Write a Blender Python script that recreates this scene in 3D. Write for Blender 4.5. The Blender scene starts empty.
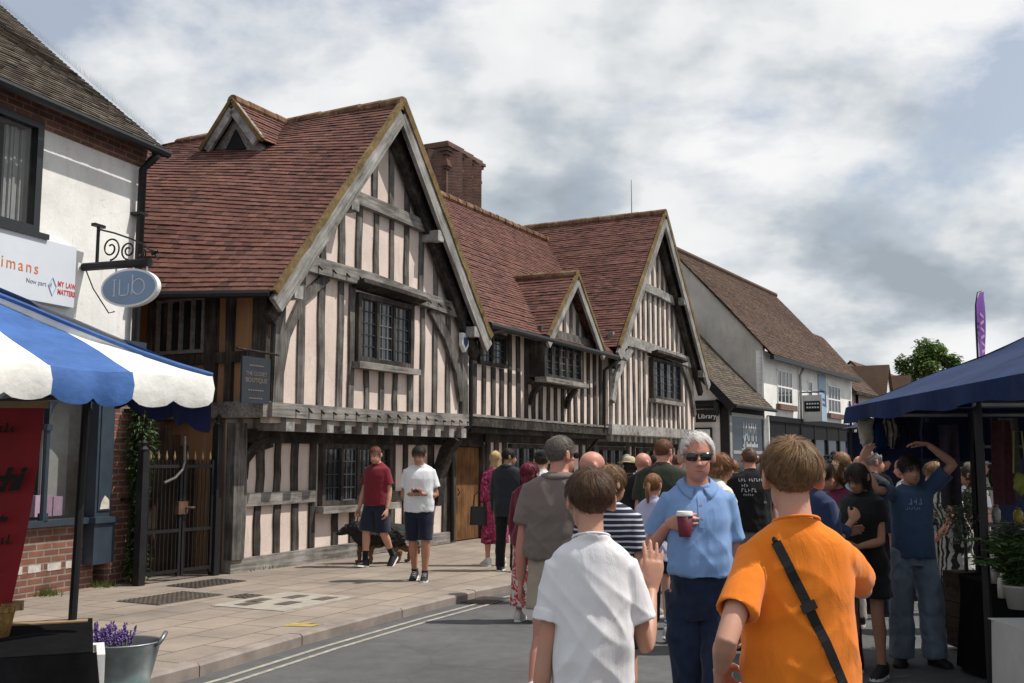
import bpy, bmesh, math, random
import numpy as np
from mathutils import Vector, Matrix, noise as mnoise
V = Vector
R = math.radians
random.seed(7)
scene = bpy.context.scene
C = scene.collection

# ------------------------------------------------------------------ materials
MATS = {}

def new_mat(name):
    m = bpy.data.materials.new(name)
    m.use_nodes = True
    nt = m.node_tree
    return m, nt, nt.nodes['Principled BSDF']

def nd(nt, kind, **kw):
    n = nt.nodes.new(kind)
    for k, v in kw.items():
        if k in n.inputs:
            n.inputs[k].default_value = v
        else:
            setattr(n, k, v)
    return n

def ramp(nt, fac, stops, interp='LINEAR'):
    r = nt.nodes.new('ShaderNodeValToRGB')
    cr = r.color_ramp
    cr.interpolation = interp
    while len(cr.elements) < len(stops):
        cr.elements.new(0.5)
    for e, (p, c) in zip(cr.elements, stops):
        e.position = p
        e.color = (*c, 1) if len(c) == 3 else c
    nt.links.new(fac, r.inputs[0])
    return r.outputs[0]

def mixc(nt, fac, a, b, mode='MIX'):
    m = nt.nodes.new('ShaderNodeMix')
    m.data_type = 'RGBA'
    m.blend_type = mode
    for sock, val in ((m.inputs[0], fac), (m.inputs[6], a), (m.inputs[7], b)):
        if hasattr(val, 'is_output'):
            nt.links.new(val, sock)
        elif isinstance(val, (int, float)):
            sock.default_value = val
        else:
            sock.default_value = (*val, 1) if len(val) == 3 else val
    return m.outputs[2]

def coords(nt, scale=(1, 1, 1), kind='Object', rot=(0, 0, 0)):
    t = nt.nodes.new('ShaderNodeTexCoord')
    m = nt.nodes.new('ShaderNodeMapping')
    m.inputs['Scale'].default_value = scale
    m.inputs['Rotation'].default_value = rot
    nt.links.new(t.outputs[kind], m.inputs[0])
    return m.outputs[0]

def noise(nt, vec, scale=5, detail=4, rough=.55, dist=0.0):
    n = nd(nt, 'ShaderNodeTexNoise', Scale=scale, Detail=detail, Roughness=rough, Distortion=dist)
    nt.links.new(vec, n.inputs['Vector'])
    return n.outputs['Fac']

def bump(nt, bs, h, strength=.4, dist=.01):
    b = nd(nt, 'ShaderNodeBump', Strength=strength, Distance=dist)
    nt.links.new(h, b.inputs['Height'])
    nt.links.new(b.outputs[0], bs.inputs['Normal'])
    return b

def mul(c, k):
    return tuple(min(1, x * k) for x in c)

def M(name, col, rough=.75, var=.18, scale=9, bmp=.15, spec=.3, metal=0, stretch=(1, 1, 1), bscale=None, bdist=.006):
    """General painted / cloth / stone surface: mottled colour and a light grain."""
    if name in MATS:
        return MATS[name]
    m, nt, bs = new_mat(name)
    v = coords(nt, stretch)
    f = noise(nt, v, scale, 5, .6)
    c = ramp(nt, f, [(.3, mul(col, 1 - var)), (.72, mul(col, 1 + var))])
    nt.links.new(c, bs.inputs['Base Color'])
    bs.inputs['Roughness'].default_value = rough
    bs.inputs['Metallic'].default_value = metal
    bs.inputs['Specular IOR Level'].default_value = spec
    if bmp:
        bump(nt, bs, noise(nt, v, bscale or scale * 6, 3), bmp, bdist)
    MATS[name] = m
    return m

def m_tiles(name, stops, moss=0.0, mosscol=(.22, .17, .05)):
    """Clay roof tiles: one colour draw per tile, weathering over it."""
    if name in MATS:
        return MATS[name]
    m, nt, bs = new_mat(name)
    g = nt.nodes.new('ShaderNodeNewGeometry')
    c = ramp(nt, g.outputs['Random Per Island'], stops)
    v = coords(nt)
    f = noise(nt, v, 1.3, 6, .65)
    k = ramp(nt, f, [(.3, (.78, .77, .77)), (.7, (1.12, 1.11, 1.10))])
    c = mixc(nt, 1, c, k, 'MULTIPLY')
    f2 = noise(nt, v, 26, 4, .7)
    k2 = ramp(nt, f2, [(.3, (.84, .84, .84)), (.7, (1.12, 1.12, 1.12))])
    c = mixc(nt, 1, c, k2, 'MULTIPLY')
    if moss:
        f3 = noise(nt, v, 7, 6, .7)
        mk = ramp(nt, f3, [(.62 - moss * .2, (0, 0, 0)), (.74, (1, 1, 1))])
        c = mixc(nt, mk, c, mosscol)
    nt.links.new(c, bs.inputs['Base Color'])
    bs.inputs['Roughness'].default_value = .85
    bs.inputs['Specular IOR Level'].default_value = .2
    bump(nt, bs, f2, .35, .008)
    MATS[name] = m
    return m

def m_timber(name, dark, pale, axis='z', amount=.5):
    if name in MATS:
        return MATS[name]
    m, nt, bs = new_mat(name)
    st = {'z': (26, 26, 1.6), 'x': (1.6, 26, 26), 'd': (9, 9, 9), 'l': (1.6, 26, 26), 'r': (1.6, 26, 26)}[axis]
    if axis in 'lr':
        v0 = coords(nt, rot=(0, R(50 if axis == 'l' else -50), 0))
        mp = nt.nodes.new('ShaderNodeMapping'); mp.inputs['Scale'].default_value = st
        nt.links.new(v0, mp.inputs[0]); v = mp.outputs[0]
    else:
        v = coords(nt, st)
    f = noise(nt, v, 1.0, 6, .7, .4)
    v2 = coords(nt)
    f2 = noise(nt, v2, 2.2, 5, .6)
    a = nt.nodes.new('ShaderNodeMath'); a.operation = 'MULTIPLY_ADD'
    nt.links.new(f2, a.inputs[0]); a.inputs[1].default_value = .9
    sub = nt.nodes.new('ShaderNodeMath'); sub.operation = 'SUBTRACT'
    nt.links.new(f, sub.inputs[0]); sub.inputs[1].default_value = .45
    nt.links.new(sub.outputs[0], a.inputs[2])
    mid = tuple((x + y) / 2 for x, y in zip(dark, pale))
    c = ramp(nt, a.outputs[0], [(.28, mul(dark, .55)), (.62 - amount * .35, dark), (.75 - amount * .2, mid), (.9 - amount * .1, pale)])
    nt.links.new(c, bs.inputs['Base Color'])
    bs.inputs['Roughness'].default_value = .9
    bs.inputs['Specular IOR Level'].default_value = .15
    bump(nt, bs, f, .6, .012)
    MATS[name] = m
    return m

def m_plaster(name, col, stain=(.42, .36, .3)):
    if name in MATS:
        return MATS[name]
    m, nt, bs = new_mat(name)
    v = coords(nt)
    f = noise(nt, v, 1.7, 6, .6)
    c = ramp(nt, f, [(.3, mul(col, .86)), (.7, mul(col, 1.06))])
    vs = coords(nt, (5, 5, .7))
    f2 = noise(nt, vs, 1.6, 5, .65)
    k = ramp(nt, f2, [(.52, (0, 0, 0)), (.82, (.65, .65, .65))])
    c = mixc(nt, k, c, stain)
    f3 = noise(nt, v, .55, 5, .7)
    c = mixc(nt, 1, c, ramp(nt, f3, [(.35, (.90, .88, .86)), (.6, (1.05, 1.04, 1.03))]), 'MULTIPLY')
    vc = nd(nt, 'ShaderNodeTexVoronoi', Scale=2.6); vc.feature = 'DISTANCE_TO_EDGE'
    nz = nd(nt, 'ShaderNodeTexNoise', Scale=5, Detail=4); nt.links.new(v, nz.inputs['Vector'])
    nt.links.new(mixc(nt, .22, v, nz.outputs['Color']), vc.inputs['Vector'])
    ck = ramp(nt, vc.outputs['Distance'], [(0, (.45, .45, .45)), (.006, (0, 0, 0))])
    c = mixc(nt, ck, c, mul(stain, .6))
    nt.links.new(c, bs.inputs['Base Color'])
    bs.inputs['Roughness'].default_value = .92
    bs.inputs['Specular IOR Level'].default_value = .15
    bump(nt, bs, noise(nt, v, 22, 5, .6), .3, .012)
    MATS[name] = m
    return m

def m_brick(name, c1, c2, mortar, scale=1.0, rot=(R(90), 0, 0), w=.225, h=.075, ms=.011):
    if name in MATS:
        return MATS[name]
    m, nt, bs = new_mat(name)
    v = coords(nt, (1, 1, 1), rot=rot)
    b = nd(nt, 'ShaderNodeTexBrick', Scale=scale)
    b.inputs['Color1'].default_value = (*c1, 1)
    b.inputs['Color2'].default_value = (*c2, 1)
    b.inputs['Mortar'].default_value = (*mortar, 1)
    b.inputs['Mortar Size'].default_value = ms
    b.inputs['Mortar Smooth'].default_value = .3
    b.inputs['Bias'].default_value = 0
    b.inputs['Brick Width'].default_value = w
    b.inputs['Row Height'].default_value = h
    nt.links.new(v, b.inputs['Vector'])
    v2 = coords(nt)
    f = noise(nt, v2, 4, 6, .7)
    k = ramp(nt, f, [(.25, (.5, .5, .5)), (.75, (1.3, 1.3, 1.3))])
    c = mixc(nt, 1, b.outputs['Color'], k, 'MULTIPLY')
    nt.links.new(c, bs.inputs['Base Color'])
    bs.inputs['Roughness'].default_value = .9
    inv = nt.nodes.new('ShaderNodeMath'); inv.operation = 'SUBTRACT'
    inv.inputs[0].default_value = 1.0
    nt.links.new(b.outputs['Fac'], inv.inputs[1])
    ad = nt.nodes.new('ShaderNodeMath'); ad.operation = 'MULTIPLY_ADD'
    nt.links.new(noise(nt, v2, 40, 3), ad.inputs[0]); ad.inputs[1].default_value = .4
    nt.links.new(inv.outputs[0], ad.inputs[2])
    bump(nt, bs, ad.outputs[0], .6, .008)
    MATS[name] = m
    return m

def m_glass(name, tint=(.02, .024, .028), clear=0.0):
    if name in MATS:
        return MATS[name]
    m, nt, bs = new_mat(name)
    bs.inputs['Base Color'].default_value = (*tint, 1)
    bs.inputs['Roughness'].default_value = .06
    bs.inputs['Specular IOR Level'].default_value = .6
    v = coords(nt)
    bump(nt, bs, noise(nt, v, 3.5, 2), .12, .02)
    if clear:
        tr = nt.nodes.new('ShaderNodeBsdfTransparent')
        mx = nt.nodes.new('ShaderNodeMixShader')
        mx.inputs[0].default_value = clear
        out = nt.nodes['Material Output']
        nt.links.new(bs.outputs[0], mx.inputs[1]); nt.links.new(tr.outputs[0], mx.inputs[2])
        nt.links.new(mx.outputs[0], out.inputs['Surface'])
    MATS[name] = m
    return m

def m_leaf(name, c1, c2):
    if name in MATS:
        return MATS[name]
    m, nt, bs = new_mat(name)
    g = nt.nodes.new('ShaderNodeNewGeometry')
    c = ramp(nt, g.outputs['Random Per Island'], [(0, c1), (1, c2)])
    nt.links.new(c, bs.inputs['Base Color'])
    bs.inputs['Roughness'].default_value = .55
    tl = nt.nodes.new('ShaderNodeBsdfTranslucent')
    nt.links.new(c, tl.inputs[0])
    mx = nt.nodes.new('ShaderNodeMixShader'); mx.inputs[0].default_value = .3
    out = nt.nodes['Material Output']
    nt.links.new(bs.outputs[0], mx.inputs[1]); nt.links.new(tl.outputs[0], mx.inputs[2])
    nt.links.new(mx.outputs[0], out.inputs['Surface'])
    MATS[name] = m
    return m

# ------------------------------------------------------------------ mesh helpers
def kids(o):
    return list(o.children)

class MB:
    def __init__(s):
        s.v = []; s.f = []
    def add(s, vs, fs):
        n = len(s.v)
        s.v.extend([tuple(p) for p in vs])
        s.f.extend([tuple(i + n for i in f) for f in fs])
        return s
    def obox(s, c, ax, ay, az):
        c, ax, ay, az = V(c), V(ax), V(ay), V(az)
        vs = [c + ax * i + ay * j + az * k for k in (-1, 1) for j in (-1, 1) for i in (-1, 1)]
        fs = [(0, 2, 3, 1), (4, 5, 7, 6), (0, 1, 5, 4), (2, 6, 7, 3), (0, 4, 6, 2), (1, 3, 7, 5)]
        if ax.cross(ay).dot(az) < 0:
            fs = [f[::-1] for f in fs]
        return s.add(vs, fs)
    def box(s, x0, x1, y0, y1, z0, z1):
        return s.obox(((x0 + x1) / 2, (y0 + y1) / 2, (z0 + z1) / 2), ((x1 - x0) / 2, 0, 0), (0, (y1 - y0) / 2, 0), (0, 0, (z1 - z0) / 2))
    def beam(s, pts, w, d, nrm, jit=0.0, rnd=random):
        """Timber along a polyline; w across, d along nrm; edges wander by jit."""
        pts = [V(p) for p in pts]
        nrm = V(nrm).normalized()
        rings = []
        for i, p in enumerate(pts):
            t = (pts[min(i + 1, len(pts) - 1)] - pts[max(i - 1, 0)]).normalized()
            a = t.cross(nrm).normalized()
            w1 = w / 2 + rnd.uniform(-jit, jit); w2 = w / 2 + rnd.uniform(-jit, jit)
            dd = d / 2
            rings.append([p - a * w1 - nrm * dd, p + a * w2 - nrm * dd, p + a * w2 + nrm * (dd + rnd.uniform(0, jit * .3)), p - a * w1 + nrm * (dd + rnd.uniform(0, jit * .3))])
        return s.loft(rings)
    def loft(s, rings, cap=True):
        n = len(rings[0]); vs = [p for r in rings for p in r]; fs = []
        for i in range(len(rings) - 1):
            for j in range(n):
                k = (j + 1) % n
                fs.append((i * n + j, i * n + k, (i + 1) * n + k, (i + 1) * n + j))
        if cap:
            fs.append(tuple(range(n))[::-1]); fs.append(tuple((len(rings) - 1) * n + j for j in range(n)))
        return s.add(vs, fs)
    def tube(s, pts, r, seg=8, cap=True):
        pts = [V(p) for p in pts]
        rs = r if isinstance(r, (list, tuple)) else [r] * len(pts)
        rings = []
        prev = None
        for i, p in enumerate(pts):
            t = (pts[min(i + 1, len(pts) - 1)] - pts[max(i - 1, 0)])
            if t.length < 1e-9: t = V((0, 0, 1))
            t.normalize()
            if prev is None:
                a = t.orthogonal().normalized()
            else:
                a = (prev - t * prev.dot(t))
                a = a.normalized() if a.length > 1e-6 else t.orthogonal().normalized()
            prev = a
            b = t.cross(a)
            rings.append([p + (a * math.cos(2 * math.pi * j / seg) + b * math.sin(2 * math.pi * j / seg)) * rs[i] for j in range(seg)])
        return s.loft(rings, cap)
    def lathe(s, prof, c=(0, 0, 0), seg=24, sx=1, sy=1, cap=True):
        c = V(c)
        rings = [[c + V((r * math.cos(2 * math.pi * j / seg) * sx, r * math.sin(2 * math.pi * j / seg) * sy, z)) for j in range(seg)] for r, z in prof]
        return s.loft(rings, cap)
    def prism(s, poly, vec):
        vec = V(vec); n = len(poly)
        poly = [V(p) for p in poly]
        vs = poly + [p + vec for p in poly]
        nr = V((0, 0, 0))
        for i in range(n):
            nr += (poly[i] - poly[0]).cross(poly[(i + 1) % n] - poly[0])
        fs = [tuple(range(n))[::-1], tuple(range(n, 2 * n))] + [(i, (i + 1) % n, n + (i + 1) % n, n + i) for i in range(n)]
        if nr.dot(vec) < 0:
            fs = [f[::-1] for f in fs]
        return s.add(vs, fs)
    def build(s, name, mat=None, parent=None, smooth=False):
        me = bpy.data.meshes.new(name)
        me.from_pydata(s.v, [], s.f)
        me.update()
        o = bpy.data.objects.new(name, me)
        C.objects.link(o)
        if mat: me.materials.append(mat)
        if parent: o.parent = parent
        if smooth:
            me.polygons.foreach_set('use_smooth', [True] * len(me.polygons))
        return o

def smooth_angle(o, ang=40):
    me = o.data
    me.polygons.foreach_set('use_smooth', [True] * len(me.polygons))
    try:
        me.set_sharp_from_angle(angle=R(ang))
    except Exception:
        pass
    return o

def tag(o, label, cat, group=None, kind=None):
    o['label'] = label; o['category'] = cat
    if group: o['group'] = group
    if kind: o['kind'] = kind
    return o

def thing(name, label, cat, loc=(0, 0, 0), rotz=0, group=None):
    o = bpy.data.objects.new(name, None)
    C.objects.link(o)
    o.empty_display_size = .2
    o.location = loc; o.rotation_euler = (0, 0, rotz)
    return tag(o, label, cat, group)

def structure(o):
    o['kind'] = 'structure'
    return o

def text_obj(body, size, mat, parent, origin, xdir, ydir, name='lettering', align='LEFT', shear=0, extr=.002, bold=0.0, spacing=1.0, sx=1.0):
    """Raised lettering in the plane spanned by xdir, ydir (local space of parent)."""
    cu = bpy.data.curves.new('tmp_text', 'FONT')
    cu.body = body; cu.size = size; cu.align_x = align; cu.shear = shear; cu.extrude = extr; cu.offset = bold
    cu.space_character = spacing
    cu.resolution_u = 3
    t = bpy.data.objects.new('tmp_text', cu)
    C.objects.link(t)
    dg = bpy.context.evaluated_depsgraph_get()
    me = bpy.data.meshes.new_from_object(t.evaluated_get(dg))
    bpy.data.objects.remove(t)
    me.name = name
    x = V(xdir).normalized(); y = V(ydir).normalized(); z = x.cross(y)
    m4 = Matrix((x * sx, y, z)).transposed().to_4x4()
    m4.translation = V(origin)
    me.transform(m4)
    me.materials.clear(); me.materials.append(mat)
    o = bpy.data.objects.new(name, me)
    C.objects.link(o); o.parent = parent
    return o

def tiles(mb, o, u, v, inside, w=.165, gauge=.1, umax=10, vmax=10, u0=0.0, thick=.013, rnd=random, keep=None):
    """Plain tiles laid on plane o + a*u + b*v (u along the eave, v up the slope)."""
    o, u, v = V(o), V(u).normalized(), V(v).normalized()
    n = u.cross(v).normalized()
    if n.z < 0: n = -n
    r = 0; b = 0.0
    while b < vmax:
        a = u0 - (w / 2 if r % 2 else 0)
        sag = rnd.uniform(-.004, .004)
        while a < umax:
            ca, cb, tw = a + w / 2, b + gauge / 2, w * .485
            if a < u0 - 1e-6:
                ca, tw = (u0 + a + w) / 2, (a + w - u0) * .485
            if inside(ca, cb):
                ln = gauge * 1.28
                lift = .023 + rnd.uniform(-.004, .005)
                sk = rnd.uniform(-.004, .004)
                hb = b - rnd.uniform(0, .008)
                p = o + u * ca + n * sag
                q = [p - u * tw + v * (hb + sk) + n * lift, p + u * tw + v * (hb - sk) + n * (lift + rnd.uniform(-.003, .003)),
                     p + u * tw + v * (b + ln) + n * .006, p - u * tw + v * (b + ln) + n * .006]
                up = n * thick
                vs = q + [x + up for x in q]
                mb.add(vs, [(4, 5, 6, 7), (0, 1, 5, 4), (1, 2, 6, 5), (3, 0, 4, 7)] if True else [])
            a += w
        b += gauge; r += 1
    return mb

def tiles_patch(mb, p00, p10, p01, p11, nu, nv, keep=None, thick=.013, rnd=random, bulge=None):
    """Plain tiles over a ruled surface: p00-p10 is the eave, p01-p11 the ridge."""
    p00, p10, p01, p11 = V(p00), V(p10), V(p01), V(p11)
    nb = (p10 - p00).cross(p01 - p00).normalized()
    if nb.z < 0: nb = -nb
    def P(a, b):
        p = p00.lerp(p10, a).lerp(p01.lerp(p11, a), b)
        return p + nb * (bulge(a, b) if bulge else .025 * math.sin(a * 9 + b * 4) * math.sin(math.pi * min(1, b)))
    for r in range(nv):
        b = r / nv
        dy = rnd.uniform(-.003, .003)
        for c in range(nu + 1):
            a0 = (c - (.5 if r % 2 else 0)) / nu; a1 = a0 + .97 / nu
            if a0 < -.001: a0 = 0
            if a1 > 1: a1 = 1
            if a1 - a0 < .002: continue
            if keep and not keep(P((a0 + a1) / 2, b)): continue
            vv = (P(a0, 1) - P(a0, 0)).normalized(); n = (P(1, b) - P(0, b)).cross(vv).normalized()
            if n.z < 0: n = -n
            hb = b - rnd.uniform(0, .08) / nv; e = b + 1.28 / nv
            lift = .022 + rnd.uniform(-.003, .004); k = rnd.uniform(-.003, .003)
            q = [P(a0, hb) + n * (lift + dy), P(a1, hb) + n * (lift + k + dy), P(a1, e) + n * .005, P(a0, e) + n * .005]
            vs = q + [x + n * thick for x in q]
            mb.add(vs, [(4, 5, 6, 7), (0, 1, 5, 4), (1, 2, 6, 5), (3, 0, 4, 7)])
    return mb

def orient_out(o):
    bm = bmesh.new(); bm.from_mesh(o.data)
    bmesh.ops.recalc_face_normals(bm, faces=bm.faces)
    bm.to_mesh(o.data); bm.free()
    return o
# ------------------------------------------------------------------ camera, sun, sky
cam = bpy.data.cameras.new('camera')
cam.sensor_width = 36.0
cam.lens = 36.0 * 1040 / 1024
cam.clip_end = 3000; cam.clip_start = .05
co = bpy.data.objects.new('camera', cam); C.objects.link(co)
co.location = (0, 0, 1.6); co.rotation_euler = (R(90 + 6.50), 0, 0)
scene.camera = co

SUN_EL, SUN_AZ = R(58), R(2)          # azimuth measured from +X towards +Y
sd = V((math.cos(SUN_EL) * math.cos(SUN_AZ), math.cos(SUN_EL) * math.sin(SUN_AZ), math.sin(SUN_EL)))
sl = bpy.data.lights.new('sun', 'SUN'); sl.energy = 4.6; sl.angle = R(.6); sl.color = (1, .955, .88)
so = bpy.data.objects.new('sun', sl); C.objects.link(so)
so.rotation_euler = sd.to_track_quat('Z', 'Y').to_euler(); so.location = sd * 60

w = bpy.data.worlds.new('World'); scene.world = w; w.use_nodes = True
nt = w.node_tree; nt.nodes.clear()
out = nt.nodes.new('ShaderNodeOutputWorld')
sky = nt.nodes.new('ShaderNodeTexSky'); sky.sky_type = 'NISHITA'; sky.sun_disc = False
sky.sun_elevation = SUN_EL; sky.sun_rotation = R(90) - SUN_AZ; sky.air_density = 1.2; sky.dust_density = 2.0
bg1 = nt.nodes.new('ShaderNodeBackground'); bg1.inputs[1].default_value = .125
hz = mixc(nt, .5, sky.outputs[0], (4.4, 4.7, 5.2))
nt.links.new(hz, bg1.inputs[0])
tc = nt.nodes.new('ShaderNodeTexCoord')
sx = nt.nodes.new('ShaderNodeSeparateXYZ'); nt.links.new(tc.outputs['Generated'], sx.inputs[0])
zc = nd(nt, 'ShaderNodeMath', operation='MAXIMUM'); nt.links.new(sx.outputs[2], zc.inputs[0]); zc.inputs[1].default_value = 0
za = nd(nt, 'ShaderNodeMath', operation='ADD'); nt.links.new(zc.outputs[0], za.inputs[0]); za.inputs[1].default_value = .42
cx = nt.nodes.new('ShaderNodeCombineXYZ')
for i in (0, 1):
    dv = nd(nt, 'ShaderNodeMath', operation='DIVIDE'); nt.links.new(sx.outputs[i], dv.inputs[0]); nt.links.new(za.outputs[0], dv.inputs[1])
    nt.links.new(dv.outputs[0], cx.inputs[i])
def smap(loc, sc):
    mp = nt.nodes.new('ShaderNodeMapping'); mp.inputs['Location'].default_value = loc; mp.inputs['Scale'].default_value = sc
    nt.links.new(cx.outputs[0], mp.inputs[0]); return mp.outputs[0]
SKO = (6.1, 3.3, 3.3, 3.3)
cover = noise(nt, smap((SKO[0], SKO[1], .3), (1, 1, 1)), 1.9, 12, .56, .15)
cmask = ramp(nt, cover, [(.41, (.06, .06, .06)), (.455, (.55, .55, .55)), (.51, (1, 1, 1))])
shade = noise(nt, smap((SKO[2], SKO[3], 1.7), (1, 1, 1)), 1.75, 6, .5, .1)
# puffs: brighter where the cloud thins towards the sun, greyer underneath
pa = noise(nt, smap((.7, .2, 3.1), (1, 1, 1)), 3.3, 9, .54, .05)
pb_ = noise(nt, smap((.7 + .06, .2 - .08, 3.1), (1, 1, 1)), 3.3, 5, .50, .05)
rel = nd(nt, 'ShaderNodeMath', operation='SUBTRACT'); nt.links.new(pa, rel.inputs[0]); nt.links.new(pb_, rel.inputs[1])
sh_ = nd(nt, 'ShaderNodeMath', operation='MULTIPLY_ADD'); nt.links.new(rel.outputs[0], sh_.inputs[0]); sh_.inputs[1].default_value = .60
nt.links.new(shade, sh_.inputs[2])
ccol = ramp(nt, sh_.outputs[0], [(.33, (.385, .44, .495)), (.415, (.54, .595, .65)), (.47, (.74, .775, .80)), (.525, (.89, .905, .915)), (.64, (.99, .99, .99))])
bg2 = nt.nodes.new('ShaderNodeBackground'); bg2.inputs[1].default_value = .95
nt.links.new(ccol, bg2.inputs[0])
ms = nt.nodes.new('ShaderNodeMixShader')
nt.links.new(cmask, ms.inputs[0]); nt.links.new(bg1.outputs[0], ms.inputs[1]); nt.links.new(bg2.outputs[0], ms.inputs[2])
nt.links.new(ms.outputs[0], out.inputs[0])
scene.view_settings.view_transform = 'Standard'
scene.view_settings.look = 'None'
scene.view_settings.exposure = 0
scene.view_settings.gamma = 1

# ------------------------------------------------------------------ frames of reference
TH = R(27.202); A0 = V((-3.8008, 14.0328, 0))
THL = R(19.37); B0 = V((-4.836, 13.0185, 0))
THC = R(31.363); C0 = V((8.06, 34.921, 0))
def dirs(t): return V((math.sin(t), math.cos(t), 0)), V((math.cos(t), -math.sin(t), 0))
E1, N1 = dirs(TH); EL, NL = dirs(THL); EC, NC = dirs(THC)
def L(s, o, z): return V((s, -o, z))            # along facade, out towards the street, up
rnd = random.Random(11)

# ------------------------------------------------------------------ ground, road, pavement
m, nt_, bs = new_mat('asphalt')
v_ = coords(nt_)
f1 = noise(nt_, v_, 170, 3, .8); f2 = noise(nt_, v_, .7, 6, .65); f3 = noise(nt_, v_, 5, 6, .7)
c_ = ramp(nt_, f1, [(.3, (.055, .055, .057)), (.55, (.118, .118, .12)), (.75, (.24, .235, .23))])
c_ = mixc(nt_, 1, c_, ramp(nt_, f2, [(.3, (.75, .75, .76)), (.7, (1.2, 1.19, 1.17))]), 'MULTIPLY')
c_ = mixc(nt_, 1, c_, ramp(nt_, f3, [(.3, (.82, .82, .82)), (.7, (1.12, 1.12, 1.12))]), 'MULTIPLY')
cr_ = nd(nt_, 'ShaderNodeTexVoronoi', Scale=.55); cr_.feature = 'DISTANCE_TO_EDGE'
wv = mixc(nt_, .12, v_, nd(nt_, 'ShaderNodeTexNoise', Scale=3).outputs['Color'])
nt_.links.new(wv, cr_.inputs['Vector'])
c_ = mixc(nt_, ramp(nt_, cr_.outputs['Distance'], [(0, (.22, .22, .22)), (.005, (0, 0, 0))]), c_, (.03, .03, .03))
nt_.links.new(c_, bs.inputs['Base Color']); bs.inputs['Roughness'].default_value = .85; bs.inputs['Specular IOR Level'].default_value = .25
bump(nt_, bs, f1, .6, .008)
asphalt = m
structure(MB().add([(-600, -300, 0), (600, -300, 0), (600, 1200, 0), (-600, 1200, 0)], [(0, 1, 2, 3)]).build('road', asphalt))

# kerb line (top front edge), near to far
KERB = [(-6.9, -3), (-5.3, 1.2), (-3.9, 4.4), (-2.98, 6.45), (-2.32, 7.95), (-1.82, 9.25), (-1.12, 10.85), (-.42, 12.3), (.02, 13.0), (.42, 14.2), (1.5, 16.4), (4.4, 22.0), (8.6, 30), (13.5, 38.5), (22, 52), (45, 86)]
def back(i, d):
    p = V((*KERB[i], 0)); a = V((*KERB[max(i - 1, 0)], 0)); b = V((*KERB[min(i + 1, len(KERB) - 1)], 0))
    t = (b - a).normalized(); return p + V((-t.y, t.x, 0)) * d
def kt(i): return .075 if i in (8, 9) else .1
kb = MB()
for i in range(len(KERB) - 1):
    segs = max(1, int((V(KERB[i + 1]) - V(KERB[i])).length / .92))
    for k in range(segs):
        if i > 11: break
        t0, t1 = k / segs + .004, (k + 1) / segs - .004
        f0, f1_ = back(i, 0).lerp(back(i + 1, 0), t0), back(i, 0).lerp(back(i + 1, 0), t1)
        b0, b1 = back(i, .135).lerp(back(i + 1, .135), t0), back(i, .135).lerp(back(i + 1, .135), t1)
        h = kt(i) + rnd.uniform(-.004, .004); up = V((0, 0, h)); ch = (b0 - f0) * .16; dn = V((0, 0, -.018))
        kb.add([f0, f1_, b1, b0, f0 + up + dn, f1_ + up + dn, f1_ + up + ch, f0 + up + ch, b1 + up, b0 + up],
               [(0, 1, 5, 4), (4, 5, 6, 7), (7, 6, 8, 9), (3, 9, 8, 2), (0, 4, 7, 9, 3), (1, 2, 8, 6, 5)])
kerbm = M('kerb_stone', (.25, .21, .185), .85, .3, 3, .3)
structure(kb.build('kerb', kerbm))
# paving
m, nt_, bs = new_mat('paving')
v_ = coords(nt_, rot=(0, 0, R(-66.0)))
b_ = nd(nt_, 'ShaderNodeTexBrick', Scale=1)
for k_, val in (('Color1', (.30, .25, .205, 1)), ('Color2', (.235, .20, .17, 1)), ('Mortar', (.10, .08, .065, 1)), ('Mortar Size', .008), ('Mortar Smooth', .2), ('Bias', -.1), ('Brick Width', .66), ('Row Height', .45)):
    b_.inputs[k_].default_value = val
nt_.links.new(v_, b_.inputs['Vector'])
vo = coords(nt_)
ff = noise(nt_, vo, .9, 7, .7); fg = noise(nt_, vo, 60, 3, .7); fs_ = noise(nt_, vo, 3.4, 6, .75)
c_ = mixc(nt_, 1, b_.outputs['Color'], ramp(nt_, ff, [(.3, (.72, .72, .74)), (.7, (1.22, 1.2, 1.18))]), 'MULTIPLY')
c_ = mixc(nt_, 1, c_, ramp(nt_, fg, [(.3, (.85, .85, .85)), (.7, (1.12, 1.12, 1.12))]), 'MULTIPLY')
vg_ = nd(nt_, 'ShaderNodeTexVoronoi', Scale=3.2); nt_.links.new(vo, vg_.inputs['Vector'])
c_ = mixc(nt_, ramp(nt_, vg_.outputs['Distance'], [(.05, (.5, .5, .5)), (.075, (0, 0, 0))]), c_, (.07, .06, .055))
c_ = mixc(nt_, ramp(nt_, fs_, [(.62, (0, 0, 0)), (.75, (.55, .55, .55))]), c_, (.12, .10, .085))
nt_.links.new(c_, bs.inputs['Base Color']); bs.inputs['Roughness'].default_value = .85; bs.inputs['Specular IOR Level'].default_value = .2
iv = nd(nt_, 'ShaderNodeMath', operation='SUBTRACT'); iv.inputs[0].default_value = 1; nt_.links.new(b_.outputs['Fac'], iv.inputs[1])
ad = nd(nt_, 'ShaderNodeMath', operation='MULTIPLY_ADD'); nt_.links.new(fs_, ad.inputs[0]); ad.inputs[1].default_value = .6; nt_.links.new(iv.outputs[0], ad.inputs[2])
bump(nt_, bs, ad.outputs[0], .5, .01)
paving = m
pv = MB()
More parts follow.
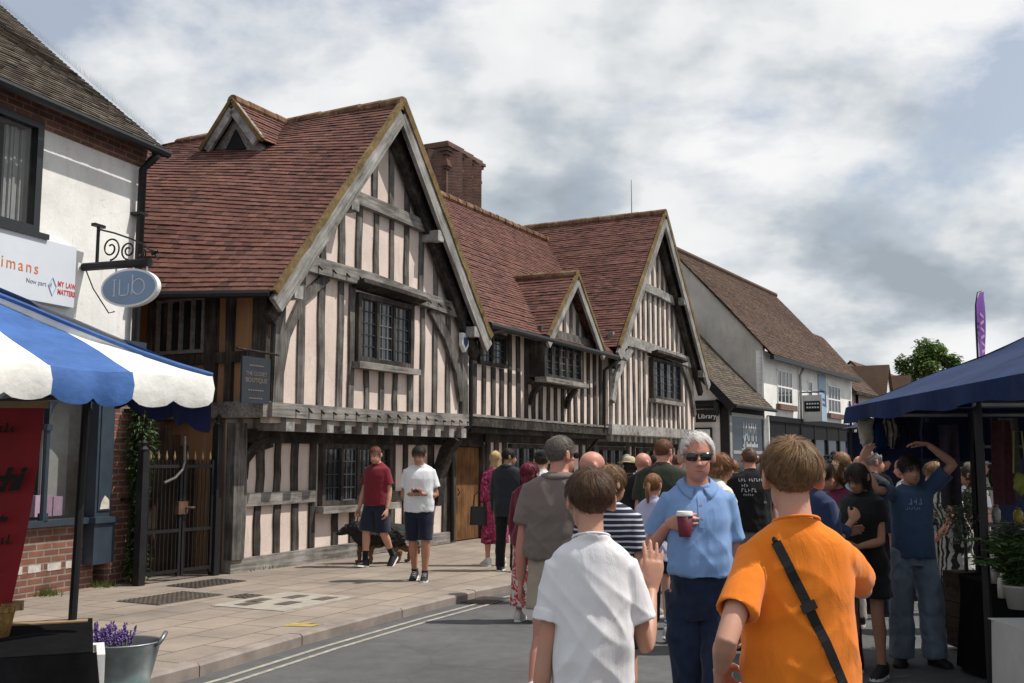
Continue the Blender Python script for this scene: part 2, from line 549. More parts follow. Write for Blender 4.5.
for i in range(len(KERB) - 1):
    a, b = back(i, .14), back(i + 1, .14)
    a2, b2 = a + V((-16, 6, 0)), b + V((-16, 6, 0))
    z0, z1 = V((0, 0, kt(i) - .003)), V((0, 0, kt(i + 1) - .003)); zz = V((0, 0, .1))
    am, bm_ = a + V((-.5, .25, 0)), b + V((-.5, .25, 0))
    pv.add([a + z0, b + z1, bm_ + zz, am + zz, a2 + zz, b2 + zz], [(0, 1, 2, 3), (3, 2, 5, 4)])
structure(pv.build('pavement', paving))
# yellow lines, worn to cream
yl = M('line_paint_yellow', (.32, .30, .255), .8, .35, 14, .2)
for k, (d0, d1) in enumerate(((-.23, -.18), (-.095 - .23, -.145 - .23))):
    ml = MB()
    for i in range(2, 13):
        p = [back(i, d0), back(i + 1, d0), back(i + 1, d1), back(i, d1)]
        ml.add([q + V((0, 0, .004)) for q in p], [(0, 1, 2, 3)])
    structure(ml.build('road_marking', yl))
wl = M('line_paint_white', (.55, .55, .54), .8, .25, 14, .2)
structure(MB().add([(3.55, 11.05, .004), (4.75, 11.25, .004), (4.73, 11.37, .004), (3.53, 11.17, .004)], [(0, 1, 2, 3)]).build('road_marking', wl))
structure(MB().add([(5.1, 7.0, .004), (5.2, 7.0, .004), (7.6, 13.0, .004), (7.5, 13.0, .004)], [(0, 1, 2, 3)]).build('road_marking', wl))
gu = thing('road_gully', 'dark iron gully grate in the road against the kerb', 'drain', (-.30, 12.15, .004), R(66))
MB().box(-.28, .28, -.2, .2, 0, .006).build('frame', M('cast_iron', (.075, .06, .05), .6, .3, 20, .3, .4), gu)
for k in range(8): MB().box(-.24 + k * .065, -.205 + k * .065, -.16, .16, .006, .012).build('bar', MATS['cast_iron'], gu)
# covers and patches set in the paving
iron = M('cast_iron', (.075, .06, .05), .6, .3, 20, .3, .4)
patchm = M('concrete_patch', (.33, .30, .255), .85, .2, 8, .25)
darkslab = M('dark_slab', (.10, .085, .07), .8, .3, 6, .3)
def flat(x, y, w_, d_, a, mat, name, label, cat, h=.012, ribs=0, sub=None):
    t = thing(name, label, cat, (x, y, .095), R(a))
    fr = MB().box(-w_ / 2, w_ / 2, -d_ / 2, d_ / 2, 0, h).build('frame' if ribs else 'plate', mat, t)
    if ribs:
        g = MB()
        for i in range(ribs):
            for j in range(max(2, int(ribs * d_ / w_))):
                gx = -w_ / 2 + w_ * (i + .5) / ribs; gy = -d_ / 2 + d_ * (j + .5) / max(2, int(ribs * d_ / w_))
                g.box(gx - .022, gx + .022, gy - .018, gy + .018, h, h + .006)
        g.build('tread_pattern', sub or iron, t)
    return t
flat(-3.72, 11.6, .95, .62, 62, darkslab, 'access_cover', 'brown rectangular access cover in the paving in front of the iron gate', 'manhole cover', ribs=14, sub=darkslab)
flat(-3.72, 12.95, .85, .5, 62, iron, 'drain_cover', 'ribbed iron drain cover beside the foot of the iron gate', 'drain cover', ribs=12)
tt_ = flat(-2.42, 11.35, 1.25, .95, 64, patchm, 'paving_patch', 'pale concrete patch with dark covers in the pavement by the kerb', 'paving patch')
for (px_, py_) in ((-.35, .2), (-.1, .28), (.3, .1), (-.15, -.15), (.32, -.28)):
    MB().box(px_ - .14, px_ + .14, py_ - .08, py_ + .08, .0125, .016).build('dark_cover', darkslab, tt_)
flat(-2.95, 11.75, .3, .26, 64, darkslab, 'stopcock_cover', 'small dark square cover between the two larger pavement covers', 'cover', ribs=4)
tag(MB().add([(x_ - .16, y_ + .06, .1025) for x_, y_ in ((-1.93, 9.62), (-1.66, 9.58), (-1.60, 9.70), (-1.72, 9.74), (-1.66, 9.83), (-1.88, 9.80))], [(0, 1, 2, 3, 4, 5)]).build('paint_mark', M('yellow_paint', (.36, .27, .10), .85, .3, 15, .1)), 'yellow sprayed paint mark on the pavement edge', 'paint mark', kind='structure')
# ------------------------------------------------------------------ building materials
T_RED = m_tiles('clay_tiles_red', [(0, (.082, .044, .038)), (.14, (.108, .053, .044)), (.3, (.134, .062, .050)), (.7, (.156, .072, .057)), (.92, (.18, .088, .069)), (1, (.125, .066, .056))])
T_BROWN = m_tiles('tiles_brown', [(0, (.06, .05, .04)), (.5, (.105, .085, .066)), (1, (.15, .125, .10))], .3, (.09, .085, .05))
T_FAR = m_tiles('tiles_far', [(0, (.065, .042, .030)), (.5, (.10, .062, .044)), (1, (.135, .088, .063))])
LICHEN = m_timber('lichened_mortar', (.14, .095, .042), (.28, .205, .10), 'd', .5)
RIDGE = m_timber('ridge_tile', (.16, .085, .05), (.34, .25, .17), 'd', .4)
TIM_Z = m_timber('oak_upright', (.082, .075, .069), (.26, .243, .222), 'z', .5)
TIM_X = m_timber('oak_level', (.135, .124, .113), (.40, .378, .35), 'x', .66)
TIM_P = m_timber('oak_silvered', (.155, .147, .137), (.47, .455, .43), 'd', .85)
TIM_D = m_timber('oak_dark', (.032, .027, .024), (.11, .095, .08), 'd', .35)
TIM_DZ = m_timber('oak_dark_upright', (.046, .039, .035), (.15, .128, .108), 'z', .4)
PLAST = m_plaster('pink_limewash', (.69, .58, .52))
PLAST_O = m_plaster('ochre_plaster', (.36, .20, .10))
WHITE = m_plaster('white_render', (.82, .82, .80), (.62, .60, .56))
ROUGHCAST = m_plaster('roughcast', (.50, .48, .44), (.3, .28, .25))
GLASS = m_glass('window_glass')
CLEAR = m_glass('shop_glass', (.02, .02, .02), .62)
LEAD = M('lead', (.035, .036, .038), .6, .2, 20, .1)
LEADL = M('lead_worn', (.13, .135, .14), .5, .2, 20, .1)
BLACK = M('black_paint', (.014, .014, .015), .45, .3, 12, .1)
DOORW = m_timber('door_oak', (.13, .062, .026), (.27, .14, .06), 'z', .5)
BR_RED = m_brick('red_brick', (.22, .088, .056), (.155, .06, .042), (.24, .20, .165))
BR_CHIM = m_brick('chimney_brick', (.175, .078, .052), (.115, .054, .04), (.12, .10, .085))
WHT_P = M('white_paint', (.78, .78, .76), .5, .06, 10, .05)
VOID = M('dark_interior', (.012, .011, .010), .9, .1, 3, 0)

def leaded_window(parent, s0, s1, z0, z1, o, lights=3, rows=5, cols=2, fr=.07, frame_mat=None, hood=None, sill=True, open_light=None, lead=None, name='window', depth=.07):
    """Oak window: frame, mullions, panes and lead lattice."""
    fm = frame_mat or TIM_Z
    f = MB()
    f.box(s0 - fr, s0, -o - depth, -o + .1, z0 - fr, z1 + fr); f.box(s1, s1 + fr, -o - depth, -o + .1, z0 - fr, z1 + fr)
    f.box(s0, s1, -o - depth + .003, -o + .1, z1, z1 + fr); f.box(s0, s1, -o - depth + .003, -o + .1, z0 - fr, z0)
    wd = (s1 - s0) / lights
    for i in range(1, lights):
        f.box(s0 + wd * i - .03, s0 + wd * i + .03, -o - depth + .015, -o + .1, z0, z1)
    w_ = f.build(name, fm, parent)
    for i in range(lights):
        a, b = s0 + wd * i + (.03 if i else 0), s0 + wd * (i + 1) - (.03 if i < lights - 1 else 0)
        tl = rnd.uniform(-.012, .012)
        MB().add([(a, -o - .006 + tl * .2, z0), (b, -o - .006 - tl * .2, z0), (b, -o - .006 - tl * .2, z1), (a, -o - .006 + tl * .2, z1)], [(0, 1, 2, 3)]).build('pane', GLASS, w_)
        l = MB()
        for c in range(0, cols + 1):
            x = a + (b - a) * c / cols; t_ = .018 if c in (0, cols) else .0075
            l.box(x - t_ / 1, x + t_ / 1, -o - .022, -o - .014, z0, z1)
        for r in range(0, rows + 1):
            z = z0 + (z1 - z0) * r / rows; t_ = .018 if r in (0, rows) else .0075
            l.box(a, b, -o - .024, -o - .0155, z - t_, z + t_)
        l.build('leading', lead if (lead and (open_light is None or i == open_light)) else LEAD, w_)
    if sill:
        MB().beam([L(s0 - .16, o + .06, z0 - fr - .05), L((s0 + s1) / 2, o + .065, z0 - fr - .055), L(s1 + .16, o + .06, z0 - fr - .05)], .1, .2, (0, -1, 0), .006).build('sill', TIM_X, w_)
    if hood:
        MB().beam([L(s0 - .2, o + .1, z1 + fr + .11), L((s0 + s1) / 2, o + .1, z1 + fr + .10), L(s1 + .22, o + .1, z1 + fr + .07)], .07, .3, (0, -1, .25), .006).build('hood_board', TIM_D, w_)
    return w_

def stud(mb, s, z0, z1, o, w_=.17, pr=.05):
    w_ *= .86
    mid = (z0 + z1) / 2
    k = rnd.uniform(-.012, .012)
    mb.beam([L(s + rnd.uniform(-.01, .01), o, z0), L(s + k, o, z0 + (z1 - z0) * .35), L(s - k * .6, o, z0 + (z1 - z0) * .7), L(s + rnd.uniform(-.01, .01), o, z1)], w_ * rnd.uniform(.88, 1.12), pr, (0, -1, 0), .008)

# ------------------------------------------------------------------ the timber framed house
house = thing('timber_framed_house', 'long timber framed house with two jettied gables and red clay tile roofs', 'house', (A0.x, A0.y, 0), R(90) - TH)

def g1z(s): return 7.30 - 1.185 * abs(s - 2.82)
def g2z(s): return 8.25 - 1.135 * abs(s - 15.72)
def midz(o): return 4.05 + 1.12 * (.75 - o)

def sm0(a, b, x):
    t = max(0, min(1, (x - a) / (b - a))); return t * t * (3 - 2 * t)
def gable_wall(name, s0, s1, o, zb, fz, sm, mat):
    poly = [L(s0, o, zb), L(s1, o, zb), L(s1, o, fz(s1) - .12), L(sm, o, fz(sm) - .12), L(s0, o, fz(s0) - .12)]
    return MB().prism(poly, (0, .16, 0)).build(name, mat, house)

TIM_L = m_timber('oak_silvered_rising', (.14, .132, .122), (.47, .455, .43), 'l', .8)
TIM_R = m_timber('oak_silvered_falling', (.14, .132, .122), (.47, .455, .43), 'r', .8)
# ---- first gable, upper storey (face at o = .5)
gable_wall('gable_wall', .22, 5.45, .5, 2.1, g1z, 2.82, PLAST)
MB().beam([L(.12, .54, 2.27), L(1.5, .55, 2.265), L(3, .545, 2.275), L(4.2, .55, 2.29), L(5.42, .54, 2.31)], .2, .17, (0, -1, 0), .008).build('bressummer', TIM_X, house)
MB().beam([L(.30, .53, 2.36), L(.29, .535, 3.2), L(.31, .53, 3.95)], .21, .1, (0, -1, 0), .012).build('corner_post', TIM_Z, house)
MB().beam([L(5.36, .53, 2.4), L(5.35, .535, 3.2), L(5.36, .53, 4.0)], .19, .1, (0, -1, 0), .012).build('corner_post', TIM_Z, house)
# tie beam, bowed, and collar
MB().beam([L(.42, .56, 4.37), L(1.3, .57, 4.36), L(2.4, .58, 4.36), L(3.6, .57, 4.30), L(4.6, .56, 4.24), L(5.35, .55, 4.2)], .23, .13, (0, -1, 0), .010).build('tie_beam', TIM_X, house)
MB().beam([L(1.42, .55, 5.60), L(2.8, .56, 5.57), L(4.28, .55, 5.52)], .19, .12, (0, -1, 0), .010).build('collar_beam', TIM_X, house)
MB().beam([L(.34, .535, 2.72), L(.47, .535, 3.3), L(.80, .535, 3.86), L(1.36, .535, 4.27)], .15, .05, (0, -1, 0), .008).build('curved_brace', TIM_Z, house)
MB().beam([L(5.28, .555, 2.65), L(5.12, .56, 3.15), L(4.72, .565, 3.72), L(4.2, .56, 4.17)], .20, .06, (0, -1, 0), .008).build('curved_brace', TIM_Z, house)
f = MB()
us = [(294, 390), (312, 390), (330, 390), (347, 390)]
for s_ in (.82, 1.27, 1.73): stud(f, s_, 2.36, 4.26, .505)
stud(f, 2.0, 2.36, 4.26, .512, .15)
for s_ in (2.42, 2.82, 3.2): stud(f, s_, 2.36, 2.99, .505, .14)
stud(f, 3.66, 2.36, 4.22, .512, .15)
for s_ in (4.02, 4.42, 4.86): stud(f, s_, 2.37, 4.18, .505, .15)
for s_ in (1.28, 1.72, 2.16, 2.62, 3.06, 3.5, 3.95, 4.42):
    zt = min(5.5, g1z(s_) - .2)
    if zt > 4.5: stud(f, s_, 4.46 if s_ < 3 else 4.38, zt, .505, .15)
for s_ in (2.1, 2.55, 3.02, 3.5):
    stud(f, s_, 5.66, g1z(s_) - .2, .505, .15)
f.build('timber_frame', TIM_Z, house)
# pegs along the beams
for k in range(18):
    s_ = .6 + k * .28
    MB().beam([L(s_, .625, 2.30 + rnd.uniform(-.03, .03)), L(s_ + .03, .67, 2.25)], .022, .022, (1, 0, 0)).build('peg', TIM_D, house)
for k in range(14):
    s_ = .7 + k * .33; dz_ = max(0, s_ - 2.4) * .05
    MB().beam([L(s_, .635, 4.36 - dz_), L(s_ + .03, .68, 4.30 - dz_)], .02, .02, (1, 0, 0)).build('peg', TIM_D, house)
leaded_window(house, 2.17, 3.56, 3.16, 4.06, .52, 3, 5, 3, .08, TIM_DZ, True, True, 1, LEADL)
# joist ends under the jetty
for k in range(12):
    s_ = .55 + k * .43
    b_ = MB().beam([L(s_, .02, 2.09), L(s_ + rnd.uniform(-.02, .02), .60, 2.075)], .17, .17, (0, 0, 1), .008).build('joist_end', TIM_P, house)
MB().add([L(.25, .0, 2.166), L(5.4, .0, 2.166), L(5.4, .5, 2.166), L(.25, .5, 2.166)], [(0, 1, 2, 3)]).build('jetty_soffit', TIM_D, house)
MB().obox(L(5.42, .32, 2.62), (.07, 0, 0), (0, .25, 0), (0, 0, .33)).build('jetty_bracket', TIM_D, house)

# ---- first gable, ground storey (o = 0)
MB().prism([L(.1, 0, .1), L(5.75, 0, .1), L(5.75, 0, 2.168), L(.1, 0, 2.168)], (0, .16, 0)).build('ground_wall', PLAST, house)
MB().beam([L(.0, .03, .19), L(2, .04, .2), L(4, .035, .21), L(5.75, .03, .2)], .2, .12, (0, -1, 0), .01).build('sill_beam', TIM_X, house)
MB().beam([L(.05, .03, 1.93), L(3, .03, 1.95), L(5.8, .03, 1.97)], .2, .1, (0, -1, 0), .01).build('head_beam', TIM_D, house)
MB().beam([L(.2, .028, 1.06), L(1.8, .03, 1.07)], .19, .08, (0, -1, 0), .01).build('mid_rail', TIM_X, house)
MB().beam([L(3.85, .028, 1.0), L(5.2, .03, .98)], .17, .08, (0, -1, 0), .01).build('mid_rail', TIM_D, house)
MB().beam([L(.1, .05, .28), L(.11, .055, 1.1), L(.1, .05, 2.1)], .24, .14, (0, -1, 0), .012).build('corner_post', TIM_Z, house)
MB().beam([L(.2, .06, 1.35), L(.24, .06, 1.6), L(.42, .06, 1.78), L(.78, .06, 1.86)], .16, .07, (0, -1, 0), .006).build('curved_brace', TIM_D, house)
f = MB()
for s_ in (.62, .98, 1.36): stud(f, s_, 1.15, 1.86, .005, .16)
for s_ in (.58, 1.0, 1.4): stud(f, s_, .29, .98, .005, .15)
stud(f, 1.78, .29, 1.86, .012, .17)
for s_ in (2.35, 2.8, 3.3): stud(f, s_, .29, .84, .005, .15)
stud(f, 3.9, .29, 1.86, .012, .17)
for s_ in (4.3, 4.72): stud(f, s_, .29, 1.86, .005, .16)
stud(f, 5.12, .29, 1.86, .012, .2)
stud(f, 5.62, .29, 1.9, .012, .2)
f.build('timber_frame', TIM_DZ, house)
leaded_window(house, 2.0, 3.72, .98, 1.78, .03, 4, 4, 3, .07, TIM_DZ, None, True, 1, LEADL)
MB().beam([L(5.25, .06, .8), L(5.24, .1, 1.3), L(5.2, .3, 1.75), L(5.2, .5, 2.0)], .2, .2, (1, 0, 0), .01).build('jetty_bracket', TIM_D, house)

# ---- first gable, roof
rf = MB()
slope = math.hypot(1, 1.185)
def verge1(a): return True
tiles_patch(rf, L(-.14, .86, g1z(-.14)), L(-1.55, -2.6, g1z(-.14)), L(2.82, .86, 7.30), L(2.82, -3.9, 7.30), 30, 52, bulge=lambda a, b: .58 * a * max(0, math.sin(math.pi * min(1, b))) ** .9 + .008 * math.sin(a * 11 + b * 5))
tiles(rf, L(5.8, .86, g1z(5.8)), (0, 1, 0), (-1, 0, 1.185), lambda a, b: b < 2.98 * slope + .02, .165, .098, 4.6, 4.75)
r1 = rf.build('roof', T_RED, house)
dk = MB()
dk.add([L(-.10, .84, 3.86), L(-1.5, -2.58, 3.86), L(2.82, -3.9, 7.26), L(2.82, .84, 7.26)], [(0, 1, 2, 3)])
for sg in (1,):
    e = 2.82 + sg * 2.9
    dk.prism([L(e, .84, g1z(e) - .05), L(2.82, .84, g1z(2.82) - .05), L(2.82, .84, g1z(2.82) - .01), L(e, .84, g1z(e) - .01)], (0, 5.4, 0))
dk.build('roof_deck', TIM_D, r1)
vg = MB()
for sg in (-1, 1):
    e = 2.82 + sg * 2.98
    pts = [L(e + (2.82 - e) * t + rnd.uniform(-.004, .004), .855 + rnd.uniform(-.006, .006), g1z(e + (2.82 - e) * t) + (.026 if sg < 0 else .05) + rnd.uniform(-.006, .006)) for t in [i / 26 for i in range(27)]]
    vg.beam(pts, .085 if sg < 0 else .13, .06, (0, -1, 0), .008)
vg.build('verge', LICHEN, r1)
def ridge_run(p0, p1, n, mat, parent, r=.11):
    mb = MB(); p0, p1 = V(p0), V(p1)
    for i in range(n):
        a, b = p0.lerp(p1, i / n + .002), p0.lerp(p1, (i + 1) / n - .002)
        dz = V((0, 0, rnd.uniform(-.008, .008)))
        mb.tube([a + dz, b + dz], [r * 1.03, r * .97], 10)
    return mb.build('ridge_tiles', mat, parent)
ridge_run(L(2.82, .88, 7.29), L(2.82, -4.0, 7.29), 12, RIDGE, r1)
# gablet on the left slope
ga = 1.62
MB().prism([L(ga - .02, -2.05, 6.35), L(ga - .02, -.95, 6.35), L(ga - .02, -.98, 6.5), L(ga - .02, -1.5, 7.1), L(ga - .02, -2.02, 6.5)], (.5, 0, 0)).build('gablet_wall', TIM_X, r1)
MB().prism([L(ga - .05, -1.72, 6.5), L(ga - .05, -1.28, 6.5), L(ga - .05, -1.5, 6.85)], (.05, 0, 0)).build('gablet_vent', VOID, r1)
gr_ = MB()
apx = L(ga - .14, -1.5, 7.28)
for sg in (-1, 1):
    ox = -1.5 + sg * .98
    dn = (L(0, sg * .62, -.74)).normalized()
    tiles(gr_, apx + dn * .95, (1, 0, 0), -dn, lambda a, b: b < .94, .15, .09, 1.3, .95)
gr_.build('gablet_roof', T_RED, r1)
gb = MB(); gv = MB()
for sg in (-1, 1):
    gb.beam([L(ga - .13, -1.5 + sg * .03, 7.17), L(ga - .13, -1.5 + sg * .54, 6.57)], .21, .05, (1, 0, 0), .006)
    gv.beam([L(ga - .14, -1.5, 7.31), L(ga - .14, -1.5 + sg * .63, 6.56)], .07, .08, (1, 0, 0), .006)
gb.build('gablet_bargeboard', TIM_P, r1); gv.build('verge', LICHEN, r1)
ridge_run(L(ga - .15, -1.5, 7.29), L(2.82, -1.5, 7.29), 4, RIDGE, r1, .1)
for sg, nm in ((-1, 'a'), (1, 'b')):
    e = 2.82 + sg * 2.93
    p0, p1 = L(e, .83, g1z(e) - .20), L(2.82 + sg * .02, .83, g1z(2.82) - .20)
    b_ = MB().beam([p0.lerp(p1, t) for t in (0, .2, .4, .6, .8, 1)], .25, .07, (0, -1, 0), .008).build('bargeboard', TIM_L if sg < 0 else TIM_R, house)
    q0, q1 = L(e - sg * .1, .62, g1z(e) - .36), L(2.82 + sg * .05, .62, g1z(2.82) - .42)
    MB().beam([q0.lerp(q1, t) for t in (0, .5, 1)], .2, .12, (0, -1, 0), .01).build('rafter', TIM_D, house)
    for t in (.12, .55):
        pp = L(e + (2.82 - e) * t - sg * .1, .68, g1z(e + (2.82 - e) * t) - .38)
        MB().obox(pp, (.09, 0, 0), (0, .17, 0), (0, 0, .09)).build('purlin_end', TIM_P, house)

# ---- left flank wall (s = 0), in the passage
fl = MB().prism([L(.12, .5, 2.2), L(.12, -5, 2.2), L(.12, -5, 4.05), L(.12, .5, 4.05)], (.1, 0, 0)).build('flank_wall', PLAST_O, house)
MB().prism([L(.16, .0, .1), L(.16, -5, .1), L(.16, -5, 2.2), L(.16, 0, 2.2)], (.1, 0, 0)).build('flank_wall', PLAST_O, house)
f = MB()
for o_, w_ in ((.42, .24), (-.12, .12), (-.45, .2), (-1.55, .2), (-2.0, .14), (-2.7, .2), (-3.4, .2)):
    f.beam([L(.09, o_, 2.2), L(.085, o_ + .01, 3.1), L(.09, o_, 4.0)], w_, .08, (1, 0, 0), .01)
f.beam([L(.08, .5, 3.0), L(.08, -5, 2.98)], .16, .07, (1, 0, 0), .01)
f.build('timber_frame', TIM_DZ, house)
MB().beam([L(.09, .56, 2.28), L(.09, -2.5, 2.27), L(.09, -5, 2.27)], .22, .16, (1, 0, 0), .01).build('bressummer', TIM_X, house)
MB().beam([L(.09, .5, 3.93), L(.09, -5, 3.93)], .14, .12, (1, 0, 0), .01).build('wall_plate', TIM_D, house)
wn = MB()
for o_ in (-.58, -.78, -1.0, -1.22, -1.44):
    wn.box(.03, .1, -o_ - .018, -o_ + .018, 3.12, 3.84)
wn.box(.03, .1, .56, 1.47, 3.08, 3.13); wn.box(.03, .1, .56, 1.47, 3.83, 3.88)
wo = wn.build('window', M('bleached_frame', (.23, .21, .185), .85, .4, 14, .3), house)
MB().add([L(.085, -.56, 3.12), L(.085, -1.46, 3.12), L(.085, -1.46, 3.86), L(.085, -.56, 3.86)], [(0, 1, 2, 3)]).build('pane', GLASS, wo)
MB().tube([L(-.2, .8, g1z(-.14) - .02), L(-1.6, -2.6, g1z(-.14) - .02)], .055, 8).build('gutter', BLACK, house)

# ---- middle range
MB().prism([L(5.4, .4, 2.2), L(12.3, .4, 2.2), L(12.3, .4, 4.15), L(5.4, .4, 4.15)], (0, .16, 0)).build('upper_wall', PLAST, house)
f = MB()
s_ = 5.62
while s_ < 12.25:
    if 6.08 < s_ < 7.25: stud(f, s_, 2.36, 3.36, .405, .16)
    elif 8.15 < s_ < 10.2: stud(f, s_, 2.36, 3.2, .405, .16)
    else: stud(f, s_, 2.36, 4.1, .405, .17)
    s_ += .355 + rnd.uniform(-.02, .02)
f.build('timber_frame', TIM_DZ, house)
MB().beam([L(5.5, .46, 2.30), L(8, .47, 2.29), L(10.5, .465, 2.27), L(12.35, .46, 2.27)], .17, .14, (0, -1, 0), .008).build('bressummer', TIM_D, house)
MB().beam([L(5.5, .5, 2.41), L(12.35, .5, 2.38)], .05, .1, (0, -1, 0), .004).build('jetty_moulding', TIM_X, house)
MB().beam([L(5.8, .3, 2.16), L(12.35, .3, 2.14)], .1, .3, (0, -1, 0), .006).build('jetty_moulding', TIM_D, house)
leaded_window(house, 6.16, 7.14, 3.44, 3.95, .41, 2, 4, 3, .06, TIM_DZ, None, False)
ow = leaded_window(house, 8.3, 10.08, 3.34, 4.04, .72, 5, 5, 2, .07, TIM_DZ, None, False, 2, LEADL, 'window')
MB().beam([L(8.1, .76, 3.22), L(10.28, .76, 3.21)], .1, .26, (0, -1, 0), .006).build('sill', TIM_X, ow)
ob = MB()
for sg in (8.25, 10.12):
    ob.box(sg - .05, sg + .05, -.64, -.38, 3.28, 4.1)
ob.box(8.2, 10.18, -.7, -.38, 3.14, 3.2)
ob.build('oriel_side', TIM_DZ, ow)
for s_ in (8.3, 10.08):
    MB().beam([L(s_, .42, 2.72), L(s_, .5, 2.95), L(s_, .66, 3.14)], .1, .12, (1, 0, 0), .006).build('bracket', TIM_D, ow)
# roof of the middle range
rf = MB()
sm_ = math.hypot(1, 1.12)
def mid_in(a, b):
    s_ = 3.0 + a; o_ = .75 - b / sm_; z = midz(o_)
    if s_ < 5.9 and z < g1z(s_) - .05: return False
    if s_ > 12 and z < g2z(s_) - .1: return False
    return b < 3.25 * sm_
tiles(rf, L(3.0, .75, midz(.75)), (1, 0, 0), (0, 1, 1.12), mid_in, .15, .087, 12.8, 4.95)
r2 = rf.build('roof', T_RED, house)
MB().prism([L(5.2, .74, midz(.75) - .06), L(13.0, .74, midz(.75) - .06), L(13.0, -2.5, midz(-2.5) - .06), L(5.2, -2.5, midz(-2.5) - .06)], (0, 0, .03)).build('roof_deck', TIM_D, r2)
ridge_run(L(3.2, -2.5, midz(-2.5) + .0), L(15.5, -2.5, midz(-2.5) + .05), 30, RIDGE, r2)
MB().tube([L(5.75, .86, 4.04), L(9, .86, 4.02), L(12.1, .86, 4.0)], .06, 8).build('gutter', BLACK, r2)
# dormer gable
def gdz(s): return 5.60 - 1.02 * abs(s - 9.70)
MB().prism([L(8.4, .6, 4.1), L(11.0, .6, 4.1), L(9.7, .6, 5.45)], (0, .1, 0)).build('dormer_wall', PLAST, house)
f = MB()
for s_ in (8.9, 9.25, 9.6, 9.95, 10.3, 10.6):
    zt = gdz(s_) - .15
    if zt > 4.42: stud(f, s_, 4.3, zt, .605, .14)
f.beam([L(8.3, .64, 4.25), L(11.1, .64, 4.22)], .16, .1, (0, -1, 0), .008)
f.build('timber_frame', TIM_Z, house)
rf = MB()
for sg in (-1, 1):
    e = 9.7 + sg * 1.45
    tiles(rf, L(e, .88, gdz(e)), (0, 1, 0), (-sg, 0, 1.02), lambda a, b: b < 1.45 * math.hypot(1, 1.02) and gdz(9.7 + 1.45 - b / math.hypot(1, 1.02)) > midz(.88 - a) - .08, .165, .098, 2.8, 2.1)
r3 = rf.build('dormer_roof', T_RED, house)
ridge_run(L(9.7, .9, 5.61), L(9.7, -.75, 5.62), 5, RIDGE, r3, .1)
for sg in (-1, 1):
    e = 9.7 + sg * 1.5
    MB().beam([L(e, .87, gdz(e) - .14), L(9.7 + sg * .02, .87, gdz(9.7) - .14)], .2, .06, (0, -1, 0), .006).build('bargeboard', TIM_L if sg < 0 else TIM_R, house)
    MB().beam([L(e, .89, gdz(e) + .02), L(9.7, .89, gdz(9.7) + .02)], .07, .06, (0, -1, 0), .006).build('verge', LICHEN, r3)

# ---- second gable
MB().prism([L(12.35, .5, 2.2), L(18.8, .5, 2.2), L(18.8, .5, g2z(18.8) - .12), L(15.72, .5, g2z(15.72) - .12), L(12.35, .5, g2z(12.35) - .12)], (0, .16, 0)).build('gable_wall', PLAST, house)
MB().beam([L(12.25, .55, 2.33), L(15, .56, 2.33), L(18.85, .55, 2.34)], .24, .17, (0, -1, 0), .01).build('bressummer', TIM_P, house)
MB().beam([L(12.4, .555, 4.52), L(14, .57, 4.55), L(16, .57, 4.50), L(18.75, .55, 4.42)], .26, .13, (0, -1, 0), .012).build('tie_beam', TIM_P, house)
MB().beam([L(14.0, .555, 6.12), L(15.7, .56, 6.1), L(17.4, .555, 6.05)], .22, .12, (0, -1, 0), .01).build('collar_beam', TIM_P, house)
MB().beam([L(12.5, .555, 3.0), L(12.75, .56, 3.6), L(13.3, .565, 4.1), L(13.8, .56, 4.42)], .22, .07, (0, -1, 0), .008).build('curved_brace', TIM_P, house)
MB().beam([L(19.0, .555, 2.9), L(18.7, .56, 3.6), L(18.3, .565, 4.0), L(17.8, .56, 4.4)], .2, .07, (0, -1, 0), .008).build('curved_brace', TIM_Z, house)
f = MB()
s_ = 12.5
while s_ < 18.75:
    inwin = 15.05 < s_ < 17.7
    stud(f, s_, 2.45, 3.1 if inwin else 4.42, .505, .17)
    zt = g2z(s_) - .22
    if zt > 4.8: stud(f, s_, 4.66, min(zt, 6.02), .505, .16)
    if zt > 6.4: stud(f, s_, 6.2, zt, .505, .15)
    s_ += .40 + rnd.uniform(-.03, .03)
f.build('timber_frame', TIM_Z, house)
leaded_window(house, 15.3, 17.5, 3.28, 4.22, .56, 4, 5, 2, .08, TIM_DZ, True, True, 2, LEADL)
rf = MB()
s2_ = math.hypot(1, 1.135)
def g2l(a, b):
    s_ = 12.2 + b / s2_; o_ = .88 - a
    return b < 3.52 * s2_ and (g2z(s_) > midz(o_) - .08 or o_ < -2.5)
tiles(rf, L(12.2, .88, g2z(12.2)), (0, 1, 0), (1, 0, 1.135), g2l, .15, .087, 4.2, 5.4)
tiles(rf, L(19.45, .88, g2z(19.45)), (0, 1, 0), (-1, 0, 1.135), lambda a, b: b < 3.75 * s2_, .165, .098, 4.2, 5.8)
r4 = rf.build('roof', T_RED, house)
dk = MB()
for e in (12.25, 19.4):
    dk.prism([L(e, .86, g2z(e) - .05), L(15.72, .86, g2z(15.72) - .05), L(15.72, .86, g2z(15.72) - .01), L(e, .86, g2z(e) - .01)], (0, 4.6, 0))
dk.build('roof_deck', TIM_D, r4)
ridge_run(L(15.72, .9, 8.25), L(15.72, -3.4, 8.25), 11, RIDGE, r4)
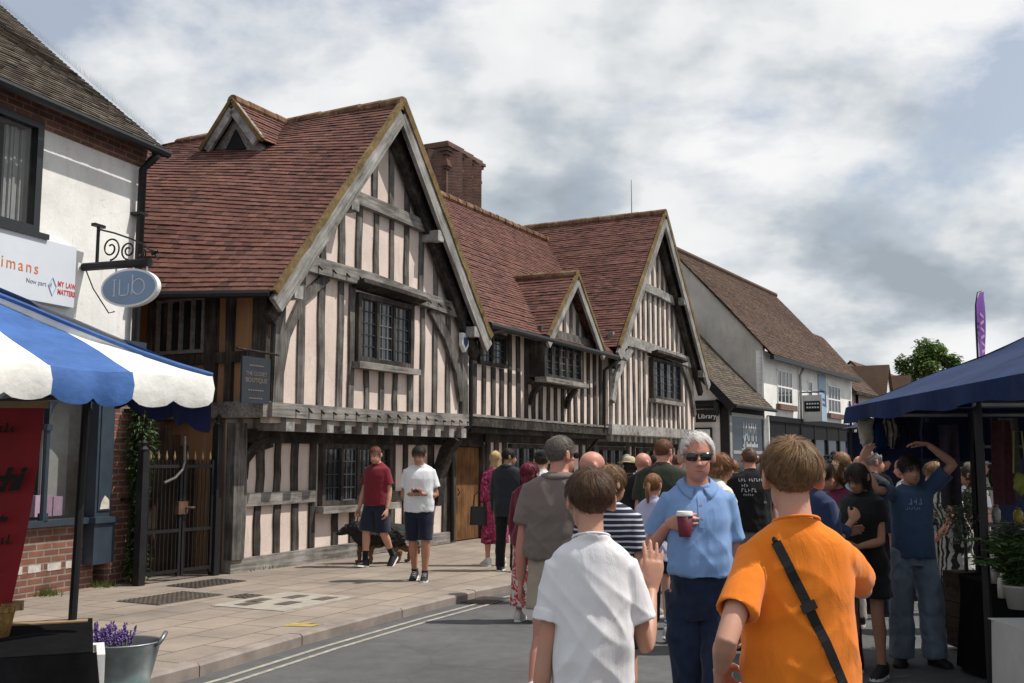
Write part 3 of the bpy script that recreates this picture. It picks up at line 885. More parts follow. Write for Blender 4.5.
for sg, e in ((-1, 12.18), (1, 19.5)):
    p0, p1 = L(e, .85, g2z(e) - .2), L(15.72 + sg * .02, .85, g2z(15.72) - .2)
    MB().beam([p0.lerp(p1, t) for t in (0, .25, .5, .75, 1)], .27, .07, (0, -1, 0), .008).build('bargeboard', TIM_L if sg < 0 else TIM_R, house)
    MB().beam([L(e, .87, g2z(e) + .03 + .02 * (sg > 0)), L(15.72, .87, g2z(15.72) + .03 + .02 * (sg > 0))], .10 + .03 * (sg > 0), .06, (0, -1, 0), .008).build('verge', LICHEN, r4)
    MB().beam([L(e - sg * .15, .64, g2z(e) - .4), L(15.72, .64, g2z(15.72) - .45)], .2, .12, (0, -1, 0), .01).build('rafter', TIM_D, house)
    for t in (.1, .55):
        ss = e + (15.72 - e) * t - sg * .1
        MB().obox(L(ss, .69, g2z(ss) - .38), (.1, 0, 0), (0, .18, 0), (0, 0, .1)).build('purlin_end', TIM_P, house)
# flank of the second gable above the middle eaves and its right side
MB().prism([L(19.0, .5, .1), L(19.0, -4, .1), L(19.0, -4, 4.3), L(19.0, .5, 4.3)], (.12, 0, 0)).build('flank_wall', PLAST, house)

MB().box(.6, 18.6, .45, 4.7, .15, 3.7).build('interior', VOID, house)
# ---- ground storey beyond the first gable
MB().prism([L(5.75, .0, 1.85), L(7.2, .0, 1.85), L(7.2, .0, 2.2), L(5.75, .0, 2.2)], (0, .2, 0)).build('door_head', TIM_D, house)
dr = MB()
for k in range(6):
    a = 6.02 + k * .165
    dr.box(a + .003, a + .162, .05 + rnd.uniform(0, .004), .09, .12, 1.84)
dr = dr.build('door', DOORW, house)
MB().tube([L(6.12, .0, .95), L(6.12, .04, 1.0), L(6.12, .0, 1.08)], .012, 6).build('handle', BLACK, dr)
for a in (5.9, 7.02): MB().box(a, a + .1, -.03, .12, .1, 1.9).build('door_jamb', TIM_DZ, dr)
MB().prism([L(7.1, 0, .1), L(19.0, 0, .1), L(19.0, 0, 2.2), L(7.1, 0, 2.2)], (0, .14, 0)).build('ground_wall', PLAST, house)
f = MB()
for s_ in (7.25, 7.6, 7.95, 10.9, 11.3, 11.8, 12.2, 14.9, 15.3, 18.5, 18.9): stud(f, s_, .15, 2.1, .01, .2)
f.box(7.1, 19, -.05, 0.0, 1.95, 2.15); f.box(7.1, 19, -.045, 0.0, .1, .3)
f.build('timber_frame', TIM_DZ, house)
leaded_window(house, 8.2, 10.6, .95, 1.85, .03, 5, 4, 2, .08, TIM_DZ, None, True)
leaded_window(house, 12.5, 14.6, .9, 1.85, .03, 4, 4, 2, .08, TIM_DZ, None, True)
leaded_window(house, 15.6, 18.2, .9, 1.85, .03, 5, 4, 2, .08, TIM_DZ, None, True)
jt = MB()
for k in range(17):
    s_ = 12.6 + k * .4
    MB().beam([L(s_, .02, 2.12), L(s_, .5, 2.12)], .16, .14, (0, 0, 1), .006).build('joist_end', TIM_P, house)

# ---- drainpipes and alarm box
def pipe(pts, parent, r=.042, mat=None, name='drainpipe'):
    o = MB().tube(pts, r, 10).build(name, mat or BLACK, parent, True)
    return o
pipe([L(6.3, .86, 4.02), L(5.85, .8, 3.9), L(5.62, .62, 3.75), L(5.6, .56, 3.4), L(5.6, .56, 2.25), L(5.52, .4, 2.0), L(5.3, .2, 1.92), L(5.72, .1, 1.8), L(5.74, .1, .15)], house)
hp = MB().obox(L(5.6, .58, 3.72), (.09, 0, 0), (0, .07, 0), (0, 0, .1)).build('hopper', BLACK, house)
pipe([L(12.3, .86, 3.98), L(12.1, .75, 3.86), L(12.0, .55, 3.7), L(12.0, .53, 2.3), L(12.0, .3, 2.0), L(12.0, .1, 1.8), L(12.0, .1, .15)], house)
al = MB().prism([L(5.1, .6, 3.84), L(5.32, .6, 3.84), L(5.32, .6, 3.62), L(5.21, .6, 3.5), L(5.1, .6, 3.62)], (0, -.07, 0)).build('alarm_box', WHT_P, house)
MB().prism([L(5.14, .674, 3.76), L(5.28, .674, 3.76), L(5.28, .674, 3.66), L(5.21, .674, 3.58), L(5.14, .674, 3.66)], (0, -.004, 0)).build('shield_mark', M('navy', (.03, .05, .16), .5), al)

# ---- chimney
ch = MB()
CS, CO = 10.95, -3.35
for k in range(3):
    a = CS + k * .58; oo = CO - (k % 2) * .0 - k * .05
    ch.box(a - .33, a + .33, -oo - .36, -oo + .36, 6.6, 9.3)
    ch.obox(L(a, oo, 7.9), (.31, .31, 0), (-.31, .31, 0), (0, 0, 1.26))
chm = ch.build('chimney', BR_CHIM, house)
cc = MB()
for k in range(3):
    a = CS + k * .58; oo = CO - k * .05
    for j, (z0, g) in enumerate(((8.7, .03), (8.76, .06), (8.84, .03), (9.06, .05), (9.14, .09), (9.22, .13), (9.3, .07))):
        cc.box(a - .335 - g, a + .335 + g, -oo - .365 - g + k * .002, -oo + .365 + g, z0 + k * .003, z0 + .075 + k * .003 + .0)
cc.build('chimney_cap', BR_CHIM, chm)
ae = thing('lightning_rod', 'thin lightning rod standing up behind the second gable ridge', 'rod', (0, 0, 0))
pr_ = house.matrix_basis
def H(p): return Matrix.Translation((A0.x, A0.y, 0)) @ Matrix.Rotation(R(90) - TH, 4, 'Z') @ V(p)
ae.location = H(L(15.72, -.1, 8.2))
MB().tube([(0, 0, -.1), (0, 0, 1.1)], [.016, .008], 6).build('rod', M('galvanised', (.25, .25, .26), .5, .1, 10, .05, .5, .6), ae)
# ------------------------------------------------------------------ iron gate in the passage
gate = thing('iron_gate', 'black double iron gate with gold spear tips closing the passage', 'gate', (A0.x, A0.y, .1), R(90) - TH)
GOLD = M('old_gilt', (.32, .22, .11), .5, .3, 20, .1, .5, .4)
def leaf(s0, s1):
    f = MB()
    for z in (.12, .62, 1.42):
        f.box(s0, s1, .0, .035, z - .02, z + .02)
    f.box(s0, s0 + .04, -.003, .038, .06, 1.5); f.box(s1 - .04, s1, -.003, .038, .06, 1.5)
    lf = f.build('gate_leaf', BLACK, gate)
    b = MB(); n = max(3, int((s1 - s0) / .062))
    for i in range(1, n):
        s = s0 + (s1 - s0) * i / n
        b.tube([(s, .018, .1), (s, .018, 1.5)], .009, 6)
    b.build('bars', BLACK, lf)
    t = MB()
    for i in range(1, n, 2):
        s = s0 + (s1 - s0) * i / n
        t.lathe([(.004, 1.49), (.017, 1.53), (.012, 1.56), (.001, 1.62)], (s, .018, 0), 6)
    t.build('spear_tips', GOLD, lf)
leaf(-1.42, -.82); leaf(-.80, -.26)
for s in (-.2, -1.47):
    p = MB(); p.box(s - .05, s + .05, -.04, .06, 0, 1.95 if s > -1 else 1.6); p.lathe([(.05, 0), (.065, .03), (.03, .07), (.05, .11), (.001, .16)], (s, .01, 1.95 if s > -1 else 1.6), 10)
    p.build('gate_post', BLACK, gate)
MB().tube([(-.81, .0, 1.8), (-.81, -.01, 1.48), (-.86, -.03, 1.38), (-1.0, -.05, 1.28), (-1.18, -.05, 1.22)], .018, 8).build('draw_handle', M('steel', (.17, .16, .15), .4, .2, 10, .05, .5, .7), gate)
lb = MB(); lb.box(-.9, -.74, -.03, .04, .82, .98); lb.tube([(-.78, -.03, .9), (-.74, -.08, .9), (-.68, -.08, .9)], .014, 6)
lb.build('lock_box', M('rusty_iron', (.10, .055, .035), .8, .4, 15, .3), gate)
wg = thing('wooden_gate', 'brown arched plank gate standing behind the iron gate', 'gate', (A0.x, A0.y, .1), R(90) - TH)
pl = MB()
for i in range(11):
    a = -1.62 + i * .152
    zt = 2.02 - .9 * ((a + .076 + .78) ** 2)
    pl.box(a + .003, a + .149, .62 + rnd.uniform(0, .006), .66, .02, zt)
pl.build('planks', m_timber('gate_planks', (.034, .021, .014), (.10, .06, .036), 'z', .5), wg)
MB().box(-1.62, .05, .66, .7, .4, .55).build('ledge', TIM_D, wg)
# back of the passage
bk = thing('passage_wall', 'dark brick wall closing the passage behind the gates', 'wall', (A0.x, A0.y, 0), R(90) - TH)
MB().box(-4, .2, 4.9, 5.1, .05, 3.0).build('wall', BR_CHIM, bk)

# climbing greenery on the downpipe beside the gate
lm = m_leaf('garland_leaf', (.025, .055, .018), (.075, .13, .035))
cl = thing('climbing_plant', 'bushy green garland climbing the black pipe beside the iron gate', 'plant', (-4.60, 12.97, .1))
sm = MB(); lv = MB()
for k in range(4):
    sm.tube([(rnd.uniform(-.05, .05), rnd.uniform(-.05, .05), z) for z in (0, .5, 1, 1.5, 2, 2.4)], .012, 5)
def leafq(mb, c, d, up, l, w_):
    d = d.normalized(); s = d.cross(up)
    if s.length < .01: s = V((1, 0, 0))
    s.normalize(); n = s.cross(d)
    mb.add([c, c + d * l * .5 + s * w_ + n * .1 * l, c + d * l, c + d * l * .5 - s * w_ + n * .1 * l], [(0, 1, 2, 3)])
for k in range(1700):
    z = rnd.uniform(.05, 2.3); a = rnd.uniform(0, 6.28); r = .15 * math.sqrt(rnd.random()) * (1 + .5 * math.sin(z * 4.2 + 1)) * (.65 + .22 * z)
    c = V((r * math.cos(a) * .8, r * math.sin(a) * .8, z))
    leafq(lv, c, V((math.cos(a) + rnd.uniform(-.6, .6), math.sin(a) + rnd.uniform(-.6, .6), rnd.uniform(-1.3, .3))), V((0, 0, 1)), rnd.uniform(.05, .11), rnd.uniform(.012, .024))
sm.build('stems', TIM_D, cl); lv.build('leaves', lm, cl)

# hanging boutique sign at the flank
BLUEBLK = M('slate_blue_board', (.025, .032, .042), .55, .15, 8, .05)
bs_ = thing('boutique_sign', 'dark slate boutique board hanging from a bar at the corner of the timber house', 'sign', (A0.x, A0.y, 0), R(90) - TH)
MB().box(-.52, .02, -.66, -.63, 2.33, 2.93).build('board', BLUEBLK, bs_)
MB().tube([(-.62, -.645, 3.02), (.2, -.645, 3.0)], .016, 8).build('bar', TIM_D, bs_)
hk = MB()
for s in (-.42, -.08): hk.tube([(s, -.645, 2.92), (s, -.645, 3.02)], .006, 5)
hk.build('hooks', BLACK, bs_)
gl = M('sign_gold', (.17, .13, .10), .6, .1)
for tx, z, sz in (('THE CLOSET', 2.69, .072), ('BOUTIQUE', 2.60, .085)):
    if sz > .05: text_obj(tx, sz, gl, bs_, (-.25, -.662, z), (1, 0, 0), (0, 0, 1), align='CENTER')
ln = MB()
for z, w_ in ((2.50, .15), (2.395, .13), (2.82, .14)):
    for k in range(7):
        a = -.25 - w_ + k * w_ * 2 / 7
        ln.box(a, a + w_ * .2, -.664, -.66, z - .008, z + .008)
ln.build('small_print', gl, bs_)

# ------------------------------------------------------------------ near left shop
shop = thing('brick_shop', 'white rendered brick shop with dark blue arched shopfront and brown tiled roof', 'shop', (B0.x, B0.y, 0), R(90) - THL)
NAVY = M('shopfront_blue', (.030, .043, .060), .45, .15, 7, .08, .4)
uw = MB()
for a, b, c, d in ((-9, .2, 2.95, 4.12), (-1.62, .2, 4.12, 5.36), (-9, -3.88, 4.12, 5.36)):
    uw.box(a, b, 0, .25, c, d)
uw.build('upper_wall', WHITE, shop)
MB().box(-9, .21, -.035, .25, 5.36, 5.62).build('brick_band', BR_RED, shop)
MB().box(-9, .205, -.02, .25, 5.40, 5.43).build('brick_course', BR_RED, shop)
MB().prism([L(.2, -.25, .1), L(.2, -8, .1), L(.2, -8, 5.6), L(.2, -.25, 5.6)], (-.2, 0, 0)).build('flank_wall', m_brick('flank_brick', (.25, .09, .055), (.18, .06, .04), (.28, .24, .2), rot=(R(90), 0, R(90))), shop)
MB().prism([L(.21, -.25, 5.6), L(.21, -5.6, 5.6), L(.21, -2.9, 7.95)], (-.2, 0, 0)).build('gable_end', MATS['flank_brick'], shop)
rf = MB()
sl_ = math.hypot(1, .82)
tiles_patch(rf, L(-4.9, .26, 5.60), L(.2, .26, 5.60), L(-4.9, -2.9, 8.2), L(.2, -2.9, 8.2), 34, 48)
r_ = rf.build('roof', T_BROWN, shop)
MB().prism([L(-9, .24, 5.56), L(.2, .24, 5.56), L(.2, -2.9, 8.15), L(-9, -2.9, 8.15)], (0, 0, .03)).build('roof_deck', TIM_D, r_)
MB().prism([L(-9, -6.0, 5.54), L(.3, -6.0, 5.54), L(.3, -2.9, 8.15), L(-9, -2.9, 8.15)], (0, 0, .03)).build('roof_back', T_BROWN, r_)
sp = MB()
for k in range(150):
    t = k / 150; p = L(.19, .26 - t * 3.15, 5.66 + t * 3.15 * .82)
    for sg in (-1, 1):
        q = p + V((sg * rnd.uniform(.02, .05), rnd.uniform(-.02, .02), .11))
        sp.add([p, p + V((0, .004, 0)), q], [(0, 1, 2)])
sp.build('bird_spikes', M('spike_wire', (.6, .62, .64), .4, .05, 5, 0, .5, .3), r_)
MB().tube([L(-9, .31, 5.55), L(.24, .31, 5.54)], .055, 8).build('gutter', BLACK, r_)
MB().obox(L(.24, .2, 5.56), (.04, 0, 0), (0, .12, 0), (0, 0, .035)).build('gutter_end', BLACK, r_)
pipe([L(.06, .30, 5.5), L(.04, .2, 5.4), L(.02, .1, 5.3), L(.02, .09, 3.0), L(.13, .09, 2.7), L(.16, .09, .15)], shop, .05)
pb = MB()
for z in (4.7, 3.6, 2.2, 1.1): pb.box(-.06, .1 if z > 3 else .24, -.15, 0, z, z + .035)
pb.build('pipe_bracket', BLACK, shop)
# upper window
wf = MB()
for a, b, c, d in ((-3.9, -1.60, 5.33, 5.41), (-3.9, -1.60, 4.13, 4.21), (-1.69, -1.60, 4.21, 5.33), (-3.9, -3.81, 4.21, 5.33), (-2.42, -2.34, 4.21, 5.33)):
    wf.box(a, b, -.05, .06, c, d)
wf.box(-4.0, -1.52, -.12, .02, 4.07, 4.13)
win = wf.build('window', M('black_upvc', (.018, .019, .022), .35, .1, 9, .02, .5), shop)
MB().add([L(-3.8, .0, 4.2), L(-1.7, .0, 4.2), L(-1.7, .0, 5.33), L(-3.8, .0, 5.33)], [(0, 1, 2, 3)]).build('pane', CLEAR, win)
MB().box(-4.0, -1.4, .6, .65, 4.0, 5.5).build('room_behind', M('grey_room', (.10, .12, .13), .9, .2, 2, 0), win)
cu = MB()
for k in range(8):
    a = -1.98 + k * .035
    cu.box(a, a + .03, .12 + .02 * math.sin(k * 1.7), .15 + .02 * math.sin(k * 1.7), 4.2, 5.3)
cu.build('curtain', M('net_curtain', (.55, .56, .54), .9, .1), win)
# fascia sign board
SIGNW = M('sign_board_white', (.62, .66, .72), .4, .04, 3, .02, .4)
fb = MB().box(-5.5, -1.06, -.09, -.02, 3.36, 4.07).build('sign_board', SIGNW, shop)
ORG = M('sign_orange', (.62, .20, .06), .5, .05)
REDL = M('sign_red', (.55, .07, .08), .5, .05)
GREY = M('sign_grey', (.25, .28, .32), .5, .05)
text_obj('imans', .185, ORG, fb, (-2.16, -.092, 3.66), (1, 0, 0), (0, 0, 1), spacing=1.3)
text_obj('Now part of', .075, GREY, fb, (-1.80, -.092, 3.545), (1, 0, 0), (0, 0, 1))
text_obj('MY LAW', .085, REDL, fb, (-1.33, -.092, 3.575), (1, 0, 0), (0, 0, 1), spacing=1.2, bold=.002, sx=.75)
text_obj('MATTERS', .085, REDL, fb, (-1.33, -.092, 3.485), (1, 0, 0), (0, 0, 1), spacing=1.05, bold=.002, sx=.75)
dm = MB()
dp = [L(-1.41, .093, 3.66), L(-1.35, .093, 3.56), L(-1.41, .093, 3.45), L(-1.47, .093, 3.56)]
dm.tube(dp + dp[:1], .006, 5)
dm.build('diamond_emblem', M('sign_silver', (.30, .42, .55), .4, .1), fb)
# cornice and shopfront
cn = MB(); cn.box(-6, -.02, -.30, .0, 2.98, 3.05); cn.box(-6, -.05, -.22, .0, 2.86, 2.98); cn.box(-6, -.08, -.06, .0, 2.5, 2.86)
cn.build('cornice', NAVY, shop)
MB().box(-.02, .21, -.1, .0, 2.93, 3.02).build('stone_band', M('weathered_stone', (.36, .34, .30), .9, .3, 6, .3), shop)
MB().box(-.29, .21, -.03, .25, .1, 2.94).build('brick_pier', BR_RED, shop)
MB().box(-6, -.45, -.0, .25, .1, .86).build('brick_plinth', BR_RED, shop)
wb = MB()
for k in range(14):
    a = -.7 - k * .28
    wb.box(a - .2, a + rnd.uniform(-.02, .03), -.006, .0, .36, .44)
wb.build('painted_bricks', M('flaked_white', (.5, .46, .42), .9, .3, 12, .2), shop)
pw = MB(); pw.box(-.60, -.32, -.12, .1, .9, 2.6); pw.box(-.64, -.29, -.16, .1, .38, .9); pw.box(-.66, -.27, -.19, .1, .86, .93); pw.box(-.56, -.36, -.135, .1, 1.0, 2.5)
pw.build('pilaster', NAVY, shop)
MB().prism([L(-.54, .139, 1.02), L(-.38, .139, 1.02), L(-.39, .139, 1.13), L(-.46, .139, 1.18), L(-.52, .139, 1.10)], (0, -.004, 0)).build('peeled_patch', M('peeled_primer', (.55, .50, .44), .9, .3, 14), shop)
sf = MB(); sf.box(-6, -.5, -.1, .1, .86, .93)
sf.build('window_sill', NAVY, shop)
# arched lights
def arch_light(sa, sb, zb, zs):
    r = (sb - sa) / 2; cx_ = (sa + sb) / 2; zt = 2.52
    f = MB(); N = 18
    arc = [(cx_ - r * math.cos(math.pi * i / N), zs + r * math.sin(math.pi * i / N)) for i in range(N + 1)]
    for i in range(N):
        (x0, z0), (x1, z1) = arc[i], arc[i + 1]
        f.prism([L(x0, .04, z0), L(x1, .04, z1), L(x1, .04, zt), L(x0, .04, zt)], (0, .08, 0))
    o = f.build('window', NAVY, shop)
    gp = [L(sa, -.01, zb), L(sb, -.01, zb)] + [L(x, -.01, z) for x, z in arc[::-1]]
    MB().add(gp, [tuple(range(len(gp)))]).build('pane', CLEAR, o)
    c_ = MB(); c_.tube([L(sb + .045, .06, zb), L(sb + .045, .06, zs)], .035, 8); c_.tube([L(sb + .045, .06, zs - .05), L(sb + .045, .06, zs + .02)], .055, 8)
    c_.tube([L(sb + .045, .06, zb), L(sb + .045, .06, zb + .08)], .055, 8)
    c_.build('column', NAVY, o)
for k in range(5):
    arch_light(-1.30 - k * .83, -.56 - k * .83, .93, 1.98)
MB().box(-6, -.3, .9, .95, .3, 2.9).build('room_behind', M('room_cream', (.30, .32, .31), .9, .25, .8, 0), shop)
MB().box(-1.02, -.62, .3, .34, .95, 2.7).build('blind', M('blind_cloth', (.50, .51, .49), .9, .1), shop)
bx = MB(); bx.box(-1.28, -1.02, .12, .2, .96, 1.2); bx.box(-1.0, -.86, .12, .2, .96, 1.18)
bx.build('window_card', M('pink_card', (.62, .42, .56), .7, .15, 10), shop)
gr = MB()
for (x, n_) in ((-4.95, 120), (-5.25, 150)):
    for k in range(n_):
        p = V((x + rnd.gauss(0, .11), 13.02 + (x + 4.836) * 2.6 - .12 + rnd.gauss(0, .06), .1))
        gr.add([p, p + V((.012, 0, 0)), p + V((rnd.uniform(-.05, .05), rnd.uniform(-.05, .05), rnd.uniform(.04, .12)))], [(0, 1, 2)])
for k in range(110):
    p = V((-2.98 + rnd.gauss(0, .12), 15.62 + rnd.gauss(0, .1), .1)); p = A0 + E1 * rnd.uniform(.3, 1.2) + N1 * rnd.uniform(.02, .1) + V((0, 0, .1))
    gr.add([p, p + V((.012, 0, 0)), p + V((rnd.uniform(-.04, .04), rnd.uniform(-.04, .04), rnd.uniform(.03, .08)))], [(0, 1, 2)])
tag(gr.build('grass_tufts', m_leaf('weed', (.07, .10, .02), (.16, .19, .045))), 'yellow green grass tufts growing at the foot of the walls', 'grass', kind='stuff')

# oval hanging sign on a scrolled bracket
hs = thing('hanging_sign', 'pale blue oval sign with white rim hanging from a scrolled iron bracket', 'sign', (B0.x, B0.y, 0), R(90) - THL)
sc_, so_ = -.86, 0.0     # bracket springs from the wall at s = sc_
BO = .20
def LS(s, o, z): return L(s, BO + o * .8, 3.52 + (z - 3.52) * .84)
ib = MB()
ib.tube([LS(sc_, .02, 3.5), LS(sc_, .02, 4.1)], .02, 8); ib.obox(LS(sc_, .02, 4.1), (.09, 0, 0), (0, .03, 0), (0, 0, .018))
br = ib.build('wall_bar', BLACK, hs)
MB().tube([L(sc_, .02, 3.52), L(sc_, .98, 3.52)], .05, 10).build('arm', BLACK, hs)
sq = MB()
def spiral(c0, c1, r, turns, flip=1, start=0.0):
    return [LS(sc_, c0 + math.cos(start + flip * t * turns * 2 * math.pi) * r * (1 - .75 * t), c1 + math.sin(start + flip * t * turns * 2 * math.pi) * r * (1 - .75 * t)) for t in [i / 30 for i in range(31)]]
sq.tube(spiral(.26, 3.76, .17, 1.6, 1, -1.57), .011, 6); sq.tube(spiral(.58, 3.71, .13, 1.6, -1, -1.57), .011, 6); sq.tube(spiral(.82, 3.65, .08, 1.5, 1, -1.57), .010, 6)
sq.tube([LS(sc_, .02, 4.05), LS(sc_, .3, 3.98), LS(sc_, .6, 3.88), LS(sc_, .85, 3.78), LS(sc_, 1.05, 3.62), LS(sc_, 1.12, 3.55)], .011, 6)
for k in range(10):
    a = k * .7
    sq.tube([LS(sc_, 1.0, 3.62), LS(sc_ + .05 * math.cos(a), 1.05 + .05 * math.sin(a), 3.66 + .02 * k / 5)], .009, 5)
sq.build('scrollwork', BLACK, hs)
cd = MB(); cd.tube([L(sc_, .05, 3.5), L(sc_, .18, 3.25), L(sc_, .42, 2.95), L(sc_ + .03, .48, 2.97)], .008, 5)
cd.build('cable', BLACK, hs)
ov = MB()
for (ry, rz, t, nm) in ((.40, .225, .035, 0),):
    N = 48
    rr = [[L(sc_ + sx_, .72 + math.cos(2 * math.pi * i / N) * ry * k_, 3.23 + math.sin(2 * math.pi * i / N) * rz * k_) for i in range(N)] for sx_, k_ in ((-.035, .96), (-.035, 1), (.035, 1), (.035, .96))]
    ov.loft(rr)
rim = ov.build('sign_rim', M('white_enamel', (.72, .73, .75), .35, .05), hs)
ob = MB(); N = 48
for sx_ in (-.0385,):
    ob.loft([[L(sc_ + s2, .72 + math.cos(2 * math.pi * i / N) * .372, 3.23 + math.sin(2 * math.pi * i / N) * .2) for i in range(N)] for s2 in (-.0375, .0375)])
pan = ob.build('sign_panel', M('pale_blue_enamel', (.20, .29, .43), .35, .06, 3, .02, .4), hs)
wt = M('sign_letter_white', (.60, .64, .70), .5, .03)
lt = MB()
fx = sc_ - .0405
def stroke(pts, r=.0075):
    lt.tube([L(fx, a, z) for a, z in pts], r, 5)
cx0 = .72
# I  L  U  b : thin tall characters on the face towards the near end of the street
stroke([(cx0 - .20, 3.33), (cx0 - .20, 3.14)]); stroke([(cx0 - .225, 3.33), (cx0 - .175, 3.33)], .005); stroke([(cx0 - .225, 3.14), (cx0 - .175, 3.14)], .005)
stroke([(cx0 - .125, 3.33), (cx0 - .125, 3.15), (cx0 - .10, 3.14), (cx0 - .04, 3.14), (cx0 - .01, 3.15), (cx0 + .0, 3.18), (cx0 + .0, 3.28)])
stroke([(cx0 + .055, 3.38), (cx0 + .055, 3.15)])
stroke([(cx0 + .055 + .085 + .085 * math.cos(t), 3.235 + .09 * math.sin(t)) for t in [math.pi + i * 2 * math.pi / 20 for i in range(21)]], .0065)
lt.build('lettering', wt, pan)
for sx_ in (.5, .94):
    MB().tube([L(sc_, sx_, 3.42), L(sc_, sx_, 3.5)], .012, 6).build('hanger', wt, hs)

for c_ in list(hs.children): c_.location.z = .36

# ------------------------------------------------------------------ near left market stall
ES, NS = dirs(R(36))
S0 = V((-1.63, 5.62, 0))                  # far roadside corner of the canopy
stall = thing('striped_stall', 'market stall with blue and white striped scalloped canopy', 'market stall', (S0.x, S0.y, 0), R(90) - R(36))
CB = M('canopy_blue', (.05, .12, .32), .65, .22, 5, .3, .2, bscale=14, bdist=.02)
CW = M('canopy_white', (.76, .745, .70), .65, .13, 5, .3, .2, bscale=14, bdist=.02)
CD = M('canopy_navy', (.012, .02, .09), .7, .2, 6, .1)
EZ, RZ, SW = 2.05, 2.86, 1.45
def canopy_pt(a, t):
    """a: distance back along the eave, t: 0 eave .. 1 ridge; hipped end at a = 0, the cloth sags a little."""
    o_ = -SW * t; a2 = max(a, 1.28 * t)
    z = EZ + (RZ - EZ) * t - .055 * math.sin(math.pi * t) * (1 + .5 * math.sin(a * 3.1)) - .015 * math.sin(a * 2.2) * (1 - t) + .016 * mnoise.noise(V((a * 3.5, t * 3, 2))) + .008 * mnoise.noise(V((a * 9, t * 8, 5)))
    return L(-a2, o_, z)
WS = .44
cloth_b, cloth_w = MB(), MB()
for k in range(13):
    a0, a1 = (k * WS + (.05 if k else 0)), (k + 1) * WS + .05
    mb = cloth_w if k % 2 == 0 else cloth_b
    nu, nv = 6, 10
    g = [[canopy_pt(a0 + (a1 - a0) * i / nu, j / nv) for i in range(nu + 1)] for j in range(nv + 1)]
    vs = [p for r in g for p in r]
    mb.add(vs, [(j * (nu + 1) + i, j * (nu + 1) + i + 1, (j + 1) * (nu + 1) + i + 1, (j + 1) * (nu + 1) + i) for j in range(nv) for i in range(nu)])
    # scalloped valance
    vn = 12; top, bot = [], []
    for i in range(vn + 1):
        u_ = i / vn; a = a0 + (a1 - a0) * u_
        sc = abs(math.sin(math.pi * 2 * (u_))) ** .55
        e = canopy_pt(a, 0)
        wob = .02 * mnoise.noise(V((a * 6, 1, 3))) + .014 * math.sin(a * 17 + mnoise.noise(V((a * 3, 0, 0))) * 4)
        top.append(e + V((0, -.012, 0))); bot.append(e + V((0, -.02 - wob, -.135 - .035 * sc)))
    mids = [(t_ + b_) / 2 + V((0, -.018, 0)) for t_, b_ in zip(top, bot)]
    vs = top + mids + bot; n1 = vn + 1
    mb.add(vs, [(r * n1 + i, r * n1 + i + 1, (r + 1) * n1 + i + 1, (r + 1) * n1 + i) for r in (0, 1) for i in range(vn)])
# far hipped end
hb, hw = MB(), MB()
for k in range(8):
    y0, y1 = k * SW / 4, (k + 1) * SW / 4
    mb = hw if k % 2 else hb
    def hp_(y):
        t = min(y, 2 * SW - y) / SW
        return L(-1.28 * t, -y, EZ + (RZ - EZ) * t), L(.0, -y, EZ)
    a, b = hp_(y0); c, d = hp_(y1)
    mb.add([b, d, c, a], [(0, 1, 2, 3)])
for mb, mat_, nm in ((cloth_w, CW, 'white_stripes'), (cloth_b, CB, 'blue_stripes'), (hb, CB, 'blue_stripes'), (hw, CW, 'white_stripes')):
    o = mb.build(nm, mat_, stall); smooth_angle(o, 50)
pp = MB()
pp.tube([canopy_pt(0, j / 10) + V((0.005, -.005, .006)) for j in range(11)], .014, 6)
pp.build('piping', CB, stall)
ev = MB(); vs = []
nn_ = 24
for i in range(nn_ + 1):
    y = i / nn_ * 1.15; sc = abs(math.sin(math.pi * i / 4)) ** .6; dk_ = .28 * (1 - .8 * i / nn_)
    vs += [L(.0, -y, EZ), L(.01 + .03 * math.sin(i), -y, EZ - dk_ - .04 * sc)]
ev.add(vs, [(2 * i, 2 * i + 2, 2 * i + 3, 2 * i + 1) for i in range(nn_)])
ev.build('end_valance', CD, stall)
# back slope and under-canopy frame
bkc = MB(); bkc.add([L(-1.28, -SW, RZ), L(-4.8, -SW, RZ), L(-4.8, -2 * SW, EZ), L(0, -2 * SW, EZ)], [(0, 1, 2, 3)])
bkc.build('back_slope', CB, stall)
fr = MB()
for a, b in (((-.05, -.05, 1.98), (-4.7, -.05, 1.98)), ((-.05, -.05, 1.98), (-.05, -2.8, 1.98)), ((-.05, -2.8, 1.98), (-4.7, -2.8, 1.98))):
    fr.tube([L(*a), L(*b)], .018, 6)
fr.build('frame_rail', BLACK, stall)
def corner_post(x, y, h=2.0, name='post'):
    p = stall.matrix_basis
    return (x, y, h)
SI = (Matrix.Translation((S0.x, S0.y, 0)) @ Matrix.Rotation(R(54), 4, 'Z')).inverted()
def SL(x, y, z): return SI @ V((x, y, z))
PX, PY = -2.49, 6.0
MB().tube([SL(PX, PY, 0), SL(PX + .03, PY + .02, 2.03)], .024, 8).build('post', BLACK, stall)
MB().tube([SL(-3.9, 4.6, 0), SL(-3.9, 4.6, 2.4)], .024, 8).build('post', BLACK, stall)
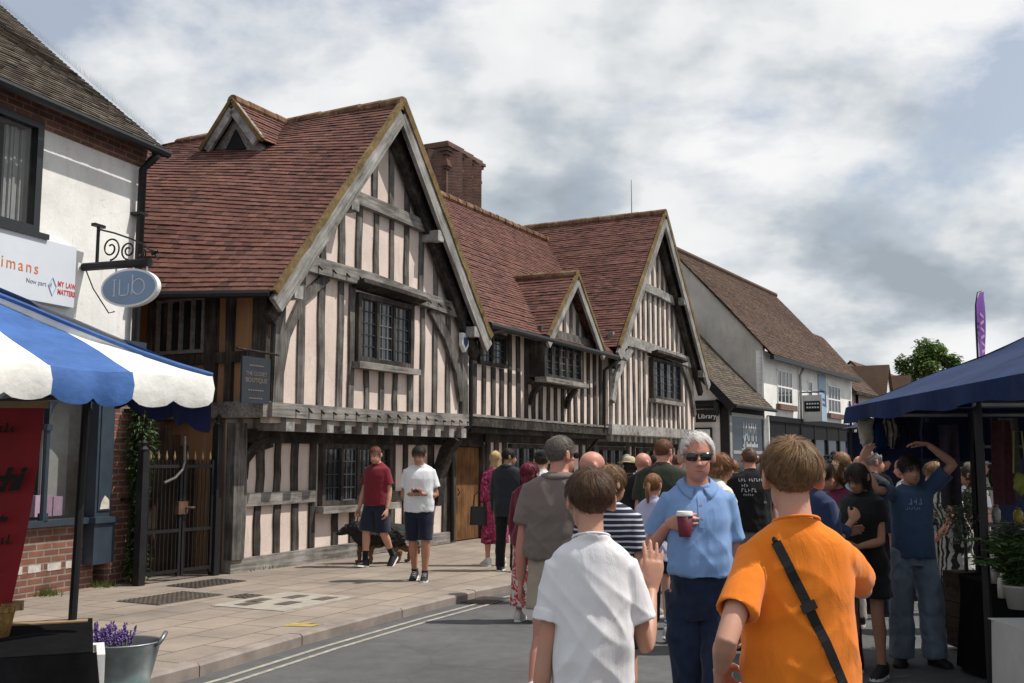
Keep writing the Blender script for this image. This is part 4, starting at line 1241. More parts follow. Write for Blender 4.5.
# red banner
RED = M('banner_red', (.26, .012, .018), .6, .15, 5, .06, .3)
bn = thing('red_banner', 'dark red fabric banner with black script hanging in the striped stall', 'banner', (-2.51, 5.55, 0), R(4))
bm_ = MB(); g = []
for j in range(13):
    t = j / 12
    for i in range(9):
        u_ = i / 8; g.append(V((-1.0 + u_ * (1.0 + .02 - .13 * t ** 1.5) - .0 * t, .012 * math.sin(u_ * 5 + t * 2) + .02 * t, 1.885 - t * 1.03)))
bm_.add(g, [(j * 9 + i, j * 9 + i + 1, (j + 1) * 9 + i + 1, (j + 1) * 9 + i) for j in range(12) for i in range(8)])
smooth_angle(bm_.build('cloth', RED, bn), 60)
MB().box(-1.05, .035, -.012, .02, 1.875, 1.91).build('batten', M('pale_wood', (.30, .20, .11), .7, .2, 8), bn)
MB().obox((-.52, .05, .84), (.46, 0, 0), (0, .012, 0), (0, 0, .025)).build('batten', MATS['pale_wood'], bn)
ink = M('banner_ink', (.008, .006, .006), .6, .1, 5, 0)
text_obj('chi', .165, ink, bn, (-.235, -.065, 1.43), (1, .02, .12), (-.02, 0, 1), shear=.35, bold=.006, spacing=.9)
sq_ = MB()
for z, x1, n_ in ((1.745, -.10, 8), (1.165, -.09, 7)):
    for k in range(n_):
        x = x1 - .03 * (n_ - k); sq_.beam([(x, -.045, z), (x + .008, -.045, z + (.034 if k % 3 else .05))], .008, .004, (0, 1, 0)); sq_.beam([(x, -.045, z), (x + .024, -.045, z + .012)], .006, .004, (0, 1, 0))
sq_.build('small_print', ink, bn)
text_obj('homemade', .052, ink, bn, (-.36, -.06, 1.275), (1, .02, .03), (0, 0, 1), shear=.35, bold=.002)
ul = MB().box(-.5, -.16, -.022, -.016, 1.03, 1.036).build('rule', ink, bn)
# table with a black cloth
tb = thing('stall_table', 'market table under a black cloth with a white side panel', 'table', (-2.29, 5.62, 0), R(22))
TBH = .69
MB().box(-1.6, .07, -.62, .5, TBH - .03, TBH).build('tabletop', M('table_board', (.42, .40, .36), .6, .1), tb)
BC = M('black_cloth', (.008, .008, .009), .95, .25, 9, .2, .03)
def drape(pts, z0, z1, amp, fq, seed, mb):
    """Cloth skirt hanging from a polyline."""
    n = len(pts); rows = 8; vs = []
    for j in range(rows + 1):
        t = j / rows
        for i, (x, y, nx, ny) in enumerate(pts):
            k = amp * t * (math.sin(i * fq + seed) + .5 * math.sin(i * fq * 2.3 + seed * 2))
            vs.append((x + nx * (.02 + k + .05 * t), y + ny * (.02 + k + .05 * t), z0 + (z1 - z0) * t))
    mb.add(vs, [(j * n + i, j * n + i + 1, (j + 1) * n + i + 1, (j + 1) * n + i) for j in range(rows) for i in range(n - 1)])
dr_ = MB()
pts = [(-1.6 + i * .05, -.62, 0, -1) for i in range(34)] + [(.07, -.62 + i * .05, 1, 0) for i in range(8)]
drape(pts, TBH + .002, .03, .028, .55, .4, dr_)
dr_.box(-1.6, .075, -.63, .51, TBH + .001, TBH + .008)
smooth_angle(dr_.build('cloth', BC, tb), 60)
MB().box(.02, .13, -.56, -.2, .0, TBH - .02).build('white_panel', M('white_board', (.72, .71, .68), .6, .1, 6), tb)
MB().box(-.45, .05, .36, .44, TBH, TBH + .015).build('board_strip', MATS['pale_wood'], tb)
# wicker basket and a black pot on the table
bk_ = thing('small_basket', 'small woven gold basket at the back of the black cloth table', 'basket', (-2.66, 5.47, TBH))
WICK = M('wicker', (.34, .20, .07), .7, .4, 40, .5)
MB().lathe([(.03, 0), (.075, .01), (.10, .15), (.10, .155), (.09, .15), (.068, .02), (.02, .018)], seg=20).build('bowl', WICK, bk_, True)
hb_ = MB()
for k in range(20):
    a = k * .314
    hb_.obox((.1 * math.cos(a), .1 * math.sin(a), .15), (.012, 0, 0), (0, .012, 0), (0, 0, .012))
hb_.build('braided_rim', WICK, bk_)
MB().lathe([(.02, .03), (.068, .035), (.082, .11), (.01, .115)], seg=16).build('contents', BC, bk_)
pt_ = thing('lidded_pot', 'dark lidded pot beside the woven basket on the stall table', 'pot', (-2.82, 5.66, TBH))
MB().lathe([(.06, 0), (.10, .03), (.11, .12), (.09, .17)], seg=18).build('pot_body', M('dark_glaze', (.05, .035, .02), .35, .3, 8), pt_, True)
MB().lathe([(.095, .17), (.07, .21), (.02, .225), (.025, .25), (.005, .26)], seg=18).build('lid', MATS['dark_glaze'], pt_, True)

# zinc tub of lavender on a mint crate
cr = thing('mint_crate', 'pale mint painted wooden crate under the zinc tub', 'crate', (-2.30, 6.35, 0), R(15))
MINT = m_timber('mint_paint', (.30, .42, .40), (.50, .60, .57), 'x', .6)
for k in range(2):
    sl2 = MB(); z = .02 + k * .11
    sl2.box(-.34, .34, -.22, -.20, z, z + .09); sl2.box(-.34, .34, .20, .22, z, z + .09); sl2.box(-.34, -.32, -.2, .2, z, z + .09); sl2.box(.32, .34, -.2, .2, z, z + .09)
    sl2.build('slats', MINT, cr)
MB().box(-.335, .335, -.215, .215, .2, .225).build('crate_top', MINT, cr)
tub = thing('zinc_tub', 'oval galvanised zinc tub with two handles holding cut lavender', 'tub', (-2.36, 6.35, .225), R(12))
ZN = M('zinc', (.27, .285, .29), .42, .35, 5, .12, .5, .75)
t_ = MB()
t_.lathe([(.165, 0), (.19, .01), (.225, .15), (.258, .29), (.268, .298), (.262, .306), (.25, .3), (.218, .15), (.18, .03), (.02, .028)], seg=40, sx=1, sy=.8)
t_.build('tub_body', ZN, tub, True)
for sg in (-1, 1):
    MB().tube([(sg * .235, -.07, .27), (sg * .27, -.06, .315), (sg * .285, 0, .345), (sg * .27, .06, .315), (sg * .235, .07, .27)], .014, 8).build('handle', ZN, tub, True)
lav = thing('lavender', 'bunch of purple lavender lying in the zinc tub', 'flowers', (-2.46, 6.33, .47))
st_, fl_ = MB(), MB()
for k in range(130):
    p0 = V((rnd.uniform(-.09, .14), rnd.uniform(-.10, .10), -.12)); d = V((p0.x * 1.2 + rnd.uniform(-.25, .25), p0.y * 2 + rnd.uniform(-.25, .25), 1)).normalized()
    ln_ = rnd.uniform(.14, .235)
    p1 = p0 + d * ln_; st_.tube([p0, p1], .0022, 4, False)
    for q in range(7):
        c = p1 + d * (q * .0085); a = rnd.uniform(0, 6)
        fl_.lathe([(.001, -.007), (.0085 - q * .0006, 0), (.001, .008)], c + V((math.cos(a) * .004, math.sin(a) * .004, 0)), 5)
st_.build('stems', m_leaf('lav_stem', (.08, .10, .05), (.16, .19, .09)), lav)
fl_.build('flower_heads', m_leaf('lav_flower', (.10, .05, .22), (.25, .15, .45)), lav)
pc = thing('paper_sheet', 'white paper sheet lying on the mint crate beside the tub', 'paper', (-2.02, 6.42, .226), R(20))
MB().box(-.07, .17, -.09, .1, 0, .006).build('sheet', M('paper', (.75, .75, .74), .8, .05), pc)
# ------------------------------------------------------------------ the row beyond the lane
LOC_C = (C0.x, C0.y, 0); ROT_C = R(90) - THC
SHOPBLK = M('shop_black', (.012, .012, .014), .65, .2, 6, .05, .12)
# low tiled boutique
lowb = thing('low_tiled_shop', 'low dark boutique with steep brown tiled roof beside the lane', 'shop', LOC_C, ROT_C)
MB().prism([L(-2.6, 0, .1), L(-2.6, -6, .1), L(-2.6, -6, 6.2), L(-2.6, -2.6, 6.32), L(-2.6, 0, 3.62)], (.2, 0, 0)).build('gable_wall', WHITE, lowb)
MB().box(-2.4, 1.25, 0.0, .2, .1, 3.4).build('front_wall', SHOPBLK, lowb)
rf = MB()
tiles_patch(rf, L(-2.95, .34, 3.33), L(1.27, .34, 3.33), L(-2.95, -2.75, 6.55), L(1.27, -2.75, 6.55), 25, 42)
lr = rf.build('roof', T_BROWN, lowb)
MB().add([L(-2.93, .32, 3.28), L(1.27, .32, 3.28), L(1.27, -2.75, 6.5), L(-2.93, -2.75, 6.5)], [(0, 1, 2, 3)]).build('roof_deck', TIM_D, lr)
MB().beam([L(-2.94, .36, 3.2), L(-2.94, -1.2, 4.82), L(-2.94, -2.75, 6.43)], .26, .05, (1, 0, 0), .006).build('bargeboard', BLACK, lowb)
f = MB(); f.beam([L(-2.63, .0, 3.35), L(-2.63, -5, 3.35)], .26, .06, (1, 0, 0), .006); f.beam([L(-2.63, -.02, .1), L(-2.63, -.02, 3.4)], .3, .06, (1, 0, 0), .006)
f.beam([L(-2.63, -1.35, .1), L(-2.63, -1.35, 3.2)], .14, .05, (1, 0, 0), .006); f.beam([L(-2.63, -.5, .1), L(-2.63, -.5, 2.6)], .1, .05, (1, 0, 0), .006)
f.build('timber_frame', BLACK, lowb)
w_ = MB(); w_.box(-2.4, -2.2, -.06, 0, .7, 3.0); w_.box(1.0, 1.2, -.06, 0, .7, 3.0); w_.box(-2.2, 1.0, -.06, 0, 2.98, 3.1); w_.box(-2.2, 1.0, -.09, 0, 1.80, 1.9); w_.box(-2.2, 1.0, -.06, 0, .9, 1.0)
w_ = w_.build('window', M('grey_frame', (.28, .28, .27), .5, .1), lowb)
MB().box(-2.2, 1.0, -.02, -.003, 1.0, 2.98).build('pane', m_glass('shop_dark_glass', (.02, .026, .032)), w_)
sgw = M('window_letter', (.50, .52, .54), .5, .05)
text_obj('JAMM', .88, sgw, w_, (-1.05, -.025, 2.22), (1, 0, 0), (0, 0, 1), sx=.62)
sb_ = MB()
for k in range(9): sb_.box(-.75 + k * .13, -.67 + k * .13, -.03, -.022, 2.02, 2.02 + (.17 if k % 3 == 0 else .11))
sb_.build('small_print', sgw, w_)
MB().tube([L(-1.0, .03, 2.3), L(-1.0, .03, 1.98), L(-1.1, .03, 1.88), L(-1.2, .03, 1.95)], .03, 6).build('letter_tail', sgw, w_)
MB().tube([L(-2.9, .42, 3.28), L(1.25, .42, 3.28)], .06, 8).build('gutter', BLACK, lr)
SG = .16
lib = thing('library_sign', 'black sign reading Library hanging from a bracket on the lane wall', 'sign', LOC_C, ROT_C)
MB().box(-2.86, -2.82, .40 - SG, 1.06 - SG, 2.78, 3.18).build('board', BLACK, lib)
text_obj('Library', .21, M('letter_white', (.75, .75, .75), .5, .03), lib, (-2.864, .98 - SG, 2.90), (0, -1, 0), (0, 0, 1))
ib = MB(); ib.tube([L(-2.84, -.2, 3.32), L(-2.84, -1.1, 3.32)], .022, 6); ib.tube([L(-2.84, -.6, 3.32), L(-2.84, -.6, 3.16)], .012, 5); ib.tube([L(-2.84, -.95, 3.32), L(-2.84, -.95, 3.16)], .012, 5)
ib.build('bracket', BLACK, lib)
ln = thing('wall_lantern', 'small black lantern beside the Library sign', 'lamp', LOC_C, ROT_C)
MB().lathe([(.02, 3.5), (.10, 3.4), (.10, 3.1), (.06, 3.0), (.01, 2.97)], L(-2.78, -.22, 0), 8).build('lantern_body', BLACK, ln)
nb = thing('notice_board', 'white notice board in black frame under the Library sign', 'notice board', LOC_C, ROT_C)
MB().box(-2.72, -2.68, .42, 1.15, 1.3, 2.62).build('frame', BLACK, nb)
MB().box(-2.735, -2.72, .48, 1.09, 1.36, 2.56).build('panel', M('notice_white', (.62, .64, .64), .6, .12, 3), nb)

# white rendered building
wb = thing('white_shop', 'white rendered building with sash windows over a black shopfront', 'shop', LOC_C, ROT_C)
MB().box(1.3, 13.9, 0, .25, .1, 5.4).build('front_wall', WHITE, wb)
MB().prism([L(1.3, -.25, .1), L(1.3, -7, .1), L(1.3, -7, 5.3), L(1.3, -3.4, 9.33), L(1.3, -.25, 5.86), L(1.3, .0, 5.58)], (.25, 0, 0)).build('gable_wall', ROUGHCAST, wb)
rf = MB()
tiles_patch(rf, L(1.2, .34, 5.24), L(14.0, .34, 5.2), L(1.2, -3.4, 9.38), L(14.0, -3.4, 9.3), 75, 54)
wr = rf.build('roof', T_FAR, wb)
MB().add([L(1.22, .32, 5.2), L(13.98, .32, 5.16), L(13.98, -3.4, 9.26), L(1.22, -3.4, 9.33)], [(0, 1, 2, 3)]).build('roof_deck', TIM_D, wr)
MB().tube([L(1.2, -3.4, 9.42), L(14, -3.4, 9.33)], .13, 8).build('ridge_tiles', T_FAR, wr)
MB().box(1.2, 14, -.42, -.28, 5.06, 5.22).build('gutter', BLACK, wr)
def sash(s0, s1, z0, z1, cols, par, o=.0, sillc=None):
    f = MB(); t = .05
    f.box(s0, s1, -o - .03, -o, z0, z0 + t * 1.4); f.box(s0, s1, -o - .03, -o, z1 - t, z1); f.box(s0, s0 + t, -o - .03, -o, z0, z1); f.box(s1 - t, s1, -o - .03, -o, z0, z1)
    zm = (z0 + z1) / 2; f.box(s0 + t, s1 - t, -o - .035, -o, zm - .03, zm + .03)
    for i in range(1, cols):
        x = s0 + (s1 - s0) * i / cols; f.box(x - .025, x + .025, -o - .028, -o, z0 + t, z1 - t)
    w_ = f.build('window', WHT_P, par)
    MB().box(s0 + .02, s1 - .02, -o - .012, -o - .002, z0 + .02, z1 - .02).build('pane', GLASS, w_)
    if sillc: MB().box(s0 - .15, s1 + .15, -o - .16, -o, z0 - .22, z0 - .02).build('sill', sillc, w_)
    return w_
SILL = m_brick('sill_brick', (.19, .09, .06), (.15, .07, .05), (.16, .13, .11))
sash(2.8, 4.62, 3.62, 4.86, 4, wb, 0, SILL); sash(9.7, 11.75, 3.55, 4.72, 4, wb, 0, SILL); sash(6.75, 7.35, 3.85, 4.68, 1, wb)
sh = MB(); sh.box(1.5, 13.85, -.14, 0, 2.95, 3.14); sh.box(1.5, 13.8, -.06, 0, .1, .6)
for s in (1.5, 3.4, 5.3, 7.2, 9.1, 11.0, 12.6, 13.6): sh.box(s, s + .16, -.1, 0, .6, 2.95)
sh.box(1.5, 13.8, -.08, 0, 2.4, 2.95)
shf = sh.build('shopfront', SHOPBLK, wb)
for s in (1.66, 3.56, 5.46, 7.36, 9.26, 11.16, 12.76):
    MB().box(s, s + 1.7 if s < 12 else s + .84, -.03, -.004, .6, 2.4).build('pane', MATS['shop_dark_glass'], shf)
MB().box(1.42, 1.5, -.1, 0, .1, 3.1).build('corner_trim', WHT_P, wb)
MB().box(13.2, 13.5, -.15, -.1, .1, 1.9).build('white_post', WHT_P, shf)
pipe([L(5.6, .2, 5.1), L(5.5, .08, 4.8), L(5.5, .08, 3.1)], wb, .05, M('grey_pipe', (.3, .3, .29), .6))
pipe([L(13.2, .08, 4.2), L(13.2, .08, 3.1)], wb, .06)
# blue wall banner
wban = thing('wall_banner', 'tall pale blue banner panel with darker blue emblem on the white building', 'banner', LOC_C, ROT_C)
MB().box(8.25, 9.35, -.05, -.005, 3.16, 5.05).build('panel', M('banner_pale_blue', (.30, .40, .52), .6, .06, 4), wban)
em = MB()
for z, a, b in ((4.45, 8.4, 9.3), (4.12, 8.6, 9.3), (3.92, 8.4, 9.3)):
    em.prism([L(a, .055, z), L(b, .055, z - .06), L(b, .055, z - .16), L(a, .055, z - .08)], (0, -.006, 0))
em.box(9.1, 9.3, -.062, -.052, 3.85, 4.4)
em.build('emblem', M('banner_blue', (.05, .11, .22), .6, .05), wban)
hsn = thing('square_shop_sign', 'grey square sign with a dark name panel hanging before the white building', 'sign', LOC_C, ROT_C)
MB().box(5.57, 5.63, -.85, -.12, 3.05, 4.05).build('board', M('sign_grey_board', (.46, .47, .46), .6, .06), hsn)
MB().box(5.555, 5.57, -.78, -.19, 3.42, 3.82).build('name_panel', SHOPBLK, hsn)
tx = MB()
for z in (3.72, 3.58):
    for k in range(5): tx.box(5.55, 5.556, -.74 + k * .1, -.67 + k * .1, z - .03, z + .03)
tx.build('lettering', sgw, hsn)
MB().tube([L(5.6, .0, 4.16), L(5.6, .95, 4.16)], .025, 6).build('bracket', BLACK, hsn)

CREAM = m_plaster('cream_render', (.52, .47, .40))
def row_house(name, label, s0, s1, o, eave, ridge, dep, wall, dorm=(), hip=0, roofm=None):
    t = thing(name, label, 'house', LOC_C, ROT_C)
    MB().box(s0, s1, -o, -o + 2 * dep, .05, eave).build('wall', wall, t)
    MB().prism([L(s0 + .1, o, eave), L(s0 + .1, o - 2 * dep, eave), L(s0 + .1, o - dep, ridge - .1)], (s1 - s0 - .2, 0, 0)).build('gable', wall, t)
    rf = MB()
    tiles_patch(rf, L(s0 - .1, o + .3, eave - .15), L(s1 + .1, o + .3, eave - .15), L(s0 - .1, o - dep, ridge), L(s1 + .1 - hip, o - dep, ridge), max(8, int((s1 - s0) / .22)), 30)
    r = rf.build('roof', roofm or T_FAR, t)
    MB().add([L(s0 - .1, o - 2 * dep - .3, eave - .15), L(s1 + .1, o - 2 * dep - .3, eave - .15), L(s1 + .1 - hip, o - dep, ridge), L(s0 - .1, o - dep, ridge)], [(0, 1, 2, 3)]).build('roof_back', roofm or T_FAR, r)
    if hip: MB().add([L(s1 + .1, o + .3, eave - .15), L(s1 + .1, o - 2 * dep - .3, eave - .15), L(s1 + .1 - hip, o - dep, ridge)], [(0, 1, 2)]).build('roof_hip', roofm or T_FAR, r)
    for (a, w_, zt) in dorm:
        g = MB(); g.prism([L(a, o + .05, eave - .9), L(a + w_, o + .05, eave - .9), L(a + w_, o + .05, eave + .2), L(a + w_ / 2, o + .05, zt), L(a, o + .05, eave + .2)], (0, dep, 0))
        g = g.build('dormer', WHITE, t)
        rr = MB()
        for sg in (-1, 1):
            e = a + w_ / 2 + sg * (w_ / 2 + .15)
            rr.prism([L(e, o + .2, eave + .08), L(a + w_ / 2, o + .2, zt + .05), L(a + w_ / 2, o + .2, zt + .15), L(e, o + .2, eave + .18)], (0, dep + .3, 0))
        rr.build('dormer_roof', roofm or T_FAR, g)
        wn = MB().box(a + w_ * .28, a + w_ * .72, -o - .09, -o - .04, eave - .3, eave + .5).build('window', GLASS, g)
    return t
d = row_house('cream_house', 'cream rendered house with brown tiled roof past the white building', 14.1, 18.7, -.2, 4.85, 7.75, 2.3, CREAM, hip=.0)
MB().box(14.0, 18.8, -.2, -.05, 4.55, 4.7).build('gutter', TIM_D, d)
pipe([L(15.3, -.1, 4.6), L(15.3, -.1, .2)], d, .07); 
sash(16.2, 17.2, 2.8, 4.0, 2, d, -.2)
row_house('gabled_cottage', 'white cottage with small street gable and brown roof beyond the cream house', 19.2, 24.0, .0, 4.5, 6.65, 2.2, WHITE, dorm=((20.3, 1.9, 6.3),))
row_house('gabled_cottage', 'second white gabled cottage further along with a lower gable', 24.4, 29, .1, 4.4, 6.6, 2.2, WHITE, dorm=((25.4, 1.9, 6.1),))
row_house('long_roofed_house', 'long low house with reddish brown roof near the tree', 29.5, 52, -.5, 4.4, 7.5, 3.2, CREAM, roofm=T_RED)
# closing the street's far end
row_house('far_terrace', 'distant terrace closing the end of the street', 54, 90, 6, 4.2, 6.6, 3.5, CREAM)
# pink banners
PINK = M('pink_banner', (.55, .09, .30), .6, .12, 6)
t = thing('pink_banner', 'pink banner hung flat on the cream house wall', 'banner', LOC_C, ROT_C)
MB().box(14.2, 16.4, -.02, .0, 3.55, 4.15).build('panel', PINK, t)
mk = MB()
for k in range(6): mk.box(14.5 + k * .3, 14.68 + k * .3, -.026, -.02, 3.75, 3.92)
mk.build('lettering', M('pink_letter', (.65, .3, .45), .6, .05), t)
t = thing('pink_placard', 'square pink placard on a pole above the crowd', 'placard', (7.9, 24, 0), R(-8))
MB().box(-.22, .22, -.01, .01, 1.52, 1.86).build('board', PINK, t)
MB().tube([(0, .02, 0), (0, .02, 1.86)], .02, 6).build('pole', BLACK, t)

# ------------------------------------------------------------------ tree beyond the roofs
def tree(x, y, h, cr, label, n=5200, seed=3):
    rr = random.Random(seed)
    t = thing('broadleaf_tree', label, 'tree', (x, y, 0))
    tr = MB(); tr.tube([(0, 0, 0), (.1, .05, h * .3), (0, .1, h * .55), (.15, 0, h * .85)], [.35, .28, .2, .06], 10)
    cl = []
    for k in range(26):
        a = rr.uniform(0, 6.28); e = rr.uniform(-.4, 1.2); r = cr * rr.uniform(.45, .95)
        c = V((math.cos(a) * math.cos(e) * r * 1.15, math.sin(a) * math.cos(e) * r * 1.15, h - cr * 1.05 + math.sin(e) * r * .95))
        cl.append((c, cr * rr.uniform(.22, .42)))
        tr.tube([(0, .05, h * rr.uniform(.35, .6)), c * .5 + V((0, 0, h * .3)), c], [.12, .07, .02], 6)
    tr.build('trunk', TIM_D, t)
    lv = MB()
    for k in range(n):
        c, r = rr.choice(cl)
        p = V((rr.gauss(0, 1), rr.gauss(0, 1), rr.gauss(0, .8))).normalized() * r * rr.random() ** .45
        leafq(lv, c + p, V((rr.uniform(-1, 1), rr.uniform(-1, 1), rr.uniform(-.8, .4))), V((0, 0, 1)), rr.uniform(.25, .42), rr.uniform(.09, .15))
    lv.build('crown', m_leaf('tree_leaf', (.075, .135, .03), (.16, .235, .07)), t)
    return t
tree(31.6, 79, 10.7, 2.1, 'round topped green tree rising behind the far roofs')
tree(36.5, 86, 9.4, 1.9, 'smaller green tree to the right of the taller one above the roofs', 2600, 5)

# ------------------------------------------------------------------ feather flag
ff = thing('feather_flag', 'tall narrow purple feather flag with pale lettering behind the navy canopy', 'flag', (9.0, 20, 0), R(41))
MB().tube([(0, 0, 0), (0, 0, 4.2), (.02, 0, 4.6), (.12, 0, 4.85), (.3, 0, 4.9)], [.025, .022, .015, .01, .008], 8).build('pole', BLACK, ff)
fl = MB(); vs = []
for j in range(25):
    tj = j / 24; z = 1.2 + 3.68 * tj; w_ = .36 if tj < .8 else .36 * math.sqrt(max(0.02, 1 - ((tj - .8) / .2) ** 2)) 
    x0 = .0 if tj < .85 else .3 * ((tj - .85) / .15) ** 2
    for i in range(5):
        vs.append((x0 + (w_ - x0 * .0) * i / 4 if tj < .85 else x0 + max(.01, (.36 - x0)) * i / 4, .03 * math.sin(z * 3 + i), z))
fl.add(vs, [(j * 5 + i, j * 5 + i + 1, (j + 1) * 5 + i + 1, (j + 1) * 5 + i) for j in range(24) for i in range(4)])
smooth_angle(fl.build('sail', M('flag_purple', (.20, .07, .36), .6, .12, 4), ff), 60)
lt = MB()
for k in range(16):
    z = 2.3 + k * .14
    if k in (7, 9): continue
    lt.obox((.18, -.035, z), (.07, 0, .03 * (-1) ** k), (0, .003, 0), (0, 0, .028))
lt.build('lettering', M('flag_letter', (.42, .25, .38), .6, .1), ff)

# ------------------------------------------------------------------ right-hand navy stall
NV = M('tarp_blue', (.0075, .023, .082), .6, .35, 3, .25, .12, bscale=6, bdist=.03)
NVD = M('tarp_navy', (.008, .014, .055), .7, .2, 4, .15)
ALU = M('stall_aluminium', (.32, .32, .31), .45, .15, 10, .05, .5, .6)
rs = thing('navy_stall', 'market stall with dark blue tarpaulin canopy at the edge of the road', 'market stall', (3, 8, 0))
def W_(x, y, z): return V((x - 3, y - 8, z))
ca, cb, cc_, cd_, ce, cf = (2.95, 9.2, 2.06), (2.62, 3.9, 2.06), (4.45, 7.95, 2.76), (4.2, 5.2, 2.76), (6.1, 9.0, 2.06), (5.8, 3.8, 2.06)
def patch(mb, p00, p10, p01, p11, nu, nv, sag=.05, seed=0):
    p00, p10, p01, p11 = map(V, (p00, p10, p01, p11)); vs = []
    for j in range(nv + 1):
        for i in range(nu + 1):
            a, b = i / nu, j / nv
            p = p00.lerp(p10, a).lerp(p01.lerp(p11, a), b)
            k = mnoise.noise(V((a * 5 + seed, b * 4, seed))) * .03 * math.sin(math.pi * b) ** .5
            vs.append(W_(*p) + V((0, 0, -sag * math.sin(math.pi * b) * (.6 + .4 * math.sin(a * 9)) + k)))
    mb.add(vs, [(j * (nu + 1) + i, j * (nu + 1) + i + 1, (j + 1) * (nu + 1) + i + 1, (j + 1) * (nu + 1) + i) for j in range(nv) for i in range(nu)])
ct = MB()
patch(ct, ca, cb, cc_, cd_, 26, 12, .05, 1); patch(ct, ce, ca, cc_, cc_, 12, 10, .03, 2); patch(ct, cb, cf, cd_, cd_, 10, 8, .03, 3); patch(ct, cf, ce, cd_, cc_, 10, 8, .04, 4)
smooth_angle(ct.build('canopy', NV, rs), 40)
def valance(mb, p, q, drop, n, seed, amp=.02):
    p, q = V(p), V(q); d = (q - p).normalized(); nn = V((d.y, -d.x, 0)); vs = []
    for i in range(n + 1):
        a = i / n; b = W_(*p.lerp(q, a)); k = amp * math.sin(i * .9 + seed) + amp * .6 * math.sin(i * 2.1 + seed)
        vs += [b, b + nn * k * .6 + V((0, 0, -drop * .5)), b + nn * k + V((0, 0, -drop - .015 * math.sin(i * .7 + seed)))]
    mb.add(vs, [f_ for i in range(n) for f_ in ((3 * i, 3 * i + 3, 3 * i + 4, 3 * i + 1), (3 * i + 1, 3 * i + 4, 3 * i + 5, 3 * i + 2))])
va = MB(); valance(va, ca, cb, .13, 40, 1); valance(va, cb, cf, .2, 20, 3)
smooth_angle(va.build('side_valance', NV, rs), 60)
va = MB(); valance(va, ce, (3.25, 9.19, 2.06), .46, 30, 5, .04)
smooth_angle(va.build('end_curtain', NVD, rs), 60)
fr = MB()
for a, b in (((3.0, 9.1, 1.99), (2.72, 4.0, 1.99)), ((3.0, 9.1, 1.99), (6.0, 8.9, 1.99)), ((3.0, 9.1, 2.0), (4.45, 7.95, 2.67)), ((4.45, 7.95, 2.68), (4.2, 5.2, 2.68)), ((2.88, 6.9, 2.0), (4.4, 6.9, 2.68)), ((2.8, 5.4, 2.0), (4.3, 5.3, 2.68)), ((2.9, 7.9, 2.0), (4.45, 7.95, 2.67)), ((2.9, 6.55, 1.95), (5.9, 6.4, 1.95))):
    fr.tube([W_(*a), W_(*b)], .02, 6)
fr.build('frame_rail', ALU, rs)
for (x, y) in ((2.93, 6.55), (3.92, 8.9), (5.9, 8.8), (5.9, 6.4)):
    MB().tube([W_(x, y, 0), W_(x, y, 2.02)], .026, 8).build('post', BLACK, rs)
bkt = MB()
if 0: patch(bkt, (6.0, 9.0, 0), (5.75, 3.9, 0), (6.0, 9.0, 2.05), (5.75, 3.9, 2.05), 12, 6, .0, 6)
# bundled cover hanging at the corner
bc = thing('rolled_cover', 'crumpled cream and blue canvas cover bunched under the corner of the navy canopy', 'cover', (3.12, 9.12, 1.98))
CANV = M('canvas_cream', (.36, .33, .27), .85, .3, 6, .3)
def crumple(name, mat, par, cx_, cz_, sx_, sz_, seed):
    mb = MB(); vs = []
    n1, n2 = 14, 10
    for j in range(n2 + 1):
        ph = -math.pi / 2 + math.pi * j / n2
        for i in range(n1):
            th = 2 * math.pi * i / n1
            d = V((math.cos(th) * math.cos(ph), math.sin(th) * math.cos(ph), math.sin(ph)))
            k = 1 + .5 * mnoise.noise(d * 2.2 + V((seed, 0, 0))) + .25 * mnoise.noise(d * 5 + V((seed, 3, 0)))
            vs.append((cx_ + d.x * sx_ * k, d.y * .06 * k, cz_ + d.z * sz_ * k))
    mb.add(vs, [(j * n1 + i, j * n1 + (i + 1) % n1, (j + 1) * n1 + (i + 1) % n1, (j + 1) * n1 + i) for j in range(n2) for i in range(n1)])
    return mb.build(name, mat, par, True)
crumple('canvas_fold', CANV, bc, -.02, -.14, .07, .15, 1.3); crumple('blue_fold', NV, bc, .08, -.18, .06, .17, 4.1); crumple('canvas_fold', CANV, bc, .19, -.13, .07, .13, 7.7)
ss = MB()
for k in range(7): ss.tube([(.1 + k * .04, -.03, 0), (.1 + k * .045, -.04 - .01 * k, -.12), (.09 + k * .05, -.03, -.22 - .03 * (k % 3))], .008, 5)
ss.build('straps', BLACK, bc)
# tables
def table(x, y, a, lx, ly, h, mat, label, name='market_table'):
    t = thing(name, label, 'table', (x, y, 0), R(a))
    MB().box(-lx / 2, lx / 2, -ly / 2, ly / 2, h - .03, h).build('tabletop', MATS['table_board'], t)
    mb = MB(); pts = []
    nx, ny = int(lx / .06), int(ly / .06)
    for i in range(nx + 1): pts.append((-lx / 2 + i * lx / nx, -ly / 2, 0, -1))
    for i in range(1, ny + 1): pts.append((lx / 2, -ly / 2 + i * ly / ny, 1, 0))
    for i in range(1, nx + 1): pts.append((lx / 2 - i * lx / nx, ly / 2, 0, 1))
    for i in range(1, ny + 1): pts.append((-lx / 2, ly / 2 - i * ly / ny, -1, 0))
    drape(pts, h + .004, .04, .03, .5, x * 3, mb)
    mb.box(-lx / 2 - .02, lx / 2 + .02, -ly / 2 - .02, ly / 2 + .02, h + .003, h + .008)
    smooth_angle(mb.build('cloth', mat, t), 60)
    return t
CW2 = M('table_linen', (.42, .41, .39), .8, .1, 5, .15)
table(3.44, 5.55, 0, 1.55, .7, .72, CW2, 'table with white cloth in front of the navy stall', 'linen_table')
table(4.32, 7.25, -3, 1.75, 1.9, .70, BC, 'dark clothed display table inside the navy stall')
table(6.2, 13.2, 0, 2.4, .9, .75, CW2, 'pale clothed table of the stall further back')
